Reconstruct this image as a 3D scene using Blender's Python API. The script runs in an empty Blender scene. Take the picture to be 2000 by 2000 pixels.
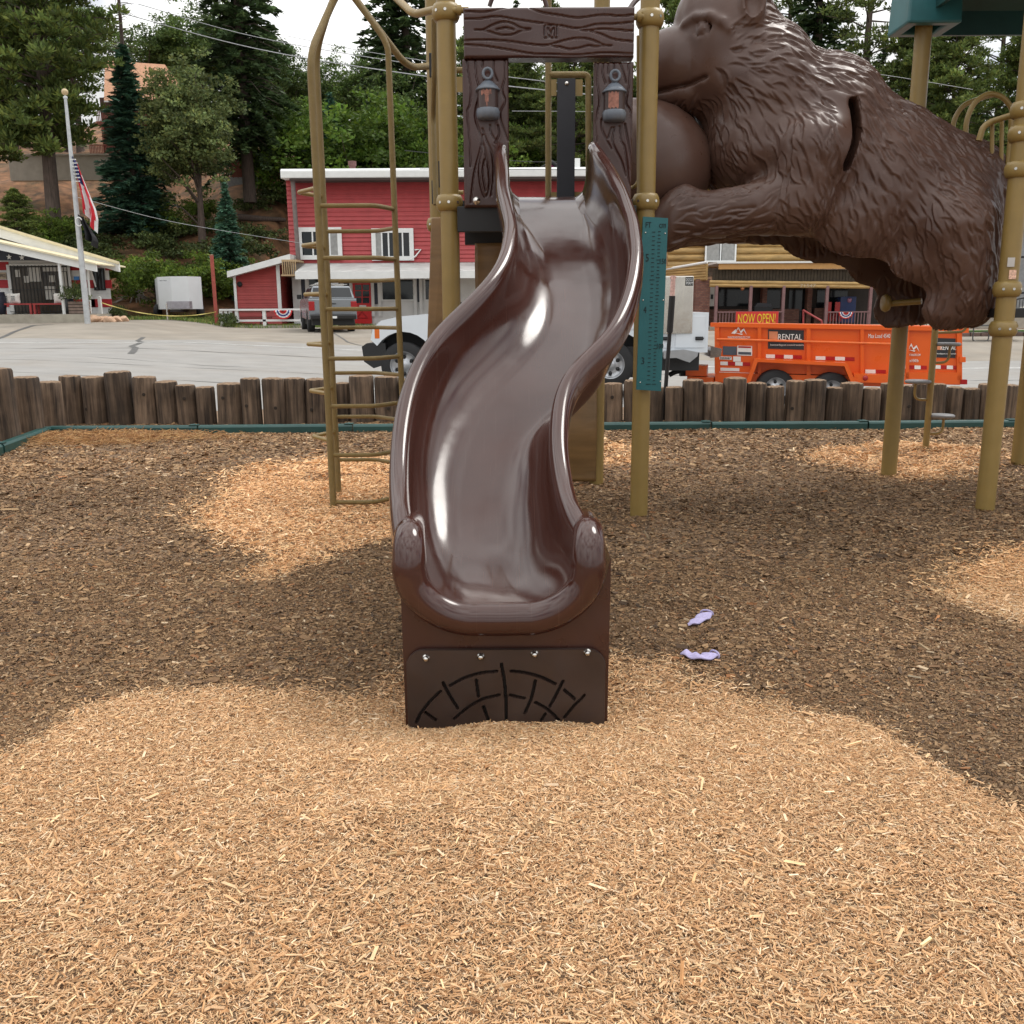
import bpy, bmesh, math, random
import numpy as np
from mathutils import Vector, Matrix, Euler
R = math.radians
random.seed(7); rng = np.random.default_rng(7)
C = bpy.data.collections.new('scene'); sc = bpy.context.scene; sc.collection.children.link(C)

# ---------------------------------------------------------------- camera, sky, sun, exposure
F = 1850.0                                     # focal length in photograph pixels (2000 px wide)
CAM = Vector((0, 0, 1.25)); PITCH = 12.2; ROLL = -0.36
cam = bpy.data.cameras.new('camera'); co = bpy.data.objects.new('camera', cam); C.objects.link(co)
co.location = CAM
RM = (Euler((R(90 - PITCH), 0, 0)).to_matrix() @ Matrix.Rotation(R(ROLL), 3, 'Z'))
co.rotation_euler = RM.to_euler()
cam.sensor_width = 36; cam.lens = 36 * F / 2000; cam.clip_end = 800; cam.clip_start = 0.05
sc.camera = co
sc.render.resolution_x = 1024; sc.render.resolution_y = 1024
sc.view_settings.view_transform = 'Standard'; sc.view_settings.look = 'None'
sc.view_settings.gamma = 1; sc.view_settings.exposure = 0.0
SUN_EL, SUN_AZ = 56.0, 55.0                    # behind the clouds, beyond the slide, to the right
w = bpy.data.worlds.new('World'); sc.world = w; w.use_nodes = True
nt = w.node_tree; N = nt.nodes; Lk = nt.links
for n in list(N): N.remove(n)
out = N.new('ShaderNodeOutputWorld'); bg = N.new('ShaderNodeBackground'); bg.inputs[1].default_value = 0.1
sky = N.new('ShaderNodeTexSky'); sky.sky_type = 'NISHITA'; sky.sun_disc = False
sky.sun_elevation = R(SUN_EL); sky.sun_rotation = R(SUN_AZ); sky.altitude = 2000
tc = N.new('ShaderNodeTexCoord'); mp = N.new('ShaderNodeMapping'); mp.inputs['Scale'].default_value = (1, 1, 2.2)
no = N.new('ShaderNodeTexNoise'); no.inputs['Scale'].default_value = 2.6; no.inputs['Detail'].default_value = 7; no.inputs['Roughness'].default_value = .55
rp = N.new('ShaderNodeValToRGB'); rp.color_ramp.elements[0].position = .30; rp.color_ramp.elements[0].color = (0, 0, 0, 1)
rp.color_ramp.elements[1].position = .48; rp.color_ramp.elements[1].color = (1, 1, 1, 1)
sp = N.new('ShaderNodeSeparateXYZ')
el = N.new('ShaderNodeMapRange'); el.inputs[1].default_value = 0.0; el.inputs[2].default_value = .95
el.inputs[3].default_value = 7.6; el.inputs[4].default_value = 23.0
cl = N.new('ShaderNodeMix'); cl.data_type = 'RGBA'; cl.blend_type = 'MULTIPLY'; cl.inputs[0].default_value = 1
cl.inputs[6].default_value = (.985, .985, .975, 1)
mx = N.new('ShaderNodeMix'); mx.data_type = 'RGBA'
Lk.new(tc.outputs['Generated'], mp.inputs[0]); Lk.new(mp.outputs[0], no.inputs[0]); Lk.new(no.outputs[0], rp.inputs[0])
Lk.new(tc.outputs['Generated'], sp.inputs[0]); Lk.new(sp.outputs[2], el.inputs[0])
n2_ = N.new('ShaderNodeTexNoise'); n2_.inputs['Scale'].default_value = 3.4; n2_.inputs['Detail'].default_value = 6; Lk.new(mp.outputs[0], n2_.inputs[0])
m2_ = N.new('ShaderNodeMapRange'); m2_.inputs[1].default_value = .35; m2_.inputs[2].default_value = .65; m2_.inputs[3].default_value = .62; m2_.inputs[4].default_value = 1.28; Lk.new(n2_.outputs[0], m2_.inputs[0])
mm_ = N.new('ShaderNodeMath'); mm_.operation = 'MULTIPLY'; Lk.new(el.outputs[0], mm_.inputs[0]); Lk.new(m2_.outputs[0], mm_.inputs[1])
Lk.new(mm_.outputs[0], cl.inputs[7]); Lk.new(rp.outputs[0], mx.inputs[0]); Lk.new(sky.outputs[0], mx.inputs[6])
Lk.new(cl.outputs[2], mx.inputs[7]); Lk.new(mx.outputs[2], bg.inputs[0]); Lk.new(bg.outputs[0], out.inputs[0])
sl = bpy.data.lights.new('sun', 'SUN'); so = bpy.data.objects.new('sun', sl); C.objects.link(so)
sl.energy = 1.5; sl.angle = R(20); sl.color = (1, .96, .9)
sd = Vector((math.sin(R(SUN_AZ)) * math.cos(R(SUN_EL)), math.cos(R(SUN_AZ)) * math.cos(R(SUN_EL)), math.sin(R(SUN_EL))))
so.rotation_euler = (-sd).to_track_quat('-Z', 'Y').to_euler()

# ---------------------------------------------------------------- helpers
def ray(px, py):
    return RM @ Vector(((px - 1000) / F, -(py - 1000) / F, -1))
def P(px, py, Y):                              # photograph pixel -> the world point at distance Y
    d = ray(px, py); return CAM + d * ((Y - CAM.y) / d.y)
def G(px, py, z=0.0):                          # photograph pixel -> the world point at height z
    d = ray(px, py); return CAM + d * ((z - CAM.z) / d.z)
def proj(p):
    q = RM.transposed() @ (Vector(p) - CAM); return 1000 + F * q.x / -q.z, 1000 - F * q.y / -q.z
def ss(a, b, x):
    t = np.clip((x - a) / (b - a), 0, 1); return t * t * (3 - 2 * t)
def H(x, y):                                   # height of the terrain
    x = np.asarray(x, float); y = np.asarray(y, float)
    base = -0.2 - .055 * np.clip(x + 2, -8, 10)
    tgt = .10 + .28 * ss(6, -6, x) + .40 * ss(-12.0, -15.5, x)
    k = ss(27, 41, y); z = (base * (1 - k) + tgt * k) * ss(11.0, 13.0, y)
    y0 = 60 - 11 * ss(-11.5, -15, x)
    slp = 0.16 + 0.27 * ss(14, -8, x)
    hill = np.maximum(0, y - y0); hh = np.minimum(hill, 26) * slp + np.maximum(0, hill - 26) * slp * .45
    z = z + hh * (1 + .08 * np.sin(x * .35 + 1) * np.sin(y * .21)) + ss(2, 10, hill) * (.25 * np.sin(x * 1.1) * np.sin(y * .9 + 1) )
    return z
def Hs(x, y): return float(H(x, y))
_mats = {}
def M(name, col, rough=.55, metal=0, var=.18, scale=6, bump=0, bscale=40, stretch=(1, 1, 1), dirt=0, dirtcol=(.12, .09, .06), spec=.5, detail=4, attr=None, bstretch=None, rvar=0, alpha=None, transl=0, objrand=0):
    if name in _mats: return _mats[name]
    m = bpy.data.materials.new(name); m.use_nodes = True; nt = m.node_tree; N = nt.nodes; L = nt.links
    b = N['Principled BSDF']; b.inputs['Roughness'].default_value = rough; b.inputs['Metallic'].default_value = metal
    b.inputs['Specular IOR Level'].default_value = spec
    tc = N.new('ShaderNodeTexCoord'); mp = N.new('ShaderNodeMapping'); mp.inputs['Scale'].default_value = stretch
    L.new(tc.outputs['Object'], mp.inputs[0])
    no = N.new('ShaderNodeTexNoise'); no.inputs['Scale'].default_value = scale; no.inputs['Detail'].default_value = detail
    L.new(mp.outputs[0], no.inputs[0])
    mr = N.new('ShaderNodeMapRange'); mr.inputs[1].default_value = .25; mr.inputs[2].default_value = .75
    mr.inputs[3].default_value = 1 - var; mr.inputs[4].default_value = 1 + var; L.new(no.outputs[0], mr.inputs[0])
    vm = N.new('ShaderNodeVectorMath'); vm.operation = 'SCALE'; L.new(mr.outputs[0], vm.inputs['Scale'])
    if attr:
        a = N.new('ShaderNodeAttribute'); a.attribute_name = attr
        v2 = N.new('ShaderNodeVectorMath'); v2.operation = 'MULTIPLY'; L.new(a.outputs['Color'], v2.inputs[0]); v2.inputs[1].default_value = col
        src = v2.outputs[0]
    else:
        v2 = N.new('ShaderNodeRGB'); v2.outputs[0].default_value = (*col, 1); src = v2.outputs[0]
    if objrand:
        oi = N.new('ShaderNodeObjectInfo'); m2 = N.new('ShaderNodeMapRange'); m2.inputs[3].default_value = 1 - objrand; m2.inputs[4].default_value = 1 + objrand
        L.new(oi.outputs['Random'], m2.inputs[0]); v3 = N.new('ShaderNodeVectorMath'); v3.operation = 'SCALE'
        L.new(src, v3.inputs[0]); L.new(m2.outputs[0], v3.inputs['Scale']); src = v3.outputs[0]
    L.new(src, vm.inputs[0]); last = vm.outputs[0]
    if dirt:
        n2 = N.new('ShaderNodeTexNoise'); n2.inputs['Scale'].default_value = scale * .37; n2.inputs['Detail'].default_value = 8; n2.inputs['Roughness'].default_value = .7
        L.new(tc.outputs['Object'], n2.inputs[0]); r2 = N.new('ShaderNodeMapRange'); r2.inputs[1].default_value = .48; r2.inputs[2].default_value = .72; r2.inputs[4].default_value = dirt
        L.new(n2.outputs[0], r2.inputs[0]); mx = N.new('ShaderNodeMix'); mx.data_type = 'RGBA'
        L.new(r2.outputs[0], mx.inputs[0]); L.new(last, mx.inputs[6]); mx.inputs[7].default_value = (*dirtcol, 1); last = mx.outputs[2]
    L.new(last, b.inputs['Base Color'])
    if rvar:
        n3 = N.new('ShaderNodeTexNoise'); n3.inputs['Scale'].default_value = scale * 2.3; n3.inputs['Detail'].default_value = 6
        L.new(tc.outputs['Object'], n3.inputs[0]); r3 = N.new('ShaderNodeMapRange'); r3.inputs[1].default_value = .3; r3.inputs[2].default_value = .7
        r3.inputs[3].default_value = max(.02, rough - rvar); r3.inputs[4].default_value = rough + rvar
        L.new(n3.outputs[0], r3.inputs[0]); L.new(r3.outputs[0], b.inputs['Roughness'])
    if bump:
        n4 = N.new('ShaderNodeTexNoise'); n4.inputs['Scale'].default_value = bscale; n4.inputs['Detail'].default_value = 5
        if bstretch:
            mp2 = N.new('ShaderNodeMapping'); mp2.inputs['Scale'].default_value = bstretch; L.new(tc.outputs['Object'], mp2.inputs[0]); L.new(mp2.outputs[0], n4.inputs[0])
        else: L.new(mp.outputs[0], n4.inputs[0])
        bm = N.new('ShaderNodeBump'); bm.inputs['Strength'].default_value = bump; bm.inputs['Distance'].default_value = .01
        L.new(n4.outputs[0], bm.inputs['Height']); L.new(bm.outputs[0], b.inputs['Normal'])
    if transl:
        b.inputs['Transmission Weight'].default_value = 0
        tr = N.new('ShaderNodeBsdfTranslucent'); ms = N.new('ShaderNodeMixShader'); ms.inputs[0].default_value = transl
        L.new(last, tr.inputs[0]); L.new(b.outputs[0], ms.inputs[1]); L.new(tr.outputs[0], ms.inputs[2]); L.new(ms.outputs[0], N['Material Output'].inputs[0])
    if alpha is not None: b.inputs['Alpha'].default_value = alpha
    _mats[name] = m; return m

def catmull(pts, n):                            # smooth open curve through points
    p = np.array(pts, float); p = np.vstack([2 * p[0] - p[1], p, 2 * p[-1] - p[-2]]); o = []
    for i in range(1, len(p) - 2):
        for k in range(n):
            t = k / n; a, b, c, d = p[i - 1], p[i], p[i + 1], p[i + 2]
            o.append(.5 * ((2 * b) + (-a + c) * t + (2 * a - 5 * b + 4 * c - d) * t * t + (-a + 3 * b - 3 * c + d) * t ** 3))
    o.append(p[-2]); return np.array(o)
def fillet(pts, r, n=6):
    P_ = [Vector(p) for p in pts]; o = [P_[0]]
    for i in range(1, len(P_) - 1):
        a, b, c = P_[i - 1], P_[i], P_[i + 1]; d1 = (a - b); d2 = (c - b)
        k = min(r, d1.length * .45, d2.length * .45); s = b + d1.normalized() * k; e = b + d2.normalized() * k
        for j in range(n + 1):
            t = j / n; o.append(s * (1 - t) ** 2 + b * 2 * t * (1 - t) + e * t * t)
    o.append(P_[-1]); return o
class MB:
    def __init__(s): s.v = []; s.f = []; s.m = []; s.s = []
    def add(s, vs, fs, mat=0, smooth=False):
        k = len(s.v); s.v += [tuple(v) for v in vs]
        s.f += [tuple(i + k for i in f) for f in fs]; s.m += [mat] * len(fs); s.s += [smooth] * len(fs); return s
    def box(s, a, b, mat=0, rot=0, tilt=0, piv=None):
        x0, y0, z0 = a; x1, y1, z1 = b
        vs = [Vector(q) for q in ((x0,y0,z0),(x1,y0,z0),(x1,y1,z0),(x0,y1,z0),(x0,y0,z1),(x1,y0,z1),(x1,y1,z1),(x0,y1,z1))]
        if rot or tilt:
            c = Vector(piv) if piv else Vector(((x0+x1)/2,(y0+y1)/2,(z0+z1)/2))
            m = Matrix.Rotation(rot, 3, 'Z') @ Matrix.Rotation(tilt, 3, 'Y'); vs = [c + m @ (q - c) for q in vs]
        return s.add(vs, [(0,3,2,1),(4,5,6,7),(0,1,5,4),(1,2,6,5),(2,3,7,6),(3,0,4,7)], mat)
    def hexa(s, pts, mat=0):                    # 8 corner points, bottom ring then top ring
        return s.add(pts, [(0,3,2,1),(4,5,6,7),(0,1,5,4),(1,2,6,5),(2,3,7,6),(3,0,4,7)], mat)
    def tube(s, pts, r, n=12, mat=0, caps=True, rr=None, closed=False):
        pts = [Vector(p) for p in pts]; k = len(pts); vs = []; up = Vector((0, 0, 1))
        for i, p in enumerate(pts):
            if closed: t = pts[(i + 1) % k] - pts[i - 1]
            else: t = pts[min(i + 1, k - 1)] - pts[max(i - 1, 0)]
            t = t.normalized() if t.length > 1e-9 else Vector((0, 0, 1))
            if i == 0:
                a = t.cross(up) if abs(t.z) < .9 else t.cross(Vector((0, 1, 0)))
            else: a = a - t * a.dot(t)
            a.normalize(); b = t.cross(a)
            q = rr[i] if rr is not None else r
            for j in range(n):
                th = 2 * math.pi * j / n; vs.append(p + a * (q * math.cos(th)) + b * (q * math.sin(th)))
        fs = []
        for i in range(k if closed else k - 1):
            for j in range(n):
                i2 = (i + 1) % k; j2 = (j + 1) % n; fs.append((i*n+j, i*n+j2, i2*n+j2, i2*n+j))
        s.add(vs, fs, mat, True)
        if caps and not closed: s.add(vs[:n], [tuple(range(n))[::-1]], mat); s.add(vs[-n:], [tuple(range(n))], mat)
        return s
    def lathe(s, prof, c=(0, 0, 0), n=24, mat=0, axis='Z', smooth=True):
        vs = []; c = Vector(c)
        for r, h in prof:
            for j in range(n):
                th = 2 * math.pi * j / n; x, y = r * math.cos(th), r * math.sin(th)
                v = (x, y, h) if axis == 'Z' else ((h, x, y) if axis == 'X' else (y, h, x)); vs.append(c + Vector(v))
        fs = [(i*n+j, i*n+(j+1)%n, (i+1)*n+(j+1)%n, (i+1)*n+j) for i in range(len(prof) - 1) for j in range(n)]
        return s.add(vs, fs, mat, smooth)
    def prism(s, poly, a, b, mat=0, axis='Y', smooth=False):   # poly in the plane across axis, extruded from a to b
        def v(p, h): return (p[0], h, p[1]) if axis == 'Y' else ((h, p[0], p[1]) if axis == 'X' else (p[0], p[1], h))
        n = len(poly); vs = [v(p, a) for p in poly] + [v(p, b) for p in poly]
        s.add(vs, [(i, (i+1)%n, n+(i+1)%n, n+i) for i in range(n)], mat, smooth)
        s.add(vs, [tuple(range(n))[::-1], tuple(range(n, 2*n))], mat); return s
    def text(s, body, c, h, w=None, mat=0, ex=.002, sx=1, shear=0):
        cu = bpy.data.curves.new('t', 'FONT'); cu.body = body; cu.extrude = ex; cu.resolution_u = 2
        ob = bpy.data.objects.new('t', cu); C.objects.link(ob); me = bpy.data.meshes.new_from_object(ob.evaluated_get(bpy.context.evaluated_depsgraph_get()))
        vs = np.array([v.co for v in me.vertices]); fs = [tuple(p.vertices) for p in me.polygons]
        bpy.data.objects.remove(ob); bpy.data.curves.remove(cu)
        if not len(vs): return s
        mn, mxx = vs.min(0), vs.max(0); ky = h / (mxx[1] - mn[1]); kx = (w / (mxx[0] - mn[0])) if w else ky * sx
        o = [(c[0] + (v[0] - (mn[0] + mxx[0]) / 2) * kx, c[1] - v[2] + shear * (v[0] - (mn[0] + mxx[0]) / 2) * kx, c[2] + (v[1] - (mn[1] + mxx[1]) / 2) * ky) for v in vs]
        bpy.data.meshes.remove(me); return s.add(o, fs, mat)
    def build(s, name, mats, parent=None, bevel=0, world=True, seg=2):
        if not isinstance(mats, (list, tuple)): mats = [mats]
        me = bpy.data.meshes.new(name); vs = np.array(s.v, float).reshape(-1, 3)
        if parent is not None and world:
            o = parent; off = Vector((0, 0, 0))
            while o: off += o.location; o = o.parent
            vs = vs - np.array(off)
        me.from_pydata(vs.tolist(), [], s.f)
        for m in mats: me.materials.append(m)
        me.polygons.foreach_set('material_index', s.m); me.polygons.foreach_set('use_smooth', s.s); me.update()
        o = bpy.data.objects.new(name, me); C.objects.link(o)
        if parent is not None: o.parent = parent
        if bevel:
            b = o.modifiers.new('b', 'BEVEL'); b.width = bevel; b.segments = seg; b.limit_method = 'ANGLE'; b.angle_limit = R(40)
        return o
ORD = 'first second third fourth fifth sixth seventh eighth ninth tenth eleventh twelfth thirteenth fourteenth fifteenth sixteenth seventeenth eighteenth nineteenth twentieth twenty-first twenty-second twenty-third twenty-fourth twenty-fifth twenty-sixth twenty-seventh twenty-eighth'.split()
def tag(o, label, cat, group=None, kind=None):
    if label: o['label'] = label
    if cat: o['category'] = cat
    if group: o['group'] = group
    if kind: o['kind'] = kind
    return o
def thing(name, label, cat, loc=(0, 0, 0), group=None):
    o = bpy.data.objects.new(name, None); C.objects.link(o); o.location = loc; o.empty_display_size = .1
    return tag(o, label, cat, group)
def copy_tree(o, parent=None):
    c = o.copy(); C.objects.link(c); c.parent = parent
    for ch in o.children: copy_tree(ch, c)
    return c
def npmesh(name, V, Fq, mat, col=None, smooth=False, parent=None):
    me = bpy.data.meshes.new(name); me.vertices.add(len(V)); me.vertices.foreach_set('co', np.ascontiguousarray(V, np.float32).ravel())
    k = Fq.shape[1]; me.loops.add(Fq.size); me.loops.foreach_set('vertex_index', np.ascontiguousarray(Fq, np.int32).ravel())
    me.polygons.add(len(Fq)); me.polygons.foreach_set('loop_start', np.arange(0, Fq.size, k, dtype=np.int32))
    try: me.polygons.foreach_set('loop_total', np.full(len(Fq), k, np.int32))
    except Exception: pass
    me.polygons.foreach_set('use_smooth', np.full(len(Fq), smooth)); me.update(calc_edges=True)
    if col is not None:
        a = me.color_attributes.new('col', 'FLOAT_COLOR', 'POINT'); c4 = np.ones((len(V), 4), np.float32); c4[:, :3] = col; a.data.foreach_set('color', c4.ravel())
    me.materials.append(mat); o = bpy.data.objects.new(name, me); C.objects.link(o)
    if parent is not None: o.parent = parent
    return o
def inpoly(x, y, poly):
    p = np.array(poly); n = len(p); r = np.zeros(x.shape, bool); j = n - 1
    for i in range(n):
        xi, yi = p[i]; xj, yj = p[j]
        c = ((yi > y) != (yj > y)) & (x < (xj - xi) * (y - yi) / (yj - yi + 1e-12) + xi); r ^= c; j = i
    return r
def bx(px0, px1, py0, py1, Y, y2=None):        # box corners (min, max) from photograph extents on the plane at distance Y
    m = (py0 + py1) / 2; return (P(px0, m, Y).x, Y, P((px0 + px1) / 2, py1, Y).z), (P(px1, m, Y).x, y2 if y2 is not None else Y, P((px0 + px1) / 2, py0, Y).z)
# ---------------------------------------------------------------- terrain, road, wood chips
def bark_chip_mat(name, rough=.8):
    return M(name, (1, 1, 1), rough=rough, var=.12, scale=60, attr='col')
def terrain_sheet(name, xs, ys, fz, mat, kind='structure'):
    X, Yy = np.meshgrid(xs, ys); Z = fz(X, Yy); V = np.stack([X, Yy, Z], -1).reshape(-1, 3)
    nx, ny = len(xs), len(ys); i = np.arange(nx * ny).reshape(ny, nx)
    Fq = np.stack([i[:-1, :-1], i[:-1, 1:], i[1:, 1:], i[1:, :-1]], -1).reshape(-1, 4)
    o = npmesh(name, V, Fq, mat, smooth=True); o['kind'] = kind; return o
earth = M('hill_earth', (.185, .090, .042), rough=.95, var=.75, scale=1.6, detail=12, dirt=.95, dirtcol=(.055, .052, .026), bump=1.0, bscale=9)
def gl(a, b, n): return np.linspace(a, b, n)
ys = np.concatenate([gl(-8, 11, 20), gl(11.2, 14, 12), gl(15, 46, 50), gl(46.5, 80, 110), gl(81, 200, 60)])
xs = np.concatenate([gl(-150, -42, 28), gl(-40, 40, 200), gl(42, 150, 28)])
terrain_sheet('ground', xs, ys, lambda x, y: H(x, y) - .12 * (1 - ss(11.2, 11.8, y)) - .06 * ss(12, 12.8, y) * (1 - ss(43.5, 44.9, y)), earth)

# asphalt: road and the paved apron in front of the shops
m = M('asphalt', (.275, .265, .25), rough=.9, var=.12, scale=1.2, detail=9, bump=.35, bscale=60, dirt=.35, dirtcol=(.24, .20, .155))
terrain_sheet('road', gl(-60, 60, 90), gl(12.6, 31.2, 40), lambda x, y: H(x, y) + .012, m)
m = M('worn_apron_paving', (.265, .235, .195), rough=.95, var=.2, scale=.8, detail=10, bump=.3, bscale=30, dirt=.5, dirtcol=(.22, .17, .12))
terrain_sheet('roadside_apron', gl(-60, 60, 90), gl(31.25, 45, 40), lambda x, y: H(x, y) + .008, m)
mb = MB(); zr = lambda x, y, e=.018: Hs(x, y) + e
for a in np.arange(-60, 60, 2.0):
    mb.add([(a, 29.3, zr(a, 29.3)), (a + 2, 29.3, zr(a + 2, 29.3)), (a + 2, 29.42, zr(a + 2, 29.42)), (a, 29.42, zr(a, 29.42))], [(0, 1, 2, 3)])
tag(mb.build('edge_line', M('worn_white_paint', (.62, .62, .6), var=.3, scale=5)), None, None, None, 'structure')
tar = M('tar_crack', (.09, .088, .085), rough=.6, var=.3)
mb = MB()
def crack(pts, wd):
    pts = [np.array(p, float) for p in pts]
    for i in range(len(pts) - 1):
        a, b = pts[i], pts[i + 1]; n = int(max(2, np.linalg.norm(b - a) / .25))
        for k in range(n):
            p = a + (b - a) * k / n; q = a + (b - a) * (k + 1) / n; d = (q - p) / np.linalg.norm(q - p); m_ = np.array([-d[1], d[0]])
            w0 = wd * (.6 + .4 * math.sin(p[0] * 3 + p[1])) * .5; w1 = wd * (.6 + .4 * math.sin(q[0] * 3 + q[1])) * .5
            j = .03 * math.sin(p[0] * 5.1); j2 = .03 * math.sin(q[0] * 5.1)
            vs = [p - m_ * w0 + (0, j), q - m_ * w1 + (0, j2), q + m_ * w1 + (0, j2), p + m_ * w0 + (0, j)]
            mb.add([(v[0], v[1], zr(v[0], v[1], .017)) for v in vs], [(0, 1, 2, 3)])
def gr(px, py): v = G(px, py, -.1); return (v.x, v.y)
crack([(-60, 26.0), (-12, 25.6), (0, 25.2), (10, 25.4), (60, 26)], .12)
crack([(-60, 20.4), (-5, 19.8), (8, 19.9), (60, 20.5)], .05)
crack([(-60, 17.1), (-9, 16.9), (2, 16.6), (30, 16.9)], .06)
crack([gr(0, 690), gr(30, 683), gr(70, 676), gr(110, 675)], .2)
crack([gr(283, 683), gr(270, 689), gr(280, 692), gr(258, 701), gr(268, 705), gr(258, 716)], .16)
crack([gr(648, 671), gr(680, 682), gr(735, 688)], .14)
crack([gr(120, 724), gr(250, 726), gr(400, 729), gr(560, 727)], .05)
tag(mb.build('road_cracks', tar), None, None, None, 'structure')

# dirt strip under the log posts
m = M('playground_soil', (.19, .12, .07), rough=.95, var=.5, scale=14, detail=10, bump=1.0, bscale=70, dirt=.5, dirtcol=(.30, .2, .12))
FG = np.zeros((300, 400)); fr_ = np.random.default_rng(21)   # scuffs and footprints, 5 cm grid
gyy, gxx = np.mgrid[0:300, 0:400]; gyy = gyy * .05 - 2; gxx = gxx * .05 - 10
for _ in range(260):
    fx_, fy_ = fr_.uniform(-5, 6), fr_.uniform(1, 10.5); a_ = fr_.uniform(0, 3.14); s1, s2 = fr_.uniform(.10, .26), fr_.uniform(.06, .13); u_ = (gxx - fx_) * math.cos(a_) + (gyy - fy_) * math.sin(a_); v_ = -(gxx - fx_) * math.sin(a_) + (gyy - fy_) * math.cos(a_)
    FG += fr_.choice([-.020, -.014, .014]) * np.exp(-(u_ / s1) ** 2 - (v_ / s2) ** 2)
def HP(x, y):                                   # playground surface: low mounds of chips
    x = np.asarray(x, float); y = np.asarray(y, float)
    iy = np.clip((y + 2) / .05, 0, 298.99); ix = np.clip((x + 10) / .05, 0, 398.99); i0 = iy.astype(int); j0 = ix.astype(int); ty = iy - i0; tx = ix - j0
    foot = (FG[i0, j0] * (1 - tx) + FG[i0, j0 + 1] * tx) * (1 - ty) + (FG[i0 + 1, j0] * (1 - tx) + FG[i0 + 1, j0 + 1] * tx) * ty
    z = foot + .012 * np.sin(x * 2.1 + .4) * np.sin(y * 1.7) + .008 * np.sin(x * 5.3) * np.sin(y * 4.1 + 2)
    z = z - .085 * np.exp(-((x + .03) ** 2 / .8 + (y - 2.85) ** 2 / .14)) + .030 * np.exp(-((x + .05) ** 2 / .035 + (y - 2.72) ** 2 / .02)) + .012 * np.exp(-((x - .16) ** 2 / .004 + (y - 2.74) ** 2 / .01)) + .035 * np.exp(-((x + .02) ** 2 / 3 + (y - 2.0) ** 2 / .5))
    z = z + -.03 * np.exp(-((x + .9) ** 2 / .7 + (y - 6.1) ** 2 / .5)) + .03 * np.exp(-((x - 3.5) ** 2 / .8 + (y - 7.9) ** 2 / .35))
    z = z - .03 * np.exp(-((x - 1.6) ** 2 / 1.2 + (y - 4.2) ** 2 / .8))
    return z
def polyw(l): return [(G(a, b).x, G(a, b).y) for a, b in l]
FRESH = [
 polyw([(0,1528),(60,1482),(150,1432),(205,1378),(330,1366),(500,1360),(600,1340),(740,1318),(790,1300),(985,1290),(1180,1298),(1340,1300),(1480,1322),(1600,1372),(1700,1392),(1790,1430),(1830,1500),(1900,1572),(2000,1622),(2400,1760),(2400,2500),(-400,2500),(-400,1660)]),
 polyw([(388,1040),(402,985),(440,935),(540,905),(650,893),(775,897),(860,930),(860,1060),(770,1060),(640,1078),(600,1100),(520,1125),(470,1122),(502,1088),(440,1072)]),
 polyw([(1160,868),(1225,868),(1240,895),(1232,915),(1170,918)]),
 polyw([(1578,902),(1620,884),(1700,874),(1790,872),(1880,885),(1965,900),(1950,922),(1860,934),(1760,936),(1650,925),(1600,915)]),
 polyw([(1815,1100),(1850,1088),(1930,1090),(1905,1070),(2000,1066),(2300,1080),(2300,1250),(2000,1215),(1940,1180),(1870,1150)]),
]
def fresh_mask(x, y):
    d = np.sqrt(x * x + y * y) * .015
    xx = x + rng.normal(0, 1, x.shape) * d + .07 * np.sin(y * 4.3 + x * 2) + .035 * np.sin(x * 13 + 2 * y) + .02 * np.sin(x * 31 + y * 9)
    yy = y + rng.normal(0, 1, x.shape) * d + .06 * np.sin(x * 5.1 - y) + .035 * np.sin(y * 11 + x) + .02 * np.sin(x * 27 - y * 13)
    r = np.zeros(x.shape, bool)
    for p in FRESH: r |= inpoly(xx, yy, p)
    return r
X_, Y_ = np.meshgrid(gl(-9, 11, 460), gl(-1.5, 11.9, 320)); fm = fresh_mask(X_.ravel(), Y_.ravel())[:, None]; V = np.stack([X_, Y_, HP(X_, Y_) + .012], -1).reshape(-1, 3)
nx = 460; ny = 320; i_ = np.arange(nx * ny).reshape(ny, nx); Fq = np.stack([i_[:-1, :-1], i_[:-1, 1:], i_[1:, 1:], i_[1:, :-1]], -1).reshape(-1, 4)
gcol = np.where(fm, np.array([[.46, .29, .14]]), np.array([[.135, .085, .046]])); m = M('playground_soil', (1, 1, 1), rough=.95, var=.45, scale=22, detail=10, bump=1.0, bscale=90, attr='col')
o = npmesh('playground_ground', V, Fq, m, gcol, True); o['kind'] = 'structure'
def scatter(y0, y1, dens):
    k = .60; n = int(dens * k * (y1 ** 2 - y0 ** 2) + dens * 1.3 * (y1 - y0))
    y = np.sqrt(rng.random(n) * (y1 ** 2 - y0 ** 2) + y0 ** 2); x = (rng.random(n) * 2 - 1) * (k * y + .65)
    return x, y
def patchy(x, y): return .5 + .5 * np.sin(x * 1.9 + 1.3 * np.sin(y * 1.3)) * np.sin(y * 2.3 + 1.1 * np.sin(x * 1.7 + 2))
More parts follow.
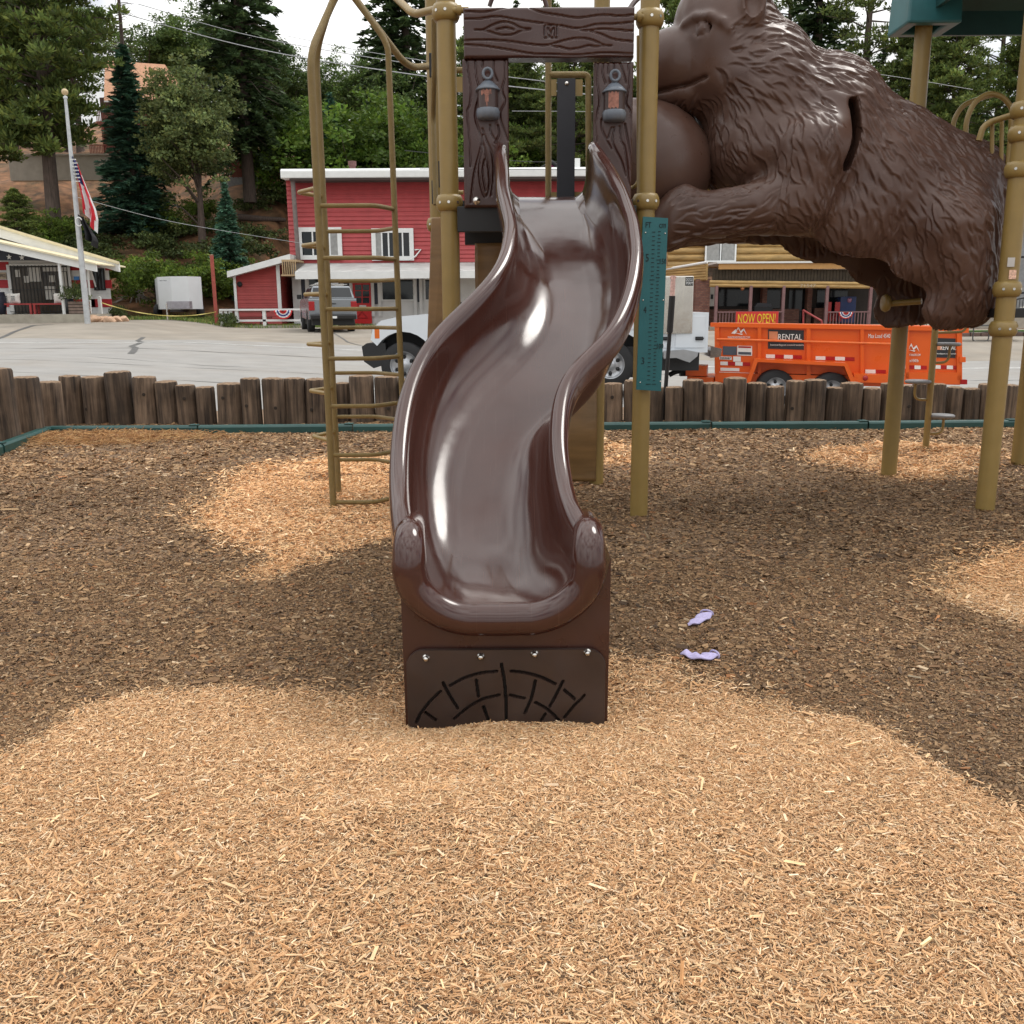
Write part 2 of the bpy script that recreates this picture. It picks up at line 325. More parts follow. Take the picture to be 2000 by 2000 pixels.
def chips(x, y, L, Wd, Tk, lay, pitch, col, prism):
    n = len(x); yaw = rng.random(n) * 2 * np.pi; pt = rng.normal(0, pitch, n); ro = rng.normal(0, .5, n)
    z = HP(x, y) + .012 + rng.random(n) * lay
    d = np.stack([np.cos(yaw) * np.cos(pt), np.sin(yaw) * np.cos(pt), np.sin(pt)], 1)
    sN = np.stack([-np.sin(yaw), np.cos(yaw), 0 * yaw], 1); up = np.cross(d, sN)
    s_ = sN * np.cos(ro)[:, None] + up * np.sin(ro)[:, None]; u_ = np.cross(d, s_)
    c = np.stack([x, y, z], 1); L = L[:, None] / 2; W_ = Wd[:, None] / 2; T_ = Tk[:, None]
    tp = .45 + .5 * rng.random(n)[:, None]
    if prism:                                   # sliver: ridge on top, two sides
        bend = u_ * L * rng.normal(0, .12, n)[:, None]
        V = np.stack([c - d*L - s_*W_, c - d*L + s_*W_*tp, c - d*L*.9 + u_*T_,
                      c + d*L - s_*W_*tp + bend, c + d*L + s_*W_ + bend, c + d*L*.85 + u_*T_ + bend], 1)
        b = np.arange(n)[:, None] * 6
        Fq = np.concatenate([b + [0, 3, 5, 2], b + [1, 2, 5, 4], b + [0, 2, 1, 1]][:2], 0); per = 6
    else:
        V = np.stack([c - d*L - s_*W_, c - d*L + s_*W_*tp, c + d*L + s_*W_, c + d*L - s_*W_*tp], 1)
        b = np.arange(n)[:, None] * 4; Fq = b + [0, 3, 2, 1]; per = 4
    return V.reshape(-1, 3), Fq.astype(np.int64), np.repeat(col, per, 0)
def pal(n, cols, wts, jit):
    k = rng.choice(len(cols), n, p=np.array(wts) / sum(wts)); c = np.array(cols)[k] * (1 + rng.normal(0, jit, n))[:, None]
    return np.clip(c, .004, .9)
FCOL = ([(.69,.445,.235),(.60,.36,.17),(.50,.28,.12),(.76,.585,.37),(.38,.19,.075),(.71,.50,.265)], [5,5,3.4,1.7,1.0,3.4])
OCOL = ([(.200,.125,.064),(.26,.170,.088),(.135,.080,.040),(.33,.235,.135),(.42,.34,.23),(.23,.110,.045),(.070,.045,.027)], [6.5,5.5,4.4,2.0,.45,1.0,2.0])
fr = []; ol = []
def gen(y0, y1, dens, ls, prism):
    x, y = scatter(y0, y1, dens); f = fresh_mask(x, y)
    keep = ~((np.abs(x) < .28) & (y > 2.85) & (y < 3.0)); x, y, f = x[keep], y[keep], f[keep]
    for g, tgt in ((True, fr), (False, ol)):
        k = f == g; xx, yy = x[k], y[k]
        if not g:                               # old chips: patches worn down to soil
            kk = rng.random(len(xx)) < (.55 + .45 * patchy(xx, yy)); xx, yy = xx[kk], yy[kk]
        n = len(xx)
        if g: L = np.clip(rng.lognormal(math.log(.0132 * ls), .46, n), .005, .055 * ls); Wd = L * np.clip(rng.normal(.17, .06, n), .07, .5); lay = .016 * ls
        else: L = np.clip(rng.lognormal(math.log(.0095 * ls), .52, n), .0035, .05 * ls); Wd = L * np.clip(rng.normal(.34, .12, n), .12, .8); lay = .009 * ls
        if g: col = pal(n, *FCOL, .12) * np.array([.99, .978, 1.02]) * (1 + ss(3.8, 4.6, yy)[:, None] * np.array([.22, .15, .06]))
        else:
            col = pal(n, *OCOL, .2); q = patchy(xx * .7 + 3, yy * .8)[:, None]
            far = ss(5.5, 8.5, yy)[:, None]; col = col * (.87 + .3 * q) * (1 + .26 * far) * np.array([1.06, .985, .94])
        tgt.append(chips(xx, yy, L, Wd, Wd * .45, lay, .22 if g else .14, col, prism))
gen(1.15, 3.0, 88000, .74, True)
gen(3.0, 4.6, 42000, .98, True)
gen(4.6, 7.0, 20000, 1.3, False)
gen(7.0, 10.4, 8000, 1.9, False)
for _n, y0_, y1_, Lr, wr in ((300, 1.2, 5.0, (.028, .06), (.12, .26)), (500, 1.2, 6.0, (.05, .12), (.018, .035)), (600, 4, 10.2, (.05, .11), (.05, .2))):   # odd larger pieces, twigs and needles
    x_, y_ = scatter(y0_, y1_, 1.0); k_ = rng.permutation(len(x_))[:_n]; 
    x_ = (rng.random(_n) * 2 - 1); y_ = np.sqrt(rng.random(_n) * (y1_ ** 2 - y0_ ** 2) + y0_ ** 2); x_ = x_ * (.6 * y_ + .3); f_ = fresh_mask(x_, y_)
    for g_, tgt in ((True, fr), (False, ol)):
        q_ = f_ == g_; n_ = int(q_.sum()); L_ = rng.uniform(*Lr, n_); W_ = L_ * rng.uniform(*wr, n_); c_ = pal(n_, *(FCOL if g_ else OCOL), .25); tgt.append(chips(x_[q_], y_[q_], L_, W_, W_ * .4, .02, .22, c_, True))
def join(parts):
    V = np.concatenate([p[0] for p in parts]); o = 0; F_ = []
    for p in parts: F_.append(p[1] + o); o += len(p[0])
    return V, np.concatenate(F_), np.concatenate([p[2] for p in parts])
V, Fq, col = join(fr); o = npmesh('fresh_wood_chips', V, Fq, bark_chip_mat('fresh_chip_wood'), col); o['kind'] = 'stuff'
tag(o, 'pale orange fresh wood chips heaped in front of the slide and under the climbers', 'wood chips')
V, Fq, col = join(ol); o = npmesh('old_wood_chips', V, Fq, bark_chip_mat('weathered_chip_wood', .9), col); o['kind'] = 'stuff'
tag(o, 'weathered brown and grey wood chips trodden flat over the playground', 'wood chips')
# pine needles heaped in the far left corner of the border
n = 5000; a = P(130, 850, 9.2); xx = a.x + rng.normal(0, .55, n) + .25; yy = 9.25 + rng.normal(0, .22, n); k = (yy < 9.62) & (xx > -4.75 + (9.6 - yy) * -.9); xx, yy = xx[k], yy[k]; n = len(xx)
col = pal(n, [(.42,.22,.08),(.30,.15,.06),(.5,.32,.14)], [3,3,1], .15)
V, Fq, c2 = chips(xx, yy, np.full(n, .12), np.full(n, .004), np.full(n, .003), .05, .25, col, True)
o = npmesh('pine_needles', V, Fq, bark_chip_mat('dry_needle', .8), c2); tag(o, 'dry orange pine needles heaped in the corner of the border', 'pine needles', kind='stuff')

# plastic border timbers
gm = M('green_plastic', (.012, .062, .056), rough=.42, var=.15, scale=5, dirt=.25, dirtcol=(.05, .09, .08), rvar=.1)
def timber(a, b, label):
    a = Vector(a); b = Vector(b); d = (b - a); Ln = d.length; ang = math.atan2(d.y, d.x)
    t = thing('border_timber', label, 'border timber', a, 'green plastic border timbers')
    sec = [(-.05, 0), (-.05, .075), (-.035, .095), (.035, .095), (.05, .075), (.05, 0)]
    mb = MB(); mb.prism(sec, .008, Ln - .008, axis='X'); o = mb.build('beam', gm, t, bevel=.004, world=False); o.rotation_euler.z = ang
    mb = MB(); mb.box((Ln - .09, -.042, .094), (Ln - .0, .042, .104)); mb.lathe([(.0, .112), (.012, .111), (.014, .104)], (Ln - .045, 0, 0), 10)
    o = mb.build('end_joint', gm, t, bevel=.003, world=False); o.rotation_euler.z = ang
A = G(112, 842, .02); Yb = 9.62
xsb = [A.x + .02]
brk = [P(x, 840, Yb).x for x in (389, 690, 1010)] + [P(x, 838, Yb).x for x in (1388, 1692, 1985, 2290)]
labs = ['first green border timber to the right of the corner with the pine needles', 'green border timber behind the foot of the ladder climber', 'green border timber hidden mostly behind the brown slide',
        'green border timber behind the post with the height chart', 'green border timber under the middle of the bear', 'green border timber behind the round step climber', 'green border timber at the far right edge, past the right post']
for i, x in enumerate([*brk]):
    timber((xsb[-1], Yb, .0), (x, Yb + (.03 if i % 2 else 0), .0), labs[i]); xsb.append(x)
c0 = Vector((A.x, Yb, 0)); dd = (G(-40, 900, .0) - G(112, 842, 0)).normalized()
timber(c0 + dd * .02, c0 + dd * 1.3, 'light topped green border timber running forward from the corner at the left'); timber(c0 + dd * 1.32, c0 + dd * 2.6, 'green border timber leaving the picture at the left edge')

# upright log posts
def log_mat(name, c, d):
    m = bpy.data.materials.new(name); m.use_nodes = True; nt = m.node_tree; N = nt.nodes; L = nt.links; b = N['Principled BSDF']; b.inputs['Roughness'].default_value = .92
    tc = N.new('ShaderNodeTexCoord'); oi = N.new('ShaderNodeObjectInfo'); ad = N.new('ShaderNodeVectorMath'); ad.operation = 'ADD'
    sc_ = N.new('ShaderNodeVectorMath'); sc_.operation = 'SCALE'; sc_.inputs[0].default_value = (17, 31, 5); L.new(oi.outputs['Random'], sc_.inputs['Scale'])
    L.new(tc.outputs['Object'], ad.inputs[0]); L.new(sc_.outputs[0], ad.inputs[1])
    mp = N.new('ShaderNodeMapping'); mp.inputs['Scale'].default_value = (26, 26, 1.6); L.new(ad.outputs[0], mp.inputs[0])
    no = N.new('ShaderNodeTexNoise'); no.inputs['Scale'].default_value = 1; no.inputs['Detail'].default_value = 8; no.inputs['Roughness'].default_value = .65; L.new(mp.outputs[0], no.inputs[0])
    r = N.new('ShaderNodeValToRGB'); e = r.color_ramp.elements; e[0].position = .33; e[0].color = (*d, 1); e[1].position = .68; e[1].color = (*c, 1)
    L.new(no.outputs[0], r.inputs[0]); n2 = N.new('ShaderNodeTexNoise'); n2.inputs['Scale'].default_value = 3.2; n2.inputs['Detail'].default_value = 5; L.new(ad.outputs[0], n2.inputs[0])
    mr = N.new('ShaderNodeMapRange'); mr.inputs[1].default_value = .3; mr.inputs[2].default_value = .7; mr.inputs[3].default_value = .6; mr.inputs[4].default_value = 1.5; L.new(n2.outputs[0], mr.inputs[0])
    m3 = N.new('ShaderNodeMapRange'); m3.inputs[3].default_value = .55; m3.inputs[4].default_value = 1.35; L.new(oi.outputs['Random'], m3.inputs[0])
    mu = N.new('ShaderNodeMath'); mu.operation = 'MULTIPLY'; L.new(mr.outputs[0], mu.inputs[0]); L.new(m3.outputs[0], mu.inputs[1])
    vm = N.new('ShaderNodeVectorMath'); vm.operation = 'SCALE'; L.new(r.outputs[0], vm.inputs[0]); L.new(mu.outputs[0], vm.inputs['Scale']); L.new(vm.outputs[0], b.inputs['Base Color'])
    bm = N.new('ShaderNodeBump'); bm.inputs['Distance'].default_value = .02; bm.inputs['Strength'].default_value = .9; L.new(no.outputs[0], bm.inputs['Height']); L.new(bm.outputs[0], b.inputs['Normal'])
    return m
lm = log_mat('weathered_log', (.200, .136, .090), (.032, .021, .015)); lt = M('log_end_grain', (.21, .135, .08), rough=.95, var=.4, scale=30, dirt=.7, dirtcol=(.12, .08, .05))
knot = M('log_knot', (.035, .025, .018), rough=.9)
LOGS = [(-8,62,722,868,0),(45,55,738,852,0),(92,46,747,838,0),(136,40,735,828,0),(181,47,737,828,0),(231,50,727,829,0),(279,44,737,829,0),(324,42,746,829,0),(362,37,753,829,0),(400,36,757,829,0),(445,50,750,829,0),(489,38,740,829,0),
 (532,43,740,828,0),(574,42,740,826,0),(616,41,741,825,0),(645,22,750,824,0),(670,30,749,822,0),(707,47,735,824,0),(755,47,737,824,0),(800,42,742,824,0),(842,40,747,824,0),(884,44,739,824,0),(928,43,745,824,0),(972,44,740,824,0),(1016,44,750,824,0),(1060,43,741,824,0),(1103,42,748,824,0),(1146,40,743,824,0),
 (1199,37,750,824,0),(1240,38,744,824,0),(1280,32,757,825,0),(1319,34,757,826,0),(1356,40,743,826,0),(1396,40,749,826,0),(1438,44,739,826,0),(1480,39,749,825,0),(1517,36,756,825,0),(1554,37,745,825,0),(1594,43,743,825,0),(1631,33,758,824,0),(1667,43,749,824,0),(1705,33,759,824,0),(1737,33,750,823,0),(1768,32,754,823,0),(1801,31,750,823,0),(1834,30,751,823,0),(1866,31,757,822,0),(1900,33,760,822,0),(1933,33,751,822,0),(1973,36,753,822,0),(2011,38,757,822,0),(2052,38,749,822,0)]
ordn = ['first','second','third','fourth','fifth','sixth','seventh','eighth','ninth','tenth','eleventh','twelfth','thirteenth','fourteenth','fifteenth','sixteenth','seventeenth','eighteenth','nineteenth','twentieth','twenty-first','twenty-second','twenty-third','twenty-fourth']
for i, (px, d, pt, pb, _) in enumerate(LOGS):
    b = G(px, pb, 0.03); Y = b.y; r = d / F * (Y * .977 + .26) / 2 * 1.02; Y += r; x = P(px, pb, Y - r).x
    top = P(px, pt, Y - r * .6).z; rr = random.Random(i * 7 + 3)
    if px < 735: lab = f'{ordn[i]} upright log post from the left edge of the log border' if i else 'dark log post cut by the left edge of the picture'
    elif px < 1180: lab = None
    else:
        j = i - 28; lab = f'{ordn[j]} upright log post right of the slide, counted along the log border'
    if px in (231,): lab = 'tallest log post in the left log border, with a knot hole, behind the green timber'
    if px == 1438: lab = 'tallest log post in the border, below the front tyre of the orange trailer'
    if px == 136: lab = 'lighter split log post with a dark gash, left part of the log border'
    if px == 645: lab = 'thin dark log post half hidden behind the ladder climber rails'
    if 735 < px < 1180: lab = f'{ordn[i - 18]} of the upright log posts hidden behind the brown slide, counted from the left'
    t = thing('log_post', lab, 'log post', (x, Y, Hs(x, Y) - .05), 'upright log posts edging the playground')
    ns = 36; prof = []; hh = top - t.location.z; vs = []; lv = 7
    ph = [rr.random() * 6.28 for _ in range(6)]; crk = [(rr.random() * 6.28, .05 + .06 * rr.random(), .09 + .1 * rr.random()) for _ in range(4)]
    for l in range(lv + 1):
        z = hh * l / lv if l < lv else hh
        for j in range(ns):
            th = 2 * math.pi * j / ns
            q = r * (1 + .022 * math.sin(3 * th + ph[0] + z) + .015 * math.sin(7 * th + ph[1] + 3 * z) + .012 * math.sin(13 * th + ph[2]))
            for c_, w_, dp in crk:
                dth = (th - c_ - .15 * z + math.pi) % (2 * math.pi) - math.pi; q -= r * dp * math.exp(-(dth / w_) ** 2)
            zz = z
            if l == lv: q *= .94; zz = z - .008 + rr.random() * .012
            if l == lv - 1: zz = hh - .02
            vs.append((q * math.cos(th), q * math.sin(th), zz))
    fs = [(l*ns+j, l*ns+(j+1)%ns, (l+1)*ns+(j+1)%ns, (l+1)*ns+j) for l in range(lv) for j in range(ns)]
    mb = MB(); mb.add(vs, fs, 0, True); o = mb.build('trunk', lm, t, world=False)
    mb = MB(); k = lv * ns; cv = [vs[k + j] for j in range(ns)] + [(vs[k+j][0]*.5, vs[k+j][1]*.5, hh + .006 + rr.random()*.006) for j in range(ns)] + [(0, 0, hh + .004)]
    mb.add(cv, [(j, (j+1)%ns, ns+(j+1)%ns, ns+j) for j in range(ns)] + [(ns+j, ns+(j+1)%ns, 2*ns) for j in range(ns)], 0, True); mb.build('cut_top', lt, t, world=False)
    if rr.random() < .3:
        mb = MB(); th = -math.pi / 2 + rr.uniform(-.6, .6); kz = hh * rr.uniform(.35, .8); cx_, cy_ = r * math.cos(th), r * math.sin(th)
        n_ = Vector((math.cos(th), math.sin(th), 0)); mb.tube([Vector((cx_, cy_, kz)) - n_ * .02, Vector((cx_, cy_, kz)) + n_ * .006], .018, 10)
        mb.build('knot', knot, t, world=False)
    t.rotation_euler = (rr.uniform(-.015, .015), rr.uniform(-.025, .025), rr.random() * 0)

# two lavender socks
sk = M('lavender_knit', (.40, .36, .56), rough=.9, var=.12, scale=20, bump=.3, bscale=300); sk2 = M('lavender_shadow_print', (.20, .17, .33), rough=.9)
def sock(cx, cy, pts, wds, label):
    c = G(cx, cy, .035); t = thing('sock', label, 'sock', (c.x, c.y, HP(c.x, c.y) + .03), 'socks dropped on the chips')
    pp = catmull([(*((G(a, b, .035) - G(cx, cy, .035)).xy), 0) for a, b in pts], 5); n = len(pp); ww = np.interp(np.linspace(0, 1, n), np.linspace(0, 1, len(wds)), wds)
    vs = []; m_ = 14
    for i in range(n):
        tg = pp[min(i+1, n-1)] - pp[max(i-1, 0)]; tg /= np.linalg.norm(tg) + 1e-9; s_ = np.array([-tg[1], tg[0], 0])
        for j in range(m_):
            th = 2 * math.pi * j / m_; v = pp[i] + s_ * ww[i] * math.cos(th) + np.array([0, 0, 1]) * (.007 * math.sin(th) * min(1, ww[i] / .02) + .004 * math.sin(i * 1.1 + 2 * math.cos(th))); vs.append(v)
    mb = MB(); mb.add(vs, [(i*m_+j, i*m_+(j+1)%m_, (i+1)*m_+(j+1)%m_, (i+1)*m_+j) for i in range(n-1) for j in range(m_)], 0, True)
    mb.add(vs[:m_], [tuple(range(m_))[::-1]]); mb.add(vs[-m_:], [tuple(range(m_))]); mb.build('foot', sk, t, world=False)
    e = pp[-1]; tg = pp[-1] - pp[-3]; tg /= np.linalg.norm(tg); s_ = np.array([-tg[1], tg[0], 0]); mb = MB()
    q = [tuple(e + s_ * ww[-1] * 1.08 * math.cos(a) + np.array([0, 0, .014 * math.sin(a)]) - tg * .004) for a in np.linspace(0, 2*math.pi, 16, endpoint=False)]
    mb.tube(q, .004, 6, closed=True); mb.build('cuff', sk, t, world=False)
sock(1364, 1201, [(1344,1212),(1355,1208),(1372,1199),(1381,1190)], [.004,.018,.030,.024], 'lavender ankle sock lying farther back on the brown chips')
sock(1368, 1264, [(1336,1258),(1352,1264),(1375,1267),(1398,1262)], [.02,.026,.028,.021], 'longer lavender sock lying nearer the camera on the chips')
# ---------------------------------------------------------------- playground equipment: slide, tower, arch, climber, second tower
def brown_plastic(name, scr=True, rough=.115):
    m = bpy.data.materials.new(name); m.use_nodes = True; nt = m.node_tree; N = nt.nodes; L = nt.links; b = N['Principled BSDF']
    tc = N.new('ShaderNodeTexCoord')
    no = N.new('ShaderNodeTexNoise'); no.inputs['Scale'].default_value = 3; no.inputs['Detail'].default_value = 8; L.new(tc.outputs['Object'], no.inputs[0])
    r = N.new('ShaderNodeValToRGB'); e = r.color_ramp.elements; e[0].position = .3; e[0].color = (.042, .0145, .0105, 1); e[1].position = .75; e[1].color = (.060, .0215, .0155, 1); L.new(no.outputs[0], r.inputs[0])
    L.new(r.outputs[0], b.inputs['Base Color']); b.inputs['IOR'].default_value = 1.55
    n2 = N.new('ShaderNodeTexNoise'); n2.inputs['Scale'].default_value = 9; n2.inputs['Detail'].default_value = 7; L.new(tc.outputs['Object'], n2.inputs[0])
    mr = N.new('ShaderNodeMapRange'); mr.inputs[1].default_value = .3; mr.inputs[2].default_value = .75; mr.inputs[3].default_value = rough * .75; mr.inputs[4].default_value = rough * 1.7; L.new(n2.outputs[0], mr.inputs[0]); L.new(mr.outputs[0], b.inputs['Roughness'])
    bm = N.new('ShaderNodeBump'); bm.inputs['Distance'].default_value = .002; bm.inputs['Strength'].default_value = .25
    if scr:                                     # fine scratches of use
        cur = None
        for sc_, rot in (((260, 3, 3), .25), ((220, 4, 4), -.5), ((150, 2.2, 2.2), .05)):
            mp = N.new('ShaderNodeMapping'); mp.inputs['Scale'].default_value = sc_; mp.inputs['Rotation'].default_value = (0, 0, rot); L.new(tc.outputs['Object'], mp.inputs[0])
            n3 = N.new('ShaderNodeTexNoise'); n3.inputs['Scale'].default_value = 1; n3.inputs['Detail'].default_value = 1; L.new(mp.outputs[0], n3.inputs[0])
            m3 = N.new('ShaderNodeMapRange'); m3.inputs[1].default_value = .70; m3.inputs[2].default_value = .76; L.new(n3.outputs[0], m3.inputs[0])
            if cur is None: cur = m3.outputs[0]
            else:
                ad = N.new('ShaderNodeMath'); ad.operation = 'MAXIMUM'; L.new(cur, ad.inputs[0]); L.new(m3.outputs[0], ad.inputs[1]); cur = ad.outputs[0]
        mx = N.new('ShaderNodeMix'); mx.data_type = 'RGBA'; sc2 = N.new('ShaderNodeMath'); sc2.operation = 'MULTIPLY'; sc2.inputs[1].default_value = .06; L.new(cur, sc2.inputs[0])
        L.new(sc2.outputs[0], mx.inputs[0]); L.new(r.outputs[0], mx.inputs[6]); mx.inputs[7].default_value = (.24, .17, .13, 1); L.new(mx.outputs[2], b.inputs['Base Color'])
    n5 = N.new('ShaderNodeTexNoise'); n5.inputs['Scale'].default_value = 7; n5.inputs['Detail'].default_value = 2; L.new(tc.outputs['Object'], n5.inputs[0]); L.new(n5.outputs[0], bm.inputs['Height']); L.new(bm.outputs[0], b.inputs['Normal'])
    return m
bp = brown_plastic('glossy_brown_plastic'); bpm = brown_plastic('satin_brown_plastic', False, .26); bbm = brown_plastic('bear_brown_plastic', False, .33)
e_ = [n for n in bbm.node_tree.nodes if n.type == 'VALTORGB'][0].color_ramp.elements; e_[0].color = (.072, .036, .026, 1); e_[1].color = (.104, .056, .040, 1); bbm.node_tree.nodes['Principled BSDF'].inputs['Specular IOR Level'].default_value = .36; bpd = M('sheet_brown_plastic', (.040, .024, .019), rough=.42, var=.3, scale=5, dirt=.4, dirtcol=(.075, .048, .03), rvar=.12)
gold = M('gold_powder_coat', (.262, .176, .052), rough=.38, var=.07, scale=12, bump=.12, bscale=240, dirt=.10, dirtcol=(.20, .15, .09), rvar=.06)
goldt = M('gold_textured_coat', (.235, .160, .050), rough=.5, var=.1, scale=20, bump=.8, bscale=420, dirt=.15, dirtcol=(.42, .34, .20))
steel = M('bright_bolt_steel', (.62, .60, .57), rough=.22, metal=1, var=.1); blk = M('black_rubber_steel', (.012, .012, .013), rough=.55, var=.2)
tan = M('tan_moulded_plastic', (.20, .115, .045), rough=.4, var=.25, scale=3, bump=.35, bscale=3, stretch=(1, 1, 6)); dgrey = M('charcoal_sheet', (.022, .022, .028), rough=.5, var=.15)

# --- the slide
sl_ = thing('slide', 'glossy brown S-curved plastic slide coming down towards the camera', 'slide', (0, 2.85, 0))
bedY = [5.52, 5.42, 5.30, 5.05, 4.8, 4.5, 4.2, 3.9, 3.6, 3.35, 3.15, 2.98, 2.86, 2.78]; bedZ = [1.85, 1.838, 1.79, 1.65, 1.505, 1.325, 1.135, .935, .725, .54, .425, .362, .345, .338]
yy = np.linspace(5.52, 2.80, 90); zc = np.interp(yy, bedY[::-1], bedZ[::-1])
for _ in range(6): zc[1:-1] = (zc[:-2] + 2 * zc[1:-1] + zc[2:]) / 4
hh = np.interp(yy, [2.78, 3.1, 3.6, 4.2, 4.8, 5.2, 5.5], [.245, .255, .27, .285, .29, .30, .27])
LT = [(965,283),(968,330),(968,364),(979,411),(984,440),(976,488),(962,520),(939,551),(908,582),(874,613),(842,644),(819,675),(801,706),(787,737),(777,768),(770,799),(765,830),(760,887),(759,945),(762,1003),(768,1046),(772,1090)]
RT = [(1172,283),(1200,321),(1228,370),(1249,426),(1258,488),(1254,535),(1243,582),(1225,625),(1206,656),(1175,684),(1144,712),(1124,743),(1114,774),(1110,815),(1109,845),(1110,872),(1117,922),(1128,974),(1146,1003),(1169,1023),(1192,1050),(1204,1090)]
def edge(tr):
    xs_ = []
    for y, z, h in zip(yy, zc, hh):
        py = proj((0, y, z + h))[1]; px = np.interp(py, [t[1] for t in tr], [t[0] for t in tr]); xs_.append(P(px, py, y).x)
    xs_ = np.array(xs_)
    for _ in range(4): xs_[1:-1] = (xs_[:-2] + 2 * xs_[1:-1] + xs_[2:]) / 4
    return xs_
xl = edge(LT); xr = edge(RT); cen = (xl + xr) / 2; hw = (xr - xl) / 2; hw = hw - .004 * ss(3.05, 2.82, yy); hh = hh - .03 * ss(3.0, 2.82, yy)
def section(a, h, cw=.155):                              # a: half width to the outer lip, h: wall height
    r = .034; s = a - r
    half = [(s + r, h - .085), (s + r + .001, h - .045), (s + r * .98, h - .015), (s + r * .6, h + .006), (s, h + .012), (s - r * .65, h + .004), (s - r, h - .02), (s - r * 1.12, h - .06)]
    xw_ = s - r * 1.15; x0_ = xw_ - cw; hz = h - .085
    half += [(x0_ + (xw_ - x0_) * t, hz * (1 - (1 - t ** 2.2) ** .5 * 1.0) if t < 1 else hz) for t in (.99, .96, .91, .84, .75, .64, .52, .40, .28, .16, .06)] + [(x0_ * .8, -.001), (x0_ * .35, -.002)]
    under = [(x0_ * .5, -.028), (s - .18, -.026), (s - .11, -.010), (s - .05, h * .15), (s - .022, h * .42), (s - .004, h - .11), (s + r * .55, h - .098)]
    top = [(-x, z) for x, z in half] + [(x, z) for x, z in half[::-1]]
    bot = [(x, z) for x, z in under[::-1]] + [(-x, z) for x, z in under]
    loop = top + bot; n = len(loop); o = []
    p = np.array(loop)
    for i in range(n):
        a_, b_, c_, d_ = p[i-1], p[i], p[(i+1) % n], p[(i+2) % n]
        for t in (0, .5): o.append(.5 * ((2*b_) + (-a_+c_)*t + (2*a_-5*b_+4*c_-d_)*t*t + (-a_+3*b_-3*c_+d_)*t**3))
    return o
vs = []; 
for i in range(len(yy)):
    for x, z in section(hw[i], hh[i], .195 - .145 * float(ss(4.7, 5.3, yy[i]))): vs.append((cen[i] + x, yy[i], zc[i] + z))
ns = len(section(.3, .3)); k = len(yy); mb = MB()
mb.add(vs, [(i*ns+j, i*ns+(j+1)%ns, (i+1)*ns+(j+1)%ns, (i+1)*ns+j) for i in range(k-1) for j in range(ns)], 0, True)
chute = mb.build('chute', bp, sl_)
chute.modifiers.new('s', 'SUBSURF').render_levels = 1
# the rolled front of the exit: a fat lip following the U of the mouth, closed at both ends by round bumps
i = len(yy) - 1; cx, zb, a, h = cen[i], zc[i], hw[i], hh[i]
hk = [(-a + .030, 3.14, h - .004, .030), (-a + .034, 3.04, h + .004, .038), (-a + .038, 2.94, h + .010, .043), (-a + .041, 2.865, h + .008, .047), (-a + .043, 2.815, h - .016, .050), (-a + .045, 2.795, h - .055, .053)]
U = [(-a + .045, 2.79, h * .58, .054), (-a + .060, 2.79, h * .33, .053), (-a + .096, 2.79, h * .12, .052), (-a + .15, 2.79, -.010, .052), (-a + .21, 2.79, -.028, .052), (-a + .26, 2.79, -.03, .052)]
U = hk + U; U = U + [(0, 2.79, -.031, .052)] + [(-q[0], q[1], q[2], q[3]) for q in U[::-1]]
pp = catmull(U, 8); mb = MB(); mb.tube([(cx + q[0], q[1], zb + q[2]) for q in pp], .05, 24, rr=[q[3] for q in pp])
mb.build('exit_lip', bp, sl_)
xa, xb = P(790, 1300, 2.83).x, P(1187, 1300, 2.83).x
mb = MB(); mb.prism([(xa, -.12), (xb, -.12), (xb + .004, zb + .16), (xb - .02, zb + .06), (xb - .09, zb - .03), (xb - .16, zb - .045), (xa + .16, zb - .045), (xa + .09, zb - .03), (xa + .02, zb + .06), (xa - .004, zb + .16)], 2.82, 3.05)
mb.build('support_block', bpm, sl_, bevel=.012, seg=3)
# cut-out front plate
x0, x1 = P(794, 1300, 2.82).x, P(1182, 1300, 2.82).x; ztp = P(990, 1264, 2.82).z; rd = .06
SL = []
for s in ([(925,565),(950,720),(962,900),(960,1030)], [(540,725),(640,670),(760,632),(888,618)], [(998,615),(1110,630),(1220,660),(1330,712)], [(486,705),(530,790),(595,895)], [(735,685),(752,805)], [(1180,690),(1150,820),(1100,935)],
          [(1388,692),(1340,790),(1290,882)], [(1400,760),(1475,825)], [(1550,800),(1470,880),(1400,965)], [(465,770),(390,840),(320,930)], [(905,797),(790,825),(680,885),(570,975)], [(992,797),(1095,822)], [(1182,852),(1280,910),(1360,990)], [(355,930),(430,985)], [(790,885),(830,995)], [(1255,940),(1225,990)], [(318,930),(285,1000)]):
    SL.append(s)
res = .0022; nx = int((x1 - x0) / res); nz = int((ztp + .06) / res); xs = np.linspace(x0, x1, nx + 1); zs = np.linspace(-.06, ztp, nz + 1); Xg, Zg = np.meshgrid(xs, zs); dist = np.full(Xg.shape, 9.)
for pts in SL:
    q = [P(740 + x * .2588, 1150 + y * .2588, 2.805) for x, y in pts]; q = np.array([(v.x, v.z) for v in q]); q = catmull(q, 6) if len(q) > 2 else q
    for i in range(len(q) - 1):
        e = q[i+1] - q[i]; t = np.clip(((Xg - q[i][0]) * e[0] + (Zg - q[i][1]) * e[1]) / (e @ e), 0, 1); dist = np.minimum(dist, np.hypot(Xg - q[i][0] - t * e[0], Zg - q[i][1] - t * e[1]))
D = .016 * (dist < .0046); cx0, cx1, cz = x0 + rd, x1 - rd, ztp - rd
rx = np.maximum(np.maximum(cx0 - Xg, Xg - cx1), 0); rz = np.maximum(Zg - cz, 0); rq = np.hypot(rx, rz); outm = (rz > 0) & (rq > rd)
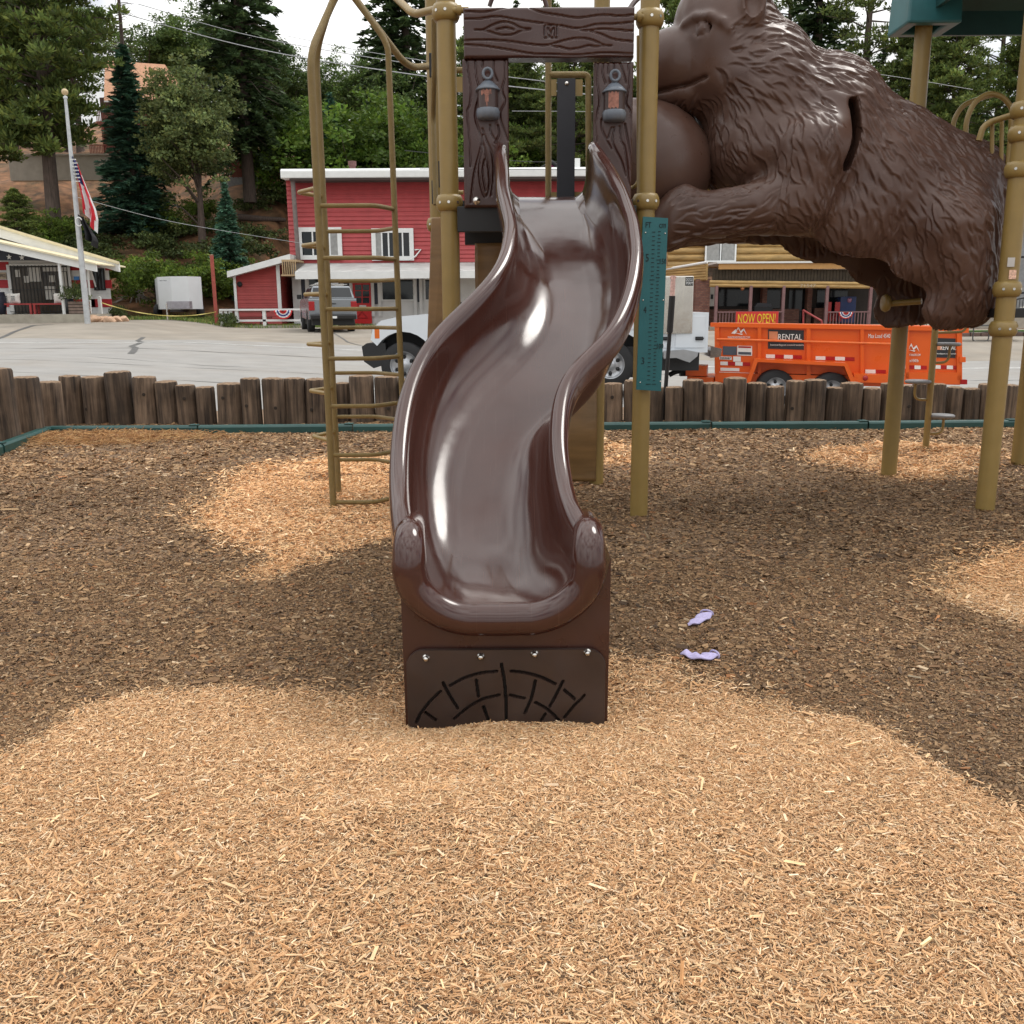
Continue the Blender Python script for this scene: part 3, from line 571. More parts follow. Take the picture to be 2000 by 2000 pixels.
Xq = np.where(outm, np.where(Xg < 0, cx0 - rx / np.maximum(rq, 1e-9) * rd, cx1 + rx / np.maximum(rq, 1e-9) * rd), Xg); Zq = np.where(outm, cz + rz / np.maximum(rq, 1e-9) * rd, Zg)
ed = np.minimum(np.minimum(Xg - x0, x1 - Xg), ztp - Zg); D = np.where(outm | (ed < .0015), .012, D)
vs = np.stack([Xq, 2.800 + D, Zq], -1).reshape(-1, 3); w_ = nx + 1; dk = (dist < .0046)
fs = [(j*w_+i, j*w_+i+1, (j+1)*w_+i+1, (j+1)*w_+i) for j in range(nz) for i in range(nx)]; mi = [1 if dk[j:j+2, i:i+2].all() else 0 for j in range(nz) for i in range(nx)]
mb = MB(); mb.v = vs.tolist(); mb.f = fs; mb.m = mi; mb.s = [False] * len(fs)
mb.build('front_plate', [bpd, M('slot_shade', (.012, .008, .006), rough=.8)], sl_)  # near-black slot floors: shade of the openings put into the colour
for px, py in ((832, 1286), (939, 1283), (1044, 1278), (1147, 1275)):
    c = P(px, py, 2.797); mb = MB(); mb.lathe([(.0, -.012), (.006, -.011), (.0085, -.006), (.009, 0), (.0125, .001), (.0125, .005)], (c.x, c.y, c.z), 16, axis='Y'); mb.build('bolt', steel, sl_)
# leg under the middle of the slide
# --- the tower
tw = thing('play_tower', 'gold post play tower with black deck behind the top of the slide', 'play tower', (.15, 6.15, 0))
posts = {'fl': (P(880, 500, 5.6).x, 5.6), 'fr': (P(1252, 800, 5.6).x, 5.6), 'bl': (P(853, 400, 6.72).x, 6.78), 'br': (P(1166, 800, 6.78).x, 6.78)}
def post(x, y, top, par, r=.0525, collars=(), lab=None, bot=-.1):
    mb = MB(); mb.tube([(x, y, bot), (x, y, top)], r, 28); o = mb.build('post', gold, par)
    if lab: o['label'] = lab
    for z in collars:
        mb = MB(); R_ = r
        mb.lathe([(R_, -.045), (R_ + .012, -.042), (R_ + .022, -.022), (R_ + .025, 0), (R_ + .022, .022), (R_ + .012, .042), (R_, .045)], (x, y, z), 28)
        for a_ in (-130, -90, -50):
            d = Vector((math.cos(R(a_)), math.sin(R(a_)), 0)); q = Vector((x, y, z)) + d * (R_ + .0225); mb.tube([q - d * .006, q + d * .0035], .008, 8, mat=1)
        mb.build('collar', [gold, steel], o)
    return o
zc1 = P(880, 395, 5.55).z; zt1 = P(870, 20, 5.55).z
post(*posts['fl'], 4.4, tw, collars=(zc1, zt1)); post(*posts['fr'], 4.4, tw, collars=(zc1, P(1268, 32, 5.55).z))
post(*posts['bl'], 4.4, tw, collars=(P(850, 437, 6.7).z,)); post(*posts['br'], 4.4, tw, collars=(zc1,))
X0, X1 = posts['fl'][0] - .02, posts['fr'][0] + .02; zd = 1.84
mb = MB(); mb.box((X0 + .04, 5.585, zd - .05), (X1 - .04, 6.80, zd)); mb.box((X0 + .05, 5.60, zd - .17), (X1 - .05, 5.63, zd - .052)); mb.box((X0 + .05, 6.74, zd - .17), (X1 - .05, 6.77, zd - .052)); mb.build('deck', blk, tw, bevel=.004)
# tan wave-moulded panel under the deck, at the back
mb = MB(); vs = []; nx, nz = 40, 60
for q in range(nz + 1):
    for p_ in range(nx + 1):
        x = X0 + .12 + (X1 - X0 - .30) * p_ / nx; z = .02 + 1.66 * q / nz; vs.append((x, 6.70 + .018 * math.sin(z * 9 + 1.4 * math.sin(x * 4)) + .008 * math.sin(x * 22), z))
mb.add(vs, [(q*(nx+1)+p_, q*(nx+1)+p_+1, (q+1)*(nx+1)+p_+1, (q+1)*(nx+1)+p_) for q in range(nz) for p_ in range(nx)], 0, True); o = mb.build('wave_panel', tan, tw); sm = o.modifiers.new('t', 'SOLIDIFY'); sm.thickness = .03
mb = MB(); a_ = P(838, 485, 6.6); b_ = P(868, 470, 6.3); c_ = P(826, 690, 6.6); mb.hexa([(c_.x - .03, 6.6, .0), (c_.x + .16, 6.55, .0), (c_.x + .16, 6.59, .0), (c_.x - .03, 6.64, .0), (a_.x + .02, 6.6, a_.z + .2), (a_.x + .11, 6.55, a_.z + .2), (a_.x + .11, 6.59, a_.z + .2), (a_.x + .02, 6.64, a_.z + .2)])
mb.build('side_board', tan, tw, bevel=.01)
# back ladder opening with black board
Yk = 6.80
def rail(par, pts, r, name='rail', mat=None, fr=.05, n=12): mb = MB(); mb.tube(fillet(pts, fr) if len(pts) > 2 else pts, r, n); return mb.build(name, mat or gold, par)
pa, pb, pc, pd = P(1071, 0, Yk), P(1071, 384, Yk), P(1150, 143, Yk), P(1150, 384, Yk)
rail(tw, [pa, pb], .021, 'ladder_rail', goldt); rail(tw, [P(1071, 146, Yk), P(1149, 146, Yk), pd], .021, 'ladder_rail', goldt, .03)
mb = MB(); mb.box(*bx(1088, 1123, 153, 392, Yk - .03, Yk - .01)); mb.build('black_board', dgrey, tw, bevel=.003)
for q_ in ((1073, 1087, 155, 187), (1124, 1138, 155, 187), (1072, 1150, 375, 384)):
    mb = MB(); mb.box(*bx(*q_, Yk - .01, Yk)); mb.build('bracket', gold, tw)
c = P(1107, 163, Yk - .03); mb = MB(); mb.lathe([(0, -.01), (.01, -.008), (.016, -.001), (.016, .001)], tuple(c), 14, axis='Y'); mb.build('bolt', steel, tw)
# left side: rail behind the arch, board pieces and handles between the posts
rail(tw, [P(888, 137, Yk), P(912, 137, Yk), ], .02, 'top_rail', goldt); rail(tw, [P(888, 376, Yk), P(905, 376, Yk)], .015, 'top_rail', gold)
mb = MB(); mb.box(*bx(890, 905, 150, 180, Yk - .01, Yk)); mb.build('bracket', gold, tw)
for (x_, y0_, y1_, Yq) in ((842, 103, 150, 6.3), (860, 314, 366, 5.75), (847, 352, 398, 6.2)):
    mb = MB(); mb.box(*bx(x_ - 4, x_ + 4, y0_, y1_, Yq, Yq + .03)); mb.build('side_clip', blk, tw, bevel=.004)
rail(tw, [P(848, 36, 5.9), P(848, 150, 6.0), P(846, 230, 6.2), P(851, 400, 6.1)], .016, 'side_rail', goldt)
# vertical hoops next to the right post
rail(tw, [P(1247, 70, 5.75), P(1247, 355, 5.75), P(1238, 366, 5.75), P(1226, 366, 5.9)], .011, 'hand_rail', gold, .03)
rail(tw, [P(1252, 20, 5.9), P(1252, 300, 5.9)], .012, 'hand_rail', gold)
rail(tw, [P(956, 12, 6.4), P(962, -6, 6.4), P(990, -26, 6.4), P(1040, -30, 6.4), P(1062, -6, 6.4), P(1068, 14, 6.4)], .014, 'top_hoop', bpm)
rail(tw, [P(1228, 20, 5.8), P(1240, 2, 5.85), P(1256, -10, 5.9)], .014, 'top_hoop', bpm)
for px, py in ((903, 20), (1244, 33)):
    c = P(px - 6 if px < 1000 else px + 4, py, 5.55); mb = MB(); mb.tube([c + Vector((-.05, 0, 0)), c + Vector((.05, 0, 0))], .017, 12); mb.tube([c + Vector((-.012, 0, 0)), c + Vector((.012, 0, 0))], .027, 12); mb.build('clamp_arm', gold, tw)
# black deck flange behind the arch foot
mb = MB(); mb.box(*bx(893, 1243, 402, 452, 5.53, 5.56)); mb.build('deck_edge', blk, tw, bevel=.004)

# --- wood-grain arch panel with lanterns
ar = thing('arch_panel', 'brown wood grain plastic arch with an M, framing the slide entrance', 'arch panel', (.12, 5.5, 1.8))
def relief(name, px0, px1, py0, py1, Y, lines, par, thick=.07, res=.0045, mat=None, skewl=0, edge=.012):
    a, b = P(px0, py1, Y), P(px1, py0, Y); nx = int((b.x - a.x) / res); nz = int((b.z - a.z) / res)
    xs = np.linspace(a.x, b.x, nx + 1); zs = np.linspace(a.z, b.z, nz + 1); Xg, Zg = np.meshgrid(xs, zs); D = np.zeros_like(Xg)
    for pts, wd, dp in lines:
        q = [P(x, y, Y) for x, y in pts]; q = np.array([(v.x, v.z) for v in q]); q = catmull(q, 6) if len(q) > 2 else q
        dist = np.full(Xg.shape, 9.)
        for i in range(len(q) - 1):
            e = q[i+1] - q[i]; L2 = (e ** 2).sum() + 1e-12; t = np.clip(((Xg - q[i][0]) * e[0] + (Zg - q[i][1]) * e[1]) / L2, 0, 1)
            dist = np.minimum(dist, np.hypot(Xg - q[i][0] - t * e[0], Zg - q[i][1] - t * e[1]))
        D = np.maximum(D, dp * np.exp(-(dist / wd) ** 2)) - .0035 * np.exp(-((dist - wd * 2.1) / wd) ** 2)
    ed = np.minimum(np.minimum(Xg - a.x, b.x - Xg), np.minimum(Zg - a.z, b.z - Zg)); D = D + edge * (1 - np.clip(ed / edge, 0, 1)) ** 2
    D += .003 * np.sin(Xg * 17 + 3 * np.sin(Zg * 9)) * .5
    vs = np.stack([Xg, Y + D, Zg], -1).reshape(-1, 3); w_ = nx + 1
    fs = [(j*w_+i, j*w_+i+1, (j+1)*w_+i+1, (j+1)*w_+i) for j in range(nz) for i in range(nx)]
    mb = MB(); mb.add(vs.tolist(), fs, 0, True); yb = Y + thick
    ring = [i for i in range(w_)] + [j*w_+nx for j in range(1, nz+1)] + [nz*w_+i for i in range(nx-1, -1, -1)] + [j*w_ for j in range(nz-1, 0, -1)]
    rv = [vs[i] for i in ring]; bk = [(v[0], yb, v[2]) for v in rv]; n = len(rv)
    mb.add([tuple(v) for v in rv] + bk, [(i, n+i, n+(i+1)%n, (i+1)%n) for i in range(n)]); mb.add(bk, [tuple(range(n))[::-1]])
    return mb.build(name, mat or bpm, par)
S = .2329
def zl(l, ox=850, oy=0): return [(ox + x * S, oy + y * S) for x, y in l]
gw, gd = .0045, .0115
hl = [zl(l) for l in ([(250,95),(420,100),(560,70),(640,55)], [(790,65),(900,105),(1050,130),(1200,150),(1400,125),(1540,135),(1670,125)], [(250,160),(380,155),(520,140),(680,165),(860,190),(1050,215),(1200,240),(1350,205),(1500,200),(1670,185)],
      [(250,340),(420,335),(600,345),(780,370),(930,380),(1080,340),(1200,320),(1310,335),(1420,380),(1480,385)], [(250,375),(400,385),(600,415),(800,450),(950,455),(1200,460),(1400,445),(1670,450)],
      [(330,250),(400,250),(470,215),(560,185),(640,195),(720,235),(800,245),(720,260),(650,290),(560,295),(470,270),(400,250)], [(510,248),(590,235),(660,248)], [(1215,255),(1300,255),(1400,245),(1520,250),(1670,262)], [(1300,258),(1400,290),(1500,330),(1670,350)],
      [(975,385),(1050,395),(1120,412),(1200,405),(1280,385),(1350,390),(1420,380)])]
lines = [(l, gw, gd) for l in hl]
Mx = lambda x, y: (850 + x * S, y * S)
lines += [([Mx(a, b), Mx(c_, d_)], .0042, .016) for a, b, c_, d_ in ((918,212,1022,212),(918,212,918,315),(1022,212,1022,315),(918,315,1022,315),(942,225,942,300),(945,225,968,290),(968,290,992,225),(996,225,998,300),(955,300,965,300))]
relief('header_beam', 906, 1240, 12, 113, 5.475, lines, ar, .11)
vl = [zl(l) for l in ([(265,490),(275,600),(300,760),(290,880),(270,940),(280,1100),(300,1400)], [(335,490),(345,640),(375,780),(345,900),(340,1000),(385,1150),(380,1250),(330,1450),(300,1700)], [(400,490),(395,560)], [(490,490),(490,600),(520,680)], [(580,490),(585,640),(560,760),(585,850),(540,960),(580,1100),(610,1180)],
      [(395,1080),(430,1180),(480,1300),(490,1450),(470,1640)], [(460,1050),(470,1120),(520,1200)], [(400,1130),(395,1250),(370,1380),(380,1540),(420,1650),(455,1560),(450,1420),(425,1300),(400,1200)], [(415,1340),(400,1450),(425,1600)], [(525,1050),(535,1130),(500,1200)])]
relief('upright', 907, 993, 114, 405, 5.50, [(l, gw, gd) for l in vl], ar, .075)
vr = [zl(l) for l in ([(1365,520),(1360,700),(1380,850),(1360,950),(1345,1080),(1355,1190)], [(1410,520),(1405,620),(1430,700)], [(1450,520),(1455,620)], [(1500,520),(1500,600)], [(1550,520),(1580,620),(1600,700)], [(1620,520),(1625,700),(1600,860),(1640,950),(1650,1200)], [(1400,1000),(1400,1080),(1440,1180),(1480,1250)], [(1480,1070),(1450,1160)], [(1500,1070),(1490,1200),(1560,1350),(1600,1480)], [(1545,1060),(1560,1180),(1590,1250),(1620,1500),(1640,1560)], [(1590,1040),(1620,1200),(1650,1400)])]
relief('upright', 1158, 1238, 120, 402, 5.50, [(l, gw, gd) for l in vr], ar, .075)
c = P(931, 392, 5.50); mb = MB(); mb.lathe([(.0, -.014), (.006, -.012), (.008, -.007), (.02, -.006), (.021, .002)], tuple(c), 18, axis='Y'); mb.build('bolt', steel, ar)
lc = M('lantern_blue_grey', (.12, .14, .17), rough=.38, var=.2, scale=20, dirt=.3, dirtcol=(.2, .19, .18)); lg = M('lantern_peeling_red', (.20, .075, .05), rough=.2, var=.1, scale=20, dirt=.95, dirtcol=(.028, .018, .016)); lb = M('lantern_brown', (.05, .028, .024), rough=.3)
for k, (px, py, lab) in enumerate(((953, 195, 'left moulded lantern with flecks of orange paint'), (1200, 199, 'right moulded lantern with a pale peeled patch'))):
    c = P(px, py, 5.485); u = .0029 * 1.0; y = c.y
    L_ = MB(); L_.lathe([(.056, .046), (.056, -.048)], tuple(c), 24); L_.add([], []); b_ = L_.build('lantern', lb, ar); b_['label'] = lab
    g = MB(); 
    for (a0, a1, z0, z1) in (((-130, -72, -.040, .040),) if k else ((-128, -70, .018, .042), (-105, -85, -.02, .02), (-98, -92, -.04, -.02))):
        n_ = 10; q = []
        for z in (z0, z1):
            for t in np.linspace(a0, a1, n_): q.append((c.x + .0575 * math.cos(R(t)) , c.y + .0575 * math.sin(R(t)), c.z + z + (.006 * math.sin(t * 1.3))))
        g.add(q, [(i, i+1, n_+i+1, n_+i) for i in range(n_-1)], 0, True)
    g.build('peeled_paint', M('faded_orange_paint', (.30, .125, .085), rough=.5, var=.45, scale=60), b_)
    m_ = MB(); m_.lathe([(.0, .105), (.014, .10), (.03, .088), (.05, .070), (.066, .052), (.066, .046), (.0, .044)], tuple(c), 24); m_.build('lantern_cap', lc, b_)
    m_ = MB(); m_.lathe([(.0, -.105), (.05, -.100), (.062, -.088), (.064, -.058), (.060, -.050), (.06, -.046), (0, -.045)], tuple(c), 24); m_.build('lantern_base', lc, b_)
    m_ = MB(); q = [(c.x + .024 * math.cos(t), y - .02, c.z + .128 + .026 * math.sin(t)) for t in np.linspace(0, 2*math.pi, 24, endpoint=False)]; m_.tube(q, .008, 10, closed=True); m_.build('hanging_ring', lc, b_)

# --- height chart board hung on the right front post
hc = thing('height_chart', 'teal height measuring board with FT and cm scales on the gold post', 'height chart', (P(1272, 700, 5.49).x, 5.49, .75))
Yh = 5.50; tl, tr, br_, bl_ = P(1256, 423, Yh), P(1305, 426, Yh), P(1291, 764, Yh), P(1243, 761, Yh)
mb = MB(); mb.prism([(bl_.x, bl_.z), (br_.x, br_.z), (tr.x, tr.z), (tl.x, tl.z)], Yh, Yh + .02); mb.build('board', M('teal_sheet', (.012, .125, .140), rough=.42, var=.12, scale=6, dirt=.15, dirtcol=(.05, .2, .2)), hc, bevel=.003)
slot_m = M('slot_shadow', (.004, .018, .022), rough=.7); mb = MB()
def hp(u, v): return P(1245.5 + (1307 - 1247.5) * 0 + 12 * v + u * 47.5, 762 - v * 338, Yh)  # u across, v up
def mark(u, v, wd, h=.0035): c = hp(u, v); mb.box((c.x - wd / 2, Yh - .0025, c.z - h / 2), (c.x + wd / 2, Yh + .002, c.z + h / 2))
for i in range(36): mark(.43 + .0, .035 + i * .0251, .016 if (i % 12 not in (0,)) else .026)
for i in range(44): mark(.66, .035 + i * .0205, .014 if i % 5 else .022)
mb.build('scale_slots', slot_m, hc); mb = MB()
for s_, u, v, h_ in (('FT', .20, .955, .030), ('cm', .78, .950, .022), ('5', .20, .765, .042), ('150', .86, .745, .028), ('4', .18, .465, .036), ('100', .86, .255, .028), ('3', .17, .17, .040)):
    c = hp(u, v); mb.text(s_, (c.x, Yh - .001, c.z), h_, None, ex=.002, sx=.72)
mb.build('lettering', slot_m, hc)
for u, v in ((.09, .91), (.90, .905), (.09, .52), (.92, .52), (.09, .045), (.92, .05)):
    c = hp(u, v); mb = MB(); mb.lathe([(0, -.004), (.004, -.003), (.005, .001)], tuple(c), 10, axis='Y'); mb.build('screw', steel, hc)

# --- loop ladder climber on the left
lc_ = thing('loop_climber', 'gold tube ladder climber with looped rungs, left of the slide', 'climber', (-1.15, 6.1, 0))
def cr(pts, r, name, mat=goldt, fr=.06, n=12): return rail(lc_, pts, r, name, mat, fr, n)
fY = G(651, 990).y; bY = G(660, 964).y; rY = (fY + bY) / 2; rf, rb = .0215, .0195
cr([(P(652, 1000, fY).x, fY, -.1), P(605, 105, fY), P(652, 0, rY), P(676, -42, rY + .02)], rf, 'front_rail', fr=.12, n=16)
cr([(P(662, 964, bY).x, bY, -.1), P(617, 102, bY), P(648, 2, rY + .05), P(676, -42, rY + .02)], rb, 'back_rail', fr=.12, n=16)
rr_ = [P(800, 985, rY)]; rr_ = [Vector((P(757, 95, rY).x + .0, rY, -.1))] ; xr_b = P(783, 700, rY).x; xr_t = P(757, 95, rY).x
cr([(xr_b + .01, rY, -.1), P(783, 720, rY), P(758, 95, rY), P(748, 72, rY), P(668, -38, rY)], rb * .95, 'right_rail', fr=.1, n=16)
cr([P(688, -10, rY), P(785, 118, 6.4), P(806, 132, 6.5), P(838, 129, 6.66)], .021, 'upper_brace', goldt, .12)
cr([P(765, -12, rY), P(803, 24, 5.85), P(815, 27, 5.8), P(852, 18, 5.62)], .021, 'upper_brace', gold, .08)
for i, y in enumerate((402, 504, 604, 700.5, 793.5, 889, 981)):
    a = P(652 + (y - 990) * .0535 + 3, y, fY); z = a.z; b = Vector((P(733, y, fY).x, fY - .0, z)); e = Vector((xr_b + (xr_t - xr_b) * z / 2.75, rY, z)); cr([a, b, e], .0138, 'rung', n=10)
for i, y in enumerate((452, 549, 640, 728.5, 814, 898)):
    a = P(661 + (y - 964) * .055 + 2, y, bY); z = a.z; b = Vector((P(735, y, bY).x, bY, z)); e = Vector((xr_b + (xr_t - xr_b) * z / 2.75, rY, z)); cr([a, b, e], .0130, 'rung', n=10)
for px, py in ((578, 376), (586, 480), (590, 575), (596, 672), (601, 763), (607, 852)):
    t = P(px + 4, py, rY); z = t.z; fx = P(0, 0, 1); a = Vector((P(652 + (py - 990) * .0535, py, fY).x, fY, z)); b = Vector((P(661 + (py - 964) * .055, py, bY).x, bY, z)); cr([a, t, b], .0130, 'side_loop', gold, .03, 10)

# --- second tower at the right: posts, roof, hoops, deck
t2 = thing('roofed_tower', 'gold post tower with dark green roof at the right, behind the bear', 'play tower', (3.5, 6.5, 0))
q1 = G(1923, 999); q2 = G(1735, 931); q3 = G(1988, 912)
def post2(q, collars, top=4.2): return post(q.x, q.y, top, t2, .055, collars)
post2(q1, (P(1955, 642, q1.y).z, P(1960, 565, q1.y).z, P(1990, 332, q1.y).z, P(1998, 262, q1.y).z, P(2000, 215, q1.y).z)); post2(q2, ()); post2(Vector((q3.x, q3.y, 0)), ())
mb = MB(); mb.box((q1.x - .02, q1.y + .05, 1.17), (q1.x + 1.15, q2.y + .1, 1.225)); mb.build('deck', blk, t2, bevel=.004)
grn = M('dark_green_roof_plastic', (.010, .060, .058), rough=.45, var=.2, scale=4, dirt=.25, dirtcol=(.03, .12, .12)); ez = P(1880, 67, 7.4).z
xa_, xb_ = P(1752, 65, 7.4).x, 5.0; ya_, yb_ = 5.3, 7.45; mb = MB()
cxm, cym = (xa_ + xb_) / 2, (ya_ + yb_) / 2
for k_ in range(2):
    o_ = .0 if k_ == 0 else .03
    vs = [(xa_ + o_, ya_ + o_, ez), (xb_ - o_, ya_ + o_, ez), (xb_ - o_, yb_ - o_, ez), (xa_ + o_, yb_ - o_, ez), (xa_ + o_, ya_ + o_, ez + .16), (xb_ - o_, ya_ + o_, ez + .16), (xb_ - o_, yb_ - o_, ez + .16), (xa_ + o_, yb_ - o_, ez + .16), (cxm - .3, cym - .3, ez + 1.15 - o_), (cxm + .3, cym - .3, ez + 1.15 - o_), (cxm + .3, cym + .3, ez + 1.15 - o_), (cxm - .3, cym + .3, ez + 1.15 - o_)]
    fs = [(0, 1, 5, 4), (1, 2, 6, 5), (2, 3, 7, 6), (3, 0, 4, 7), (4, 5, 9, 8), (5, 6, 10, 9), (6, 7, 11, 10), (7, 4, 8, 11), (8, 9, 10, 11)]
    mb.add(vs, fs)
mb.add([(xa_, ya_, ez), (xb_, ya_, ez), (xb_, yb_, ez), (xa_, yb_, ez), (xa_ + .03, ya_ + .03, ez), (xb_ - .03, ya_ + .03, ez), (xb_ - .03, yb_ - .03, ez), (xa_ + .03, yb_ - .03, ez)], [(0, 4, 5, 1), (1, 5, 6, 2), (2, 6, 7, 3), (3, 7, 4, 0)])
rf_ = mb.build('roof', grn, t2)
cc = P(1806, 45, q2.y); mb = MB(); z0 = P(1806, 44, q2.y - .18).z
for (o1, z_) in ((.26, z0),):
    w0, w1 = .18, .16; xx0, yy0 = q2.x, q2.y; zt = z0 + .75
    ou = [(xx0 - w0, yy0 - w0), (xx0 + w0, yy0 - w0), (xx0 + w0, yy0 + w0), (xx0 - w0, yy0 + w0)]; inn = [(xx0 + (x - xx0) * .55, yy0 + (y - yy0) * .55) for x, y in ou]
    mb.add([(x, y, z0) for x, y in ou] + [(xx0 + (x - xx0) * .85, yy0 + (y - yy0) * .85, zt) for x, y in ou] + [(x, y, z0) for x, y in inn] + [(x, y, zt) for x, y in inn], [(0,1,5,4),(1,2,6,5),(2,3,7,6),(3,0,4,7),(0,8,9,1),(1,9,10,2),(2,10,11,3),(3,11,8,0),(8,12,13,9),(9,13,14,10),(10,14,15,11),(11,15,12,8)])
mb.build('post_cover', M('teal_roof_cover', (.02, .115, .125), rough=.4, var=.25, scale=5, dirt=.3, dirtcol=(.04, .17, .18)), rf_, bevel=.015)
g2 = lambda pts, r=.017, fr=.12, nm='guard_rail': rail(t2, pts, r, nm, gold, fr)
Yg = 6.95
g2([P(1856, 330, Yg), P(1862, 235, Yg), P(1880, 205, Yg), P(1930, 187, Yg), P(1945, 184, Yg)], fr=.15); g2([P(1882, 400, Yg - .3), P(1887, 235, Yg - .3), P(1902, 200, Yg - .3), P(1930, 181, Yg - .3), P(1958, 188, Yg - .3), P(1978, 212, Yg - .3), P(1983, 260, Yg - .3), P(1975, 480, Yg - .3)], fr=.12)
g2([P(1912, 275, 6.0), P(1920, 248, 6.0), P(1935, 238, 6.0), P(1985, 222, 5.9), P(2004, 212, 5.85)], .018)
for a_, b_ in ((1938, 1935), (1957, 1952), (1974, 1966), (1976, 1946)):
    g2([P(a_, 232, 6.02), P(b_, 545, 6.02)], .012, nm='baluster')
mb = MB()
for z0_, z1_, x_ in ((503, 521, 1975), (527, 545, 1978)): mb.box(*bx(x_ - 7, x_ + 7, z0_, z1_, q1.y - .0585, q1.y - .056), mat=0 if z0_ == 503 else 1)
mb.build('sticker', [M('grey_sticker', (.5, .48, .45), rough=.5), M('orange_white_sticker', (.72, .45, .33), rough=.5, var=.5, scale=80)], t2)
# gold brace under the bear
g2([P(1727, 594, 6.45), P(1800, 588, 6.3)], .02, nm='deck_brace'); c = P(1730, 592, 6.44); mb = MB(); mb.lathe([(0, -.02), (.05, -.02), (.06, 0), (.05, .02), (0, .02)], tuple(c), 16, axis='X'); mb.build('brace_clamp', gold, t2)
# round step climber
sc_ = thing('step_climber', 'gold pole climber with round grey steps beyond the bear', 'climber', tuple(G(1807, 888)))
pY = G(1807, 888).y; rail(sc_, [(G(1807, 888).x, pY, -.1), P(1827, 640, pY), P(1838, 470, pY), P(1860, 440, pY - .2), P(1935, 430, 7.0)], .026, 'pole', gold, .15, 14)
stp = M('grey_step_plastic', (.17, .165, .165), rough=.5, var=.2)
for px, py, d in ((1781, 886, -1), (1839, 812, 1), (1793, 745, -1), (1851, 672, 1), (1885, 612, 1)):
    c = P(px, py, pY); mb = MB(); mb.lathe([(0, .012), (.095, .012), (.105, .004), (.105, -.008), (.09, -.016), (0, -.02)], tuple(c), 24); mb.build('step', stp, sc_)
    xp = P(1807 + (888 - py) * .082, py, pY).x; z = c.z
    if py < 880: rail(sc_, [Vector((c.x + .02 * d, pY, z - .01)), Vector((c.x + .02 * d, pY, z - .15)), Vector((xp, pY, z - .155))], .011, 'step_bracket', gold, .06, 10)
# ---------------------------------------------------------------- the bear crawl tunnel
YC, YN = 6.35, 5.98
bt = thing('bear_tunnel', 'huge brown moulded bear with carved fur spanning between the two towers', 'bear climber', (2.1, YC, 1.1))
hs = .0125; gx = np.arange(.80, 3.42, hs); gy = np.arange(5.62, 7.12, hs); gz = np.arange(.98, 3.36, hs)
GX, GY, GZ = [a.astype(np.float32) for a in np.meshgrid(gx, gy, gz, indexing='ij')]
def E(px, py, rx, rz, ry, Y=YC, rot=0, dy=0):   # ellipsoid, centre and radii in photograph pixels (ry in metres)
    c = P(px, py, Y); k = (Y * .977 + .3) / F; a, b, c_ = rx * k, ry, rz * k
    x, y, z = GX - c.x, GY - c.y - dy, GZ - c.z
    if rot: cr_, sr = math.cos(R(rot)), math.sin(R(rot)); x, z = x * cr_ + z * sr, -x * sr + z * cr_
    k0 = np.sqrt((x / a) ** 2 + (y / b) ** 2 + (z / c_) ** 2); k1 = np.sqrt((x / a / a) ** 2 + (y / b / b) ** 2 + (z / c_ / c_) ** 2) + 1e-6
    return k0 * (k0 - 1) / k1
def Kp(p, q, r0, r1):
    p, q = np.array(p), np.array(q); d = q - p; L2 = d @ d
    t = np.clip(((GX - p[0]) * d[0] + (GY - p[1]) * d[1] + (GZ - p[2]) * d[2]) / L2, 0, 1)
    return np.sqrt((GX - p[0] - t * d[0]) ** 2 + (GY - p[1] - t * d[1]) ** 2 + (GZ - p[2] - t * d[2]) ** 2) - (r0 + (r1 - r0) * t)
def su(a, b, k):
    h = np.clip(.5 + .5 * (b - a) / k, 0, 1); return b * (1 - h) + a * h - k * h * (1 - h)
def pt(px, py, Y): v = P(px, py, Y); return (v.x, v.y, v.z)
f = E(1815, 415, 132, 140, .50)
f = su(f, E(1880, 372, 72, 80, .40, rot=0), .08)
f = su(f, E(1695, 376, 165, 162, .50, rot=-12), .12)
f = su(f, E(1585, 294, 135, 168, .48, rot=-18), .10)
f = su(f, E(1770, 520, 120, 70, .46), .10)
f = su(f, E(1630, 440, 120, 100, .47), .10)
f = su(f, E(1485, 205, 108, 145, .42), .09)
f = su(f, E(1458, 302, 84, 84, .43), .08)
f = su(f, E(1418, 105, 98, 125, .335), .05)     # head
f = su(f, E(1432, 165, 80, 70, .37), .05)       # cheeks
f = su(f, E(1380, 150, 66, 66, .27), .04)
f = su(f, E(1318, 130, 70, 64, .235), .02)     # muzzle
f = su(f, E(1345, 190, 66, 36, .20), .02)      # lower jaw
f = su(f, E(1360, 42, 36, 55, .20), .05)        # brow ridge
k_ = (YC * .977 + .3) / F
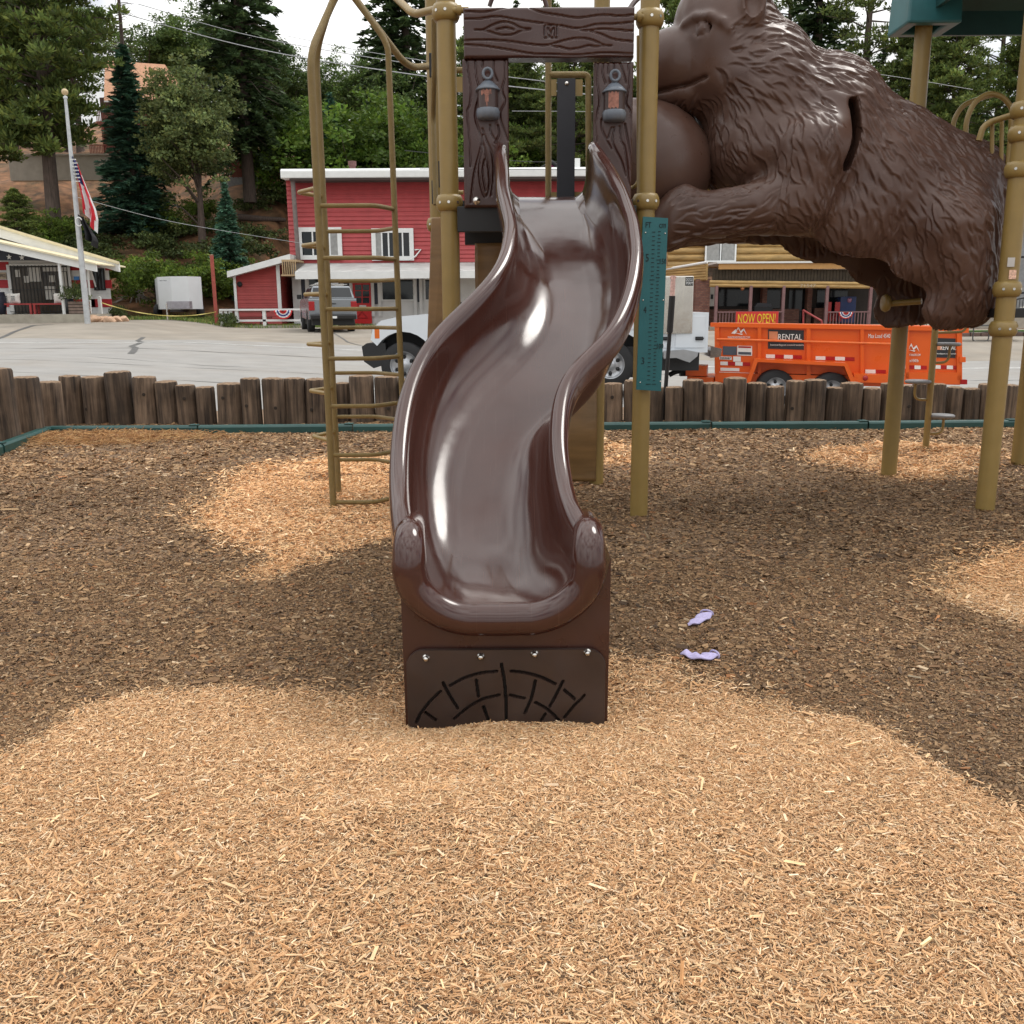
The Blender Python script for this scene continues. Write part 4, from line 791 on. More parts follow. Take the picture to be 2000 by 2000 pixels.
for sgn in (-1, 1):
    ya = YC + sgn * (YC - YN)
    # arms: the shoulder swings down to the elbow, the forearm reaches for the tower
    f = su(f, Kp(pt(1585, 300, YN)[:1] + (ya,) + pt(1585, 300, YN)[2:], pt(1560, 395, YN)[:1] + (ya,) + pt(1560, 395, YN)[2:], .25, .19), .07)
    f = su(f, Kp((pt(1560, 395, YN)[0], ya, pt(1560, 395, YN)[2]), (pt(1425, 415, YN)[0], ya, pt(1425, 415, YN)[2]), .20, .135), .05)
    f = su(f, Kp((pt(1425, 415, YN)[0], ya, pt(1425, 415, YN)[2]), (pt(1325, 428, YN)[0], ya, pt(1325, 428, YN)[2]), .135, .15), .05)
    f = su(f, Kp((pt(1335, 400, YN)[0], ya, pt(1335, 400, YN)[2]), (pt(1300, 450, YN)[0], ya, pt(1300, 450, YN)[2]), .12, .13), .05)
    # hind legs and feet
    f = su(f, Kp((pt(1860, 440, YN)[0], ya, pt(1860, 440, YN)[2]), (pt(1882, 570, YN)[0], ya, pt(1882, 570, YN)[2]), .27, .20), .08)
    f = su(f, Kp((pt(1900, 597, YN)[0], ya, pt(1900, 597, YN)[2]), (pt(1842, 612, YN)[0], ya, pt(1842, 612, YN)[2]), .13, .115), .06)
    f = su(f, Kp((pt(1860, 560, YN)[0], ya, pt(1860, 560, YN)[2]), (pt(1830, 606, YN)[0], ya, pt(1830, 606, YN)[2]), .15, .11), .06)
    # ear: a cupped disc
    e = pt(1472, 4, 6.02); ye = YC + sgn * (YC - 6.06)
    kx = (GX - e[0]) ; ky = (GY - ye); kz = (GZ - e[2])
    ear = np.sqrt((kx / .085) ** 2 + (ky / .075) ** 2 + (kz / .125) ** 2); ear = (ear - 1) * .075
    cup = np.sqrt(((kx) / .058) ** 2 + ((ky - sgn * .062) / .05) ** 2 + ((kz - .01) / .092) ** 2); cup = (cup - 1) * .05
    f = su(f, np.maximum(ear, -cup), .02)
# flatten feet
zf = P(1870, 647, 5.9).z; f = np.maximum(f, zf - GZ)
# hollow underside
zb_ = np.interp(gx, [.8, P(1400, 0, YN).x, P(1480, 0, YN).x, P(1600, 0, YN).x, P(1700, 0, YN).x, P(1800, 0, YN).x, 3.4],
    [P(1, 500, YN).z, P(1, 452, YN).z, P(1, 480, YN).z, P(1, 530, YN).z, P(1, 545, YN).z, P(1, 585, YN).z, P(1, 600, YN).z]).astype(np.float32)[:, None, None]
xq = P(1490, 300, YC).x; xw = P(1872, 300, YC).x; zt_ = zb_ + .42
hol = np.maximum(np.maximum(xq - GX, GX - xw), np.maximum(np.abs(GY - YC) - .385 + .12 * np.clip((GZ - zb_) / .6, 0, 1), GZ - zt_))
f = np.maximum(f, -hol)
armz = (GX < P(1470, 0, YN).x) & (np.abs(GY - YC) > .2)
cutb = (zb_ - GZ); legz = GX > P(1780, 0, YN).x
under = np.where(legz | armz, -1, cutb - .0); f = np.maximum(f, np.where(under > -.5, under, -1e3).astype(np.float32))
def d2(pts):
    d = np.full((len(gx), len(gz)), 9., np.float32); X2, Z2 = np.meshgrid(gx, gz, indexing='ij')
    for i in range(len(pts) - 1):
        a, b = np.array(pts[i]), np.array(pts[i+1]); e = b - a; t = np.clip(((X2 - a[0]) * e[0] + (Z2 - a[1]) * e[1]) / (e @ e), 0, 1)
        d = np.minimum(d, np.hypot(X2 - a[0] - t * e[0], Z2 - a[1] - t * e[1]))
    return d[:, None, :]
def cv(pts, Y, n=6): return [(p[0], p[1]) for p in catmull([(P(a, b, Y).x, P(a, b, Y).z) for a, b in pts], n)]
mo = d2(cv([(1240, 168), (1283, 171), (1320, 168), (1352, 162), (1376, 154)], 6.15)); f = np.maximum(f, -np.maximum(mo - .009, -(f + .03)))
sm = d2(cv([(1669, 198), (1672, 235), (1668, 270), (1655, 305), (1646, 326)], 5.9)); wdt = .030; f = np.maximum(f, -np.maximum(np.maximum(sm - wdt, GY - (YC - .12)), -1e3))
def hity(x, z):
    i, k = int((x - gx[0]) / hs), int((z - gz[0]) / hs); j = np.argmax(f[i, :, k] < 0); return gy[j]
ex = P(1371, 57, 6.15); ye = hity(ex.x, ex.z); ex = P(1371, 57, ye); ye = hity(ex.x, ex.z)
bp_ = [(-.075, .040), (-.03, .062), (.03, .055), (.085, .022), (.12, -.015)]; lp_ = [(-.062, .012), (-.05, -.020), (-.015, -.040), (.03, -.034), (.062, -.008)]
bp_ = [(ex.x + u * 1.25, hity(ex.x + u * 1.25, ex.z + v * 1.25) - .006, ex.z + v * 1.25) for u, v in bp_]; lp_ = [(ex.x + u * 1.25, hity(ex.x + u * 1.25, ex.z + v * 1.25), ex.z + v * 1.25) for u, v in lp_]
soc = np.sqrt(((GX - ex.x) / .082) ** 2 + ((GY - ye) / .036) ** 2 + ((GZ - ex.z - .008) / .054) ** 2); f = np.maximum(f, -(soc - 1) * .034)
for i in range(4):
    f = su(f, Kp(bp_[i], bp_[i+1], .023, .023), .022); f = su(f, Kp(lp_[i], lp_[i+1], .007, .007), .010)
eb = np.sqrt((GX - ex.x - .014) ** 2 + (GY - ye - .020) ** 2 + (GZ - ex.z + .002) ** 2) - .046; f = su(f, eb, .003)
f = f.astype(np.float32)
# surface nets
def surfnets(f):
    nx, ny, nz = f.shape; s = f < 0; c = np.zeros((nx-1, ny-1, nz-1), np.int8)
    for i in (0, 1):
        for j in (0, 1):
            for k in (0, 1): c += s[i:nx-1+i, j:ny-1+j, k:nz-1+k]
    act = (c > 0) & (c < 8); idx = np.full(act.shape, -1, np.int64); I = np.argwhere(act); idx[act] = np.arange(len(I))
    acc = np.zeros((len(I), 3)); cnt = np.zeros(len(I)); cor = [(i, j, k) for i in (0, 1) for j in (0, 1) for k in (0, 1)]
    val = {o: f[I[:, 0]+o[0], I[:, 1]+o[1], I[:, 2]+o[2]] for o in cor}
    for a in cor:
        for ax in range(3):
            if a[ax] == 0:
                b = list(a); b[ax] = 1; b = tuple(b); va, vb = val[a], val[b]; m = (va < 0) != (vb < 0); t = np.where(m, va / np.where(m, va - vb, 1), 0)
                p = np.array(a, float)[None, :] + 0 * t[:, None]; p[:, ax] += t; acc += p * m[:, None]; cnt += m
    V = I + acc / cnt[:, None]; Q = []
    for ax in range(3):
        sl0 = [slice(1, None if d != ax else -1) for d in range(3)]
        A = [slice(1, n - 1) for n in f.shape]; A[ax] = slice(0, f.shape[ax] - 1); B = list(A); B[ax] = slice(1, f.shape[ax])
        sa, sb = s[tuple(A)], s[tuple(B)]; m = np.argwhere(sa != sb); flip = sa[sa != sb]
        off = np.array([A[d].start for d in range(3)]); m = m + off; u, v = [(1, 2), (2, 0), (0, 1)][ax]
        def cell(du, dv): q = m.copy(); q[:, u] -= du; q[:, v] -= dv; return idx[q[:, 0], q[:, 1], q[:, 2]]
        q = np.stack([cell(1, 1), cell(0, 1), cell(0, 0), cell(1, 0)], 1); q[~flip] = q[~flip][:, ::-1]; Q.append(q)
    return V, np.concatenate(Q)
V, Q = surfnets(f); V = V * hs + np.array([gx[0], gy[0], gz[0]])
def subdiv(V, Q):                               # split every quad in four, new points by averaging
    e = np.concatenate([Q[:, [0, 1]], Q[:, [1, 2]], Q[:, [2, 3]], Q[:, [3, 0]]]); e.sort(1); ue, inv = np.unique(e, axis=0, return_inverse=True); inv = inv.ravel()
    n, m = len(V), len(Q); E_ = inv.reshape(4, m).T + n; Fc = np.arange(m) + n + len(ue)
    V2 = np.concatenate([V, V[ue].mean(1), V[Q].mean(1)])
    return V2, np.concatenate([np.stack([Q[:, 0], E_[:, 0], Fc, E_[:, 3]], 1), np.stack([E_[:, 0], Q[:, 1], E_[:, 1], Fc], 1), np.stack([Fc, E_[:, 1], Q[:, 2], E_[:, 2]], 1), np.stack([E_[:, 3], Fc, E_[:, 2], Q[:, 3]], 1)])
def smooth(V, Q, it):
    a = np.concatenate([Q[:, 0], Q[:, 1], Q[:, 2], Q[:, 3]]); b = np.concatenate([Q[:, 1], Q[:, 2], Q[:, 3], Q[:, 0]]); n = len(V)
    deg = np.bincount(a, minlength=n) + np.bincount(b, minlength=n)
    for _ in range(it):
        S_ = np.stack([np.bincount(a, V[b][:, c], n) + np.bincount(b, V[a][:, c], n) for c in range(3)], 1) / np.maximum(deg, 1)[:, None]; V = .5 * V + .5 * S_
    return V
V = smooth(V, Q, 4); V, Q = subdiv(V, Q); V = smooth(V, Q, 3)
def vnorm(V, Q):
    nf = np.cross(V[Q[:, 2]] - V[Q[:, 0]], V[Q[:, 3]] - V[Q[:, 1]]); N_ = np.stack([sum(np.bincount(Q[:, k], nf[:, c], len(V)) for k in range(4)) for c in range(3)], 1)
    return N_ / (np.linalg.norm(N_, axis=1)[:, None] + 1e-12)
Nn = vnorm(V, Q)
ctr = V.mean(0)
if ((V - ctr) * Nn).sum() < 0: Nn = -Nn; Q = Q[:, ::-1]
# carved fur: curved tufts laid along a flow field
from mathutils import kdtree
face = np.array([P(1365, 110, 6.1).x, YC, P(1365, 110, 6.1).z])
def flow(p):
    d = p - face; rad = np.array([d[0], 0, d[2]]); rn = np.linalg.norm(rad) + 1e-9; rad /= rn
    xm, zm = p[0], p[2]
    body = np.array([.42, 0, -.9]); upp = ss(2.15, 2.75, zm); body = body * (1 - upp) + np.array([.85, 0, -.55]) * upp
    low = ss(1.75, 1.35, zm); body = body * (1 - low) + np.array([.05, 0, -1.]) * low
    wv = math.sin(xm * 5 + zm * 4) * .2; body = body + np.array([wv, 0, wv * .3])
    arm_ = (abs(p[1] - YC) > .30) * float(ss(P(1560, 0, YN).x, P(1480, 0, YN).x, xm)) * float(ss(P(1, 330, YN).z, P(1, 380, YN).z, zm))
    wf = float(ss(.75, .38, rn)); v = body * (1 - wf) + rad * wf; v = v * (1 - arm_) + np.array([-.95, 0, -.25]) * arm_
    return v
area = len(Q) * 1.0; cand = rng.permutation(len(V)); kd = kdtree.KDTree(len(V))
for i, v in enumerate(V): kd.insert(v, i)
kd.balance()
smoothz = lambda p: (p[0] < P(1438, 0, 6.1).x and p[2] > P(1, 205, 6.1).z and not (p[0] > P(1405, 0, 6.1).x and p[2] < P(1, 150, 6.1).z)) or p[0] < P(1325, 0, YN).x and p[2] < P(1, 350, YN).z
ear0 = pt(1472, 0, 6.02); taken = {}; disp = np.zeros(len(V)); cnt = 0
for ci in cand:
    p = V[ci]
    if smoothz(p) or (p[1] < YC and abs(p[0] - P(1664, 0, 5.9).x) < .06 and P(1, 335, 5.9).z < p[2] < P(1, 185, 5.9).z): continue
    if abs(p[1] - YC) < .37 and p[2] < zb_.min() + .35 and Nn[ci][2] < 0: continue
    if np.hypot(p[0] - ear0[0], p[2] - ear0[2]) < .13: continue
    key = (int(p[0] / .056), int(p[1] / .07), int(p[2] / .086))
    if key in taken: continue
    taken[key] = 1
    n_ = Nn[ci]; t_ = flow(p); t_ = t_ - n_ * (t_ @ n_); ln = np.linalg.norm(t_)
    if ln < .15: continue
    t_ /= ln; ang = rng.normal(0, .17); s_ = np.cross(n_, t_); t_, s_ = t_ * math.cos(ang) + s_ * math.sin(ang), s_ * math.cos(ang) - t_ * math.sin(ang)
    sgn_ = 1 if (t_[2] * s_[0] - t_[0] * s_[2]) > 0 else -1; L_ = rng.uniform(.048, .080); bend = rng.normal(0, 4.5); A_ = rng.uniform(.0095, .0145); wd = rng.uniform(.0068, .0100)
    ids = [(j, c_) for c_, j, d_ in kd.find_range(p, L_ * 1.15)]
    if not ids: continue
    ix = np.array([j for j, _ in ids]); dv = V[ix] - p; ok = (Nn[ix] @ n_) > .3; a_ = dv @ t_; b_ = dv @ s_ - bend * a_ * a_
    env = np.clip(1 - (a_ / L_) ** 2, 0, 1) * ok; ww = wd * (.5 + .8 * np.clip(1 - (a_ / L_) ** 2, 0, 1))
    b_ = b_ * sgn_; g = -A_ * np.where(b_ < 0, np.exp(-(b_ / (.55 * ww)) ** 2), np.exp(-(b_ / (1.9 * ww)))) + A_ * .30 * np.exp(-((b_ + 1.3 * ww) / (.8 * ww)) ** 2)
    disp[ix] += g * env; cnt += 1
disp = np.clip(disp, -.015, .006)
V = V + Nn * disp[:, None] * .82
off = np.array(bt.location)
npmesh('body', V - off, Q, bbm, None, True, bt)
# smooth domed entry between the tower and the chest
c = P(1268, 330, 6.32); mb = MB(); prof = [(.001, .45), (.12, .43), (.22, .385), (.31, .30), (.38, .19), (.415, .06), (.42, -.10), (.42, -.22), (.37, -.23)]
mb.lathe(prof, (c.x - .05, 6.34, c.z), 48, axis='X'); mb.build('domed_collar', bbm, bt)
del GX, GY, GZ, f
# ---------------------------------------------------------------- buildings and things across the road
def sides(name, c, **k): return M(name, c, **k)
def clap(name, c, n=26, var=.12, dirt=.1):       # painted clapboard, the boards as bump
    m = M(name, c, rough=.6, var=var, scale=2.5, dirt=dirt, dirtcol=tuple(x * .6 for x in c)); nt = m.node_tree; N = nt.nodes; L = nt.links
    tc = N.new('ShaderNodeTexCoord'); sp = N.new('ShaderNodeSeparateXYZ'); L.new(tc.outputs['Object'], sp.inputs[0]); mu = N.new('ShaderNodeMath'); mu.operation = 'MULTIPLY'; mu.inputs[1].default_value = n; L.new(sp.outputs[2], mu.inputs[0])
    fr = N.new('ShaderNodeMath'); fr.operation = 'FRACT'; L.new(mu.outputs[0], fr.inputs[0]); bm = N.new('ShaderNodeBump'); bm.inputs['Strength'].default_value = 1; bm.inputs['Distance'].default_value = .05
    L.new(fr.outputs[0], bm.inputs['Height']); bm.invert = True; L.new(bm.outputs[0], N['Principled BSDF'].inputs['Normal']); return m
red = clap('red_clapboard', (.43, .066, .069), 6.2); redd = clap('red_plank', (.34, .045, .040), 8); wht = M('white_trim', (.74, .75, .74), rough=.5, var=.06, scale=3, dirt=.12, dirtcol=(.5, .48, .43)); glas = M('dark_window_glass', (.012, .014, .016), rough=.08, var=.4, scale=1)
navy = M('navy_paint', (.018, .022, .04), rough=.5); rdoor = M('bright_red_door', (.60, .008, .010), rough=.4, var=.05); grid_ = M('grey_curtain', (.30, .30, .29), rough=.8); roofw = M('weathered_white_roofing', (.55, .55, .53), rough=.7, var=.2, scale=2, dirt=.3, dirtcol=(.3, .3, .28))
cream = M('cream_gutter', (.70, .62, .42), rough=.5, var=.1); lum = M('raw_lumber', (.46, .33, .19), rough=.8, var=.2, scale=8, stretch=(1, 1, 8)); conc = M('old_concrete', (.36, .33, .27), rough=.95, var=.2, scale=3, dirt=.4, dirtcol=(.2, .18, .15))
darkw = M('dark_interior', (.012, .012, .013), rough=.8)
def pbox(par, name, mat, px0, px1, py0, py1, Y, y2, bevel=0, label=None):
    mb = MB(); mb.box(*bx(px0, px1, py0, py1, Y, y2)); o = mb.build(name, mat, par, bevel=bevel)
    if label: o['label'] = label
    return o
def window(par, px0, px1, py0, py1, Y, bars=(), fr=5, curtain=None, fmat=None, name='window'):
    (ax0, _, az0), (bx0, _, bz0) = bx(px0, px1, py0, py1, Y); a, b = Vector((ax0, Y, az0)), Vector((bx0, Y, bz0)); k = fr * Y / F; mb = MB(); w0 = Y - .06
    mb.box((a.x, w0, b.z - k), (b.x, Y + .02, b.z)); mb.box((a.x, w0, a.z), (b.x, Y + .02, a.z + k)); mb.box((a.x, w0, a.z + k), (a.x + k, Y + .02, b.z - k)); mb.box((b.x - k, w0, a.z + k), (b.x, Y + .02, b.z - k))
    o = mb.build(name, fmat or wht, par)
    mb = MB(); mb.box((a.x + k, Y - .02, a.z + k), (b.x - k, Y + .0, b.z - k)); mb.build('pane', glas, o)
    for t in bars:
        x = a.x + k + (b.x - a.x - 2 * k) * t; mb = MB(); mb.box((x - .035, Y - .045, a.z + k), (x + .035, Y - .021, b.z - k)); mb.build('mullion', fmat or wht, o)
    if curtain:
        for c0, c1 in curtain:
            x0, x1 = a.x + k + (b.x - a.x - 2*k) * c0, a.x + k + (b.x - a.x - 2*k) * c1; mb = MB(); mb.box((x0, Y - .03, a.z + k), (x1, Y - .0205, b.z - k)); mb.build('curtain', grid_, o)
    return o
# --- red two-storey building
Y0 = 48.0
rb = thing('red_building', 'two-storey red clapboard building with white roof edge and white porch', 'building', (P(700, 600, Y0).x, Y0 + 4, .4))
L_, R_ = P(572, 600, Y0).x, P(1142, 600, Y0).x; zt = P(600, 352, Y0).z; zm = P(600, 514, Y0).z; zg = .3
def lapped(mb, x0, x1, z0, z1, Y, step=.19, lip=.035):
    z = z0
    while z < z1 - .01:
        t_ = min(z + step, z1); mb.add([(x0, Y - lip, z), (x1, Y - lip, z), (x1, Y, t_), (x0, Y, t_), (x0, Y, z), (x1, Y, z)], [(0, 1, 2, 3), (4, 5, 1, 0)]); z = t_
mb = MB(); mb.box((L_, Y0, zm), (R_, Y0 + 9, zt)); lapped(mb, L_, R_, zm, zt, Y0 - .002, .20); mb.build('upper_wall', red, rb)
mb = MB(); mb.box((L_ + .02, Y0 + .02, zg - .4), (R_ - .02, Y0 + 9, zm)); mb.build('lower_wall', wht, rb)
a = P(548, 345, Y0 - .9); b = P(1145, 360, Y0 - .9); mb = MB(); mb.prism([(Y0 - .9, zt - .02), (Y0 - .9, zt + .32), (Y0 - .75, zt + .42), (Y0 + 9.5, zt + .35), (Y0 + 9.5, zt + .1), (Y0 - .6, zt)], a.x, R_ + .3, axis='X'); mb.build('roof', wht, rb, bevel=.05)
mb = MB(); mb.box((a.x + .4, Y0 - .88, zt - .12), (R_ + .1, Y0 - .003, zt - .025)); mb.build('soffit', M('dark_soffit', (.05, .035, .03), rough=.9), rb)
mb = MB(); mb.tube([(a.x + .5, Y0 - .6, zt), (a.x + .55, Y0 - .5, P(565, 508, Y0).z)], .11, 10); mb.build('downpipe', M('grey_brown_wood', (.17, .14, .13), rough=.8), rb)
mb = MB(); c = P(689, 345, Y0 + 3); mb.tube([(c.x, Y0 + 3, zt + .0), (c.x, Y0 + 3, P(689, 320, Y0 + 3).z)], .17, 14); mb.tube([(c.x, Y0 + 3, P(689, 324, Y0 + 3).z), (c.x, Y0 + 3, P(689, 315, Y0 + 3).z)], .21, 14); mb.build('chimney', M('rusty_pipe', (.16, .075, .07), rough=.7, var=.3), rb)
c = P(1128, 352, Y0); mb = MB(); mb.box((c.x - .15, Y0 + .5, zt + .3), (c.x + .15, Y0 + .8, zt + 1.0)); mb.build('vent', wht, rb)
window(rb, 582, 668, 444, 507, Y0 - .09, (.30, .50, .78), 8, ((.8, 1),)); window(rb, 726, 808, 446, 509, Y0 - .09, (.18, .38, .6, .80), 8, ((0, .18),))
for px in (592, 668, 829): pass
# porch roof and front
zp = P(700, 514, Y0).z; yp = Y0 - 2.4; ze = P(700, 530, yp).z
xl_, xr_ = P(577, 530, yp).x, P(905, 530, yp).x
mb = MB(); mb.prism([(Y0 - .003, zp), (Y0 - .003, zp - .16), (yp, ze - .32), (yp - .08, ze - .3), (yp - .08, ze), ], xl_, R_, axis='X'); mb.build('porch_roof', roofw, rb, bevel=.02)
mb = MB(); mb.box((xl_, yp - .12, ze - .34), (R_, yp - .085, ze - .02)); mb.build('gutter', wht, rb)
for px in (586, 600, 668, 686, 728, 741, 811, 822, 866): pbox(rb, 'porch_post' if px in (586, 822) else 'trim_board', wht, px - 3, px + 3, 541, 618, Y0 - .12, Y0 - .06)
for q in ((601, 667, 540, 570), (744, 810, 543, 588), (828, 862, 543, 588)): window(rb, q[0], q[1], q[2], q[3], Y0 - .02, (), 3)
for q in ((589, 598, 540, 598), (671, 684, 553, 596), (730, 743, 553, 594), (815, 820, 543, 590)): pbox(rb, 'shutter', navy, *q, Y0 - .1, Y0 - .05)
d = pbox(rb, 'door', rdoor, 690, 725, 553, 632, Y0 - .14, Y0 - .04)
for i in range(2):
    for j in range(3): pbox(d, 'door_pane', glas, 693.5 + i * 15, 706 + i * 15, 556 + j * 12.5, 567 + j * 12.5, Y0 - .16, Y0 - .145)
pbox(d, 'mail_slot', wht, 702, 715, 596, 599, Y0 - .17, Y0 - .145)
mb = MB(); q1_, q2_, q3_ = P(697, 621, Y0), P(708, 609, Y0), P(719, 621, Y0)
for u, v in ((q1_, q2_), (q2_, q3_), (q3_, q1_)): mb.tube([(u.x, Y0 - .15, u.z), (v.x, Y0 - .15, v.z)], .03, 6)
mb.build('door_moulding', M('red_moulding', (.42, .01, .012), rough=.5), d)
mb = MB(); mb.tube([P(810, 488, Y0 - .1), P(822, 487, Y0 - .1), P(812, 500, Y0 - .1), P(800, 508, Y0 - .15)], .04, 8); mb.build('service_pipe', wht, rb)
mb = MB(); mb.box(*bx(550, 580, 507, 511, 46.4, 48)); 
for i in range(7): mb.box(*bx(551 + i * 4.2, 552.6 + i * 4.2, 511, 536, 46.4, 46.48))
mb.box(*bx(549, 580, 536, 539, 46.4, 48)); mb.build('balcony', lum, rb)
# --- red shed wing
sh = thing('red_shed', 'low red plank shed with slanting white roof beside the red building', 'shed', (P(500, 600, 47.5).x, 49, .4)); Ys = 47.0
A_, B_, C_, D_ = P(458, 536, Ys), P(545, 514, Ys), P(549, 606, Ys), P(463, 606, Ys)
mb = MB(); mb.prism([(D_.x, .2), (C_.x, .2), (B_.x, B_.z), (A_.x, A_.z)], Ys, Ys + 4); [mb.box((D_.x + .01, Ys - .012, z_), (C_.x - .01, Ys, z_ + .012)) for z_ in np.arange(.5, A_.z - .05, .2)]; mb.build('wall', redd, sh)
a, b, = P(443, 530, Ys - .5), P(566, 496, Ys - .5); mb = MB(); mb.prism([(a.x, a.z - .28), (b.x, b.z - .30), (b.x, b.z), (a.x, a.z)], Ys - .5, Ys + 4.4); mb.build('roof', wht, sh, bevel=.02)
pbox(sh, 'corner_board', wht, 457, 462, 536, 606, Ys - .05, Ys - .005); pbox(sh, 'corner_board', wht, 541, 548, 516, 606, Ys - .05, Ys - .005)
c = P(468, 555, Ys - .05); mb = MB(); mb.lathe([(0, -.03), (.1, -.03), (.13, 0)], tuple(c), 12, axis='Y'); mb.build('round_plaque', darkw, sh)
# --- white fence with bunting, picnic table
fn = thing('white_fence', 'low white rail fence in front of the red shed', 'fence', (P(510, 640, 44).x, 44, .3)); Yf = 44.0
for px in (432, 441, 450, 462, 516, 590): pbox(fn, 'fence_post', wht, px - 3, px + 3, 606, 640 if px in (432, 516, 590) else 630, Yf, Yf + .15)
pbox(fn, 'top_rail', wht, 428, 592, 603, 606.5, Yf - .05, Yf + .2); pbox(fn, 'bottom_rail', wht, 433, 592, 624, 628, Yf, Yf + .1); pbox(fn, 'base_board', conc, 430, 592, 636, 641, Yf - .05, Yf + .12)
def bunting(px0, px1, py0, dp, Y, lab, grp):
    a, b = P(px0, py0, Y), P(px1, py0, Y); cx, rx = (a.x + b.x) / 2, (b.x - a.x) / 2; rz = rx * dp; t = thing('bunting_fan', lab, 'bunting', (cx, Y, a.z), grp)
    cols = [M('bunting_red', (.55, .03, .03), rough=.8), M('bunting_white', (.75, .75, .75), rough=.8), M('bunting_blue', (.03, .05, .22), rough=.8)]
    rs = [1, .84, .70, .52, .40, .16]; cs = [0, 1, 2, 1, 0]
    for k in range(5):
        mb = MB(); n = 28; vs = []
        for r in (rs[k], rs[k+1]):
            for i in range(n + 1): th = math.pi + math.pi * i / n; vs.append((cx + rx * r * math.cos(th), Y - .03 + .025 * math.cos(i * 1.6), a.z + rz * r * math.sin(th)))
        mb.add(vs, [(i, i+1, n+2+i, n+1+i) for i in range(n)], 0, True); mb.build('stripe', cols[cs[k]], t)
bunting(535, 571, 606, .95, Yf - .12, 'red white and blue bunting fan on the white fence', 'bunting fans')
pt_m = M('dark_stained_wood', (.10, .035, .025), rough=.7)
def table(px, Y, lab, mat=pt_m, w_=1.0, grp=None, zoff=0):
    c = P(px, 600, Y); g = Hs(c.x, Y) + zoff; t = thing('picnic_table', lab, 'picnic table', (c.x, Y, g), grp)
    mb = MB(); mb.box((c.x - .9 * w_, Y - .37, g + .70), (c.x + .9 * w_, Y + .37, g + .75)); mb.build('table_top', mat, t)
    for s in (-1, 1): mb = MB(); mb.box((c.x - .9 * w_, Y + s * .65 - .13, g + .42), (c.x + .9 * w_, Y + s * .65 + .13, g + .46)); mb.build('bench', mat, t)
    for s in (-1, 1):
        x = c.x + s * .65 * w_; mb = MB(); mb.tube([(x, Y - .7, g), (x, Y + .3, g + .7)], .045, 6); mb.build('leg', mat, t); mb = MB(); mb.tube([(x + .06, Y + .7, g), (x + .06, Y - .3, g + .7)], .045, 6); mb.build('leg', mat, t)
table(485, 45.6, 'dark wooden picnic table behind the white fence')

# --- striped shop on the left
Yq = 42.0; shp = thing('striped_shop', 'low shop painted in red and white stripes with a slanting white porch roof', 'shop', (P(100, 600, Yq).x, Yq + 3, .8))
stw = clap('white_boards', (.72, .73, .73), 7); str_ = clap('crimson_boards', (.42, .02, .028), 7)
def zy(py, Y=Yq): return P(0, py, Y).z
xA, xB = P(-160, 600, Yq).x, P(219, 600, Yq).x
mb = MB(); mb.prism([(xA, .5), (xB, .5), (xB, zy(524)), (P(0, 470, Yq).x, zy(462)), (xA, zy(420))], Yq, Yq + 7); mb.build('wall', stw, shp)
for y0_, y1_ in ((512, 528), (547, 563), (584, 600), (617, 624)):
    for xa, xb_ in ((-160, 17) if y0_ < 590 else (-160, -20), (136, 186), (178 if y0_ > 570 else 205, 218)):
        if y0_ == 617 and xa < 0: continue
        mb = MB(); a_, b_ = bx(xa, xb_, y0_, y1_, Yq - .025, Yq - .003); mb.box(a_, b_); mb.build('red_stripe', str_, shp)
def slab(name, mat, pxa, pya, pxb, pyb, th, Y, y2, par=shp, bev=.02):
    a, b = P(pxa, pya, Y), P(pxb, pyb, Y); k = th * Y / F; mb = MB(); mb.prism([(a.x, a.z - k), (b.x, b.z - k), (b.x, b.z), (a.x, a.z)], Y, y2); return mb.build(name, mat, par, bevel=bev)
slab('main_roof', wht, -160, 400, 231, 513, 17, Yq - 1.1, Yq - .95); slab('roof_sheet', cream, -160, 392, 233, 511, 5, Yq - 1.2, Yq + 7.5)
slab('porch_fascia', wht, -160, 438, 187, 516, 14, Yq - 2.9, Yq - 2.8); slab('porch_roof', cream, -160, 436, 187, 514, 3, Yq - 3.0, Yq - .004)
mb = MB(); mb.prism([(P(-160, 480, Yq - 1.5).x, P(0, 508, Yq - 1.5).z), (P(92, 508, Yq - 1.5).x, P(0, 509, Yq - 1.5).z), (P(0, 489, Yq - 1.5).x, P(0, 487, Yq - 1.5).z), (P(-160, 460, Yq - 1.5).x, P(0, 452, Yq - 1.5).z)], Yq - 1.5, Yq - 1.44); mb.build('navy_gable_board', navy, shp)
def star(cx, cy, r, Y, par, mat, name='star'):
    c = P(cx, cy, Y); k = r * Y / F; q = []
    for i in range(10): rr_ = k if i % 2 == 0 else k * .42; th = math.pi / 2 + i * math.pi / 5; q.append((c.x + rr_ * math.cos(th), c.z + rr_ * math.sin(th)))
    mb = MB(); mb.prism(q, Y - .02, Y); mb.build(name, mat, par)
for sx, sy in ((18, 502), (43, 503), (-8, 500)): star(sx, sy, 5.5, Yq - 1.52, shp, wht)
mb = MB(); q = [P(-160, 440, Yq - .05), P(205, 515, Yq - .05), P(205, 522, Yq - .05), P(-160, 480, Yq - .05)]; mb.prism([(v.x, v.z) for v in q][::-1], Yq - .05, Yq - .026); mb.build('red_gable_band', str_, shp)
dr = pbox(shp, 'glass_front', M('brown_glass_front', (.055, .040, .026), rough=.25, var=.5, scale=1.5), 17, 140, 516, 612, Yq - .08, Yq - .028)
mb = MB()
for q in ((17, 23, 517, 612), (135, 140, 517, 612), (17, 140, 515, 519)): mb.box(*bx(*q, Yq - .14, Yq - .085))
mb.build('door_frame', wht, shp)
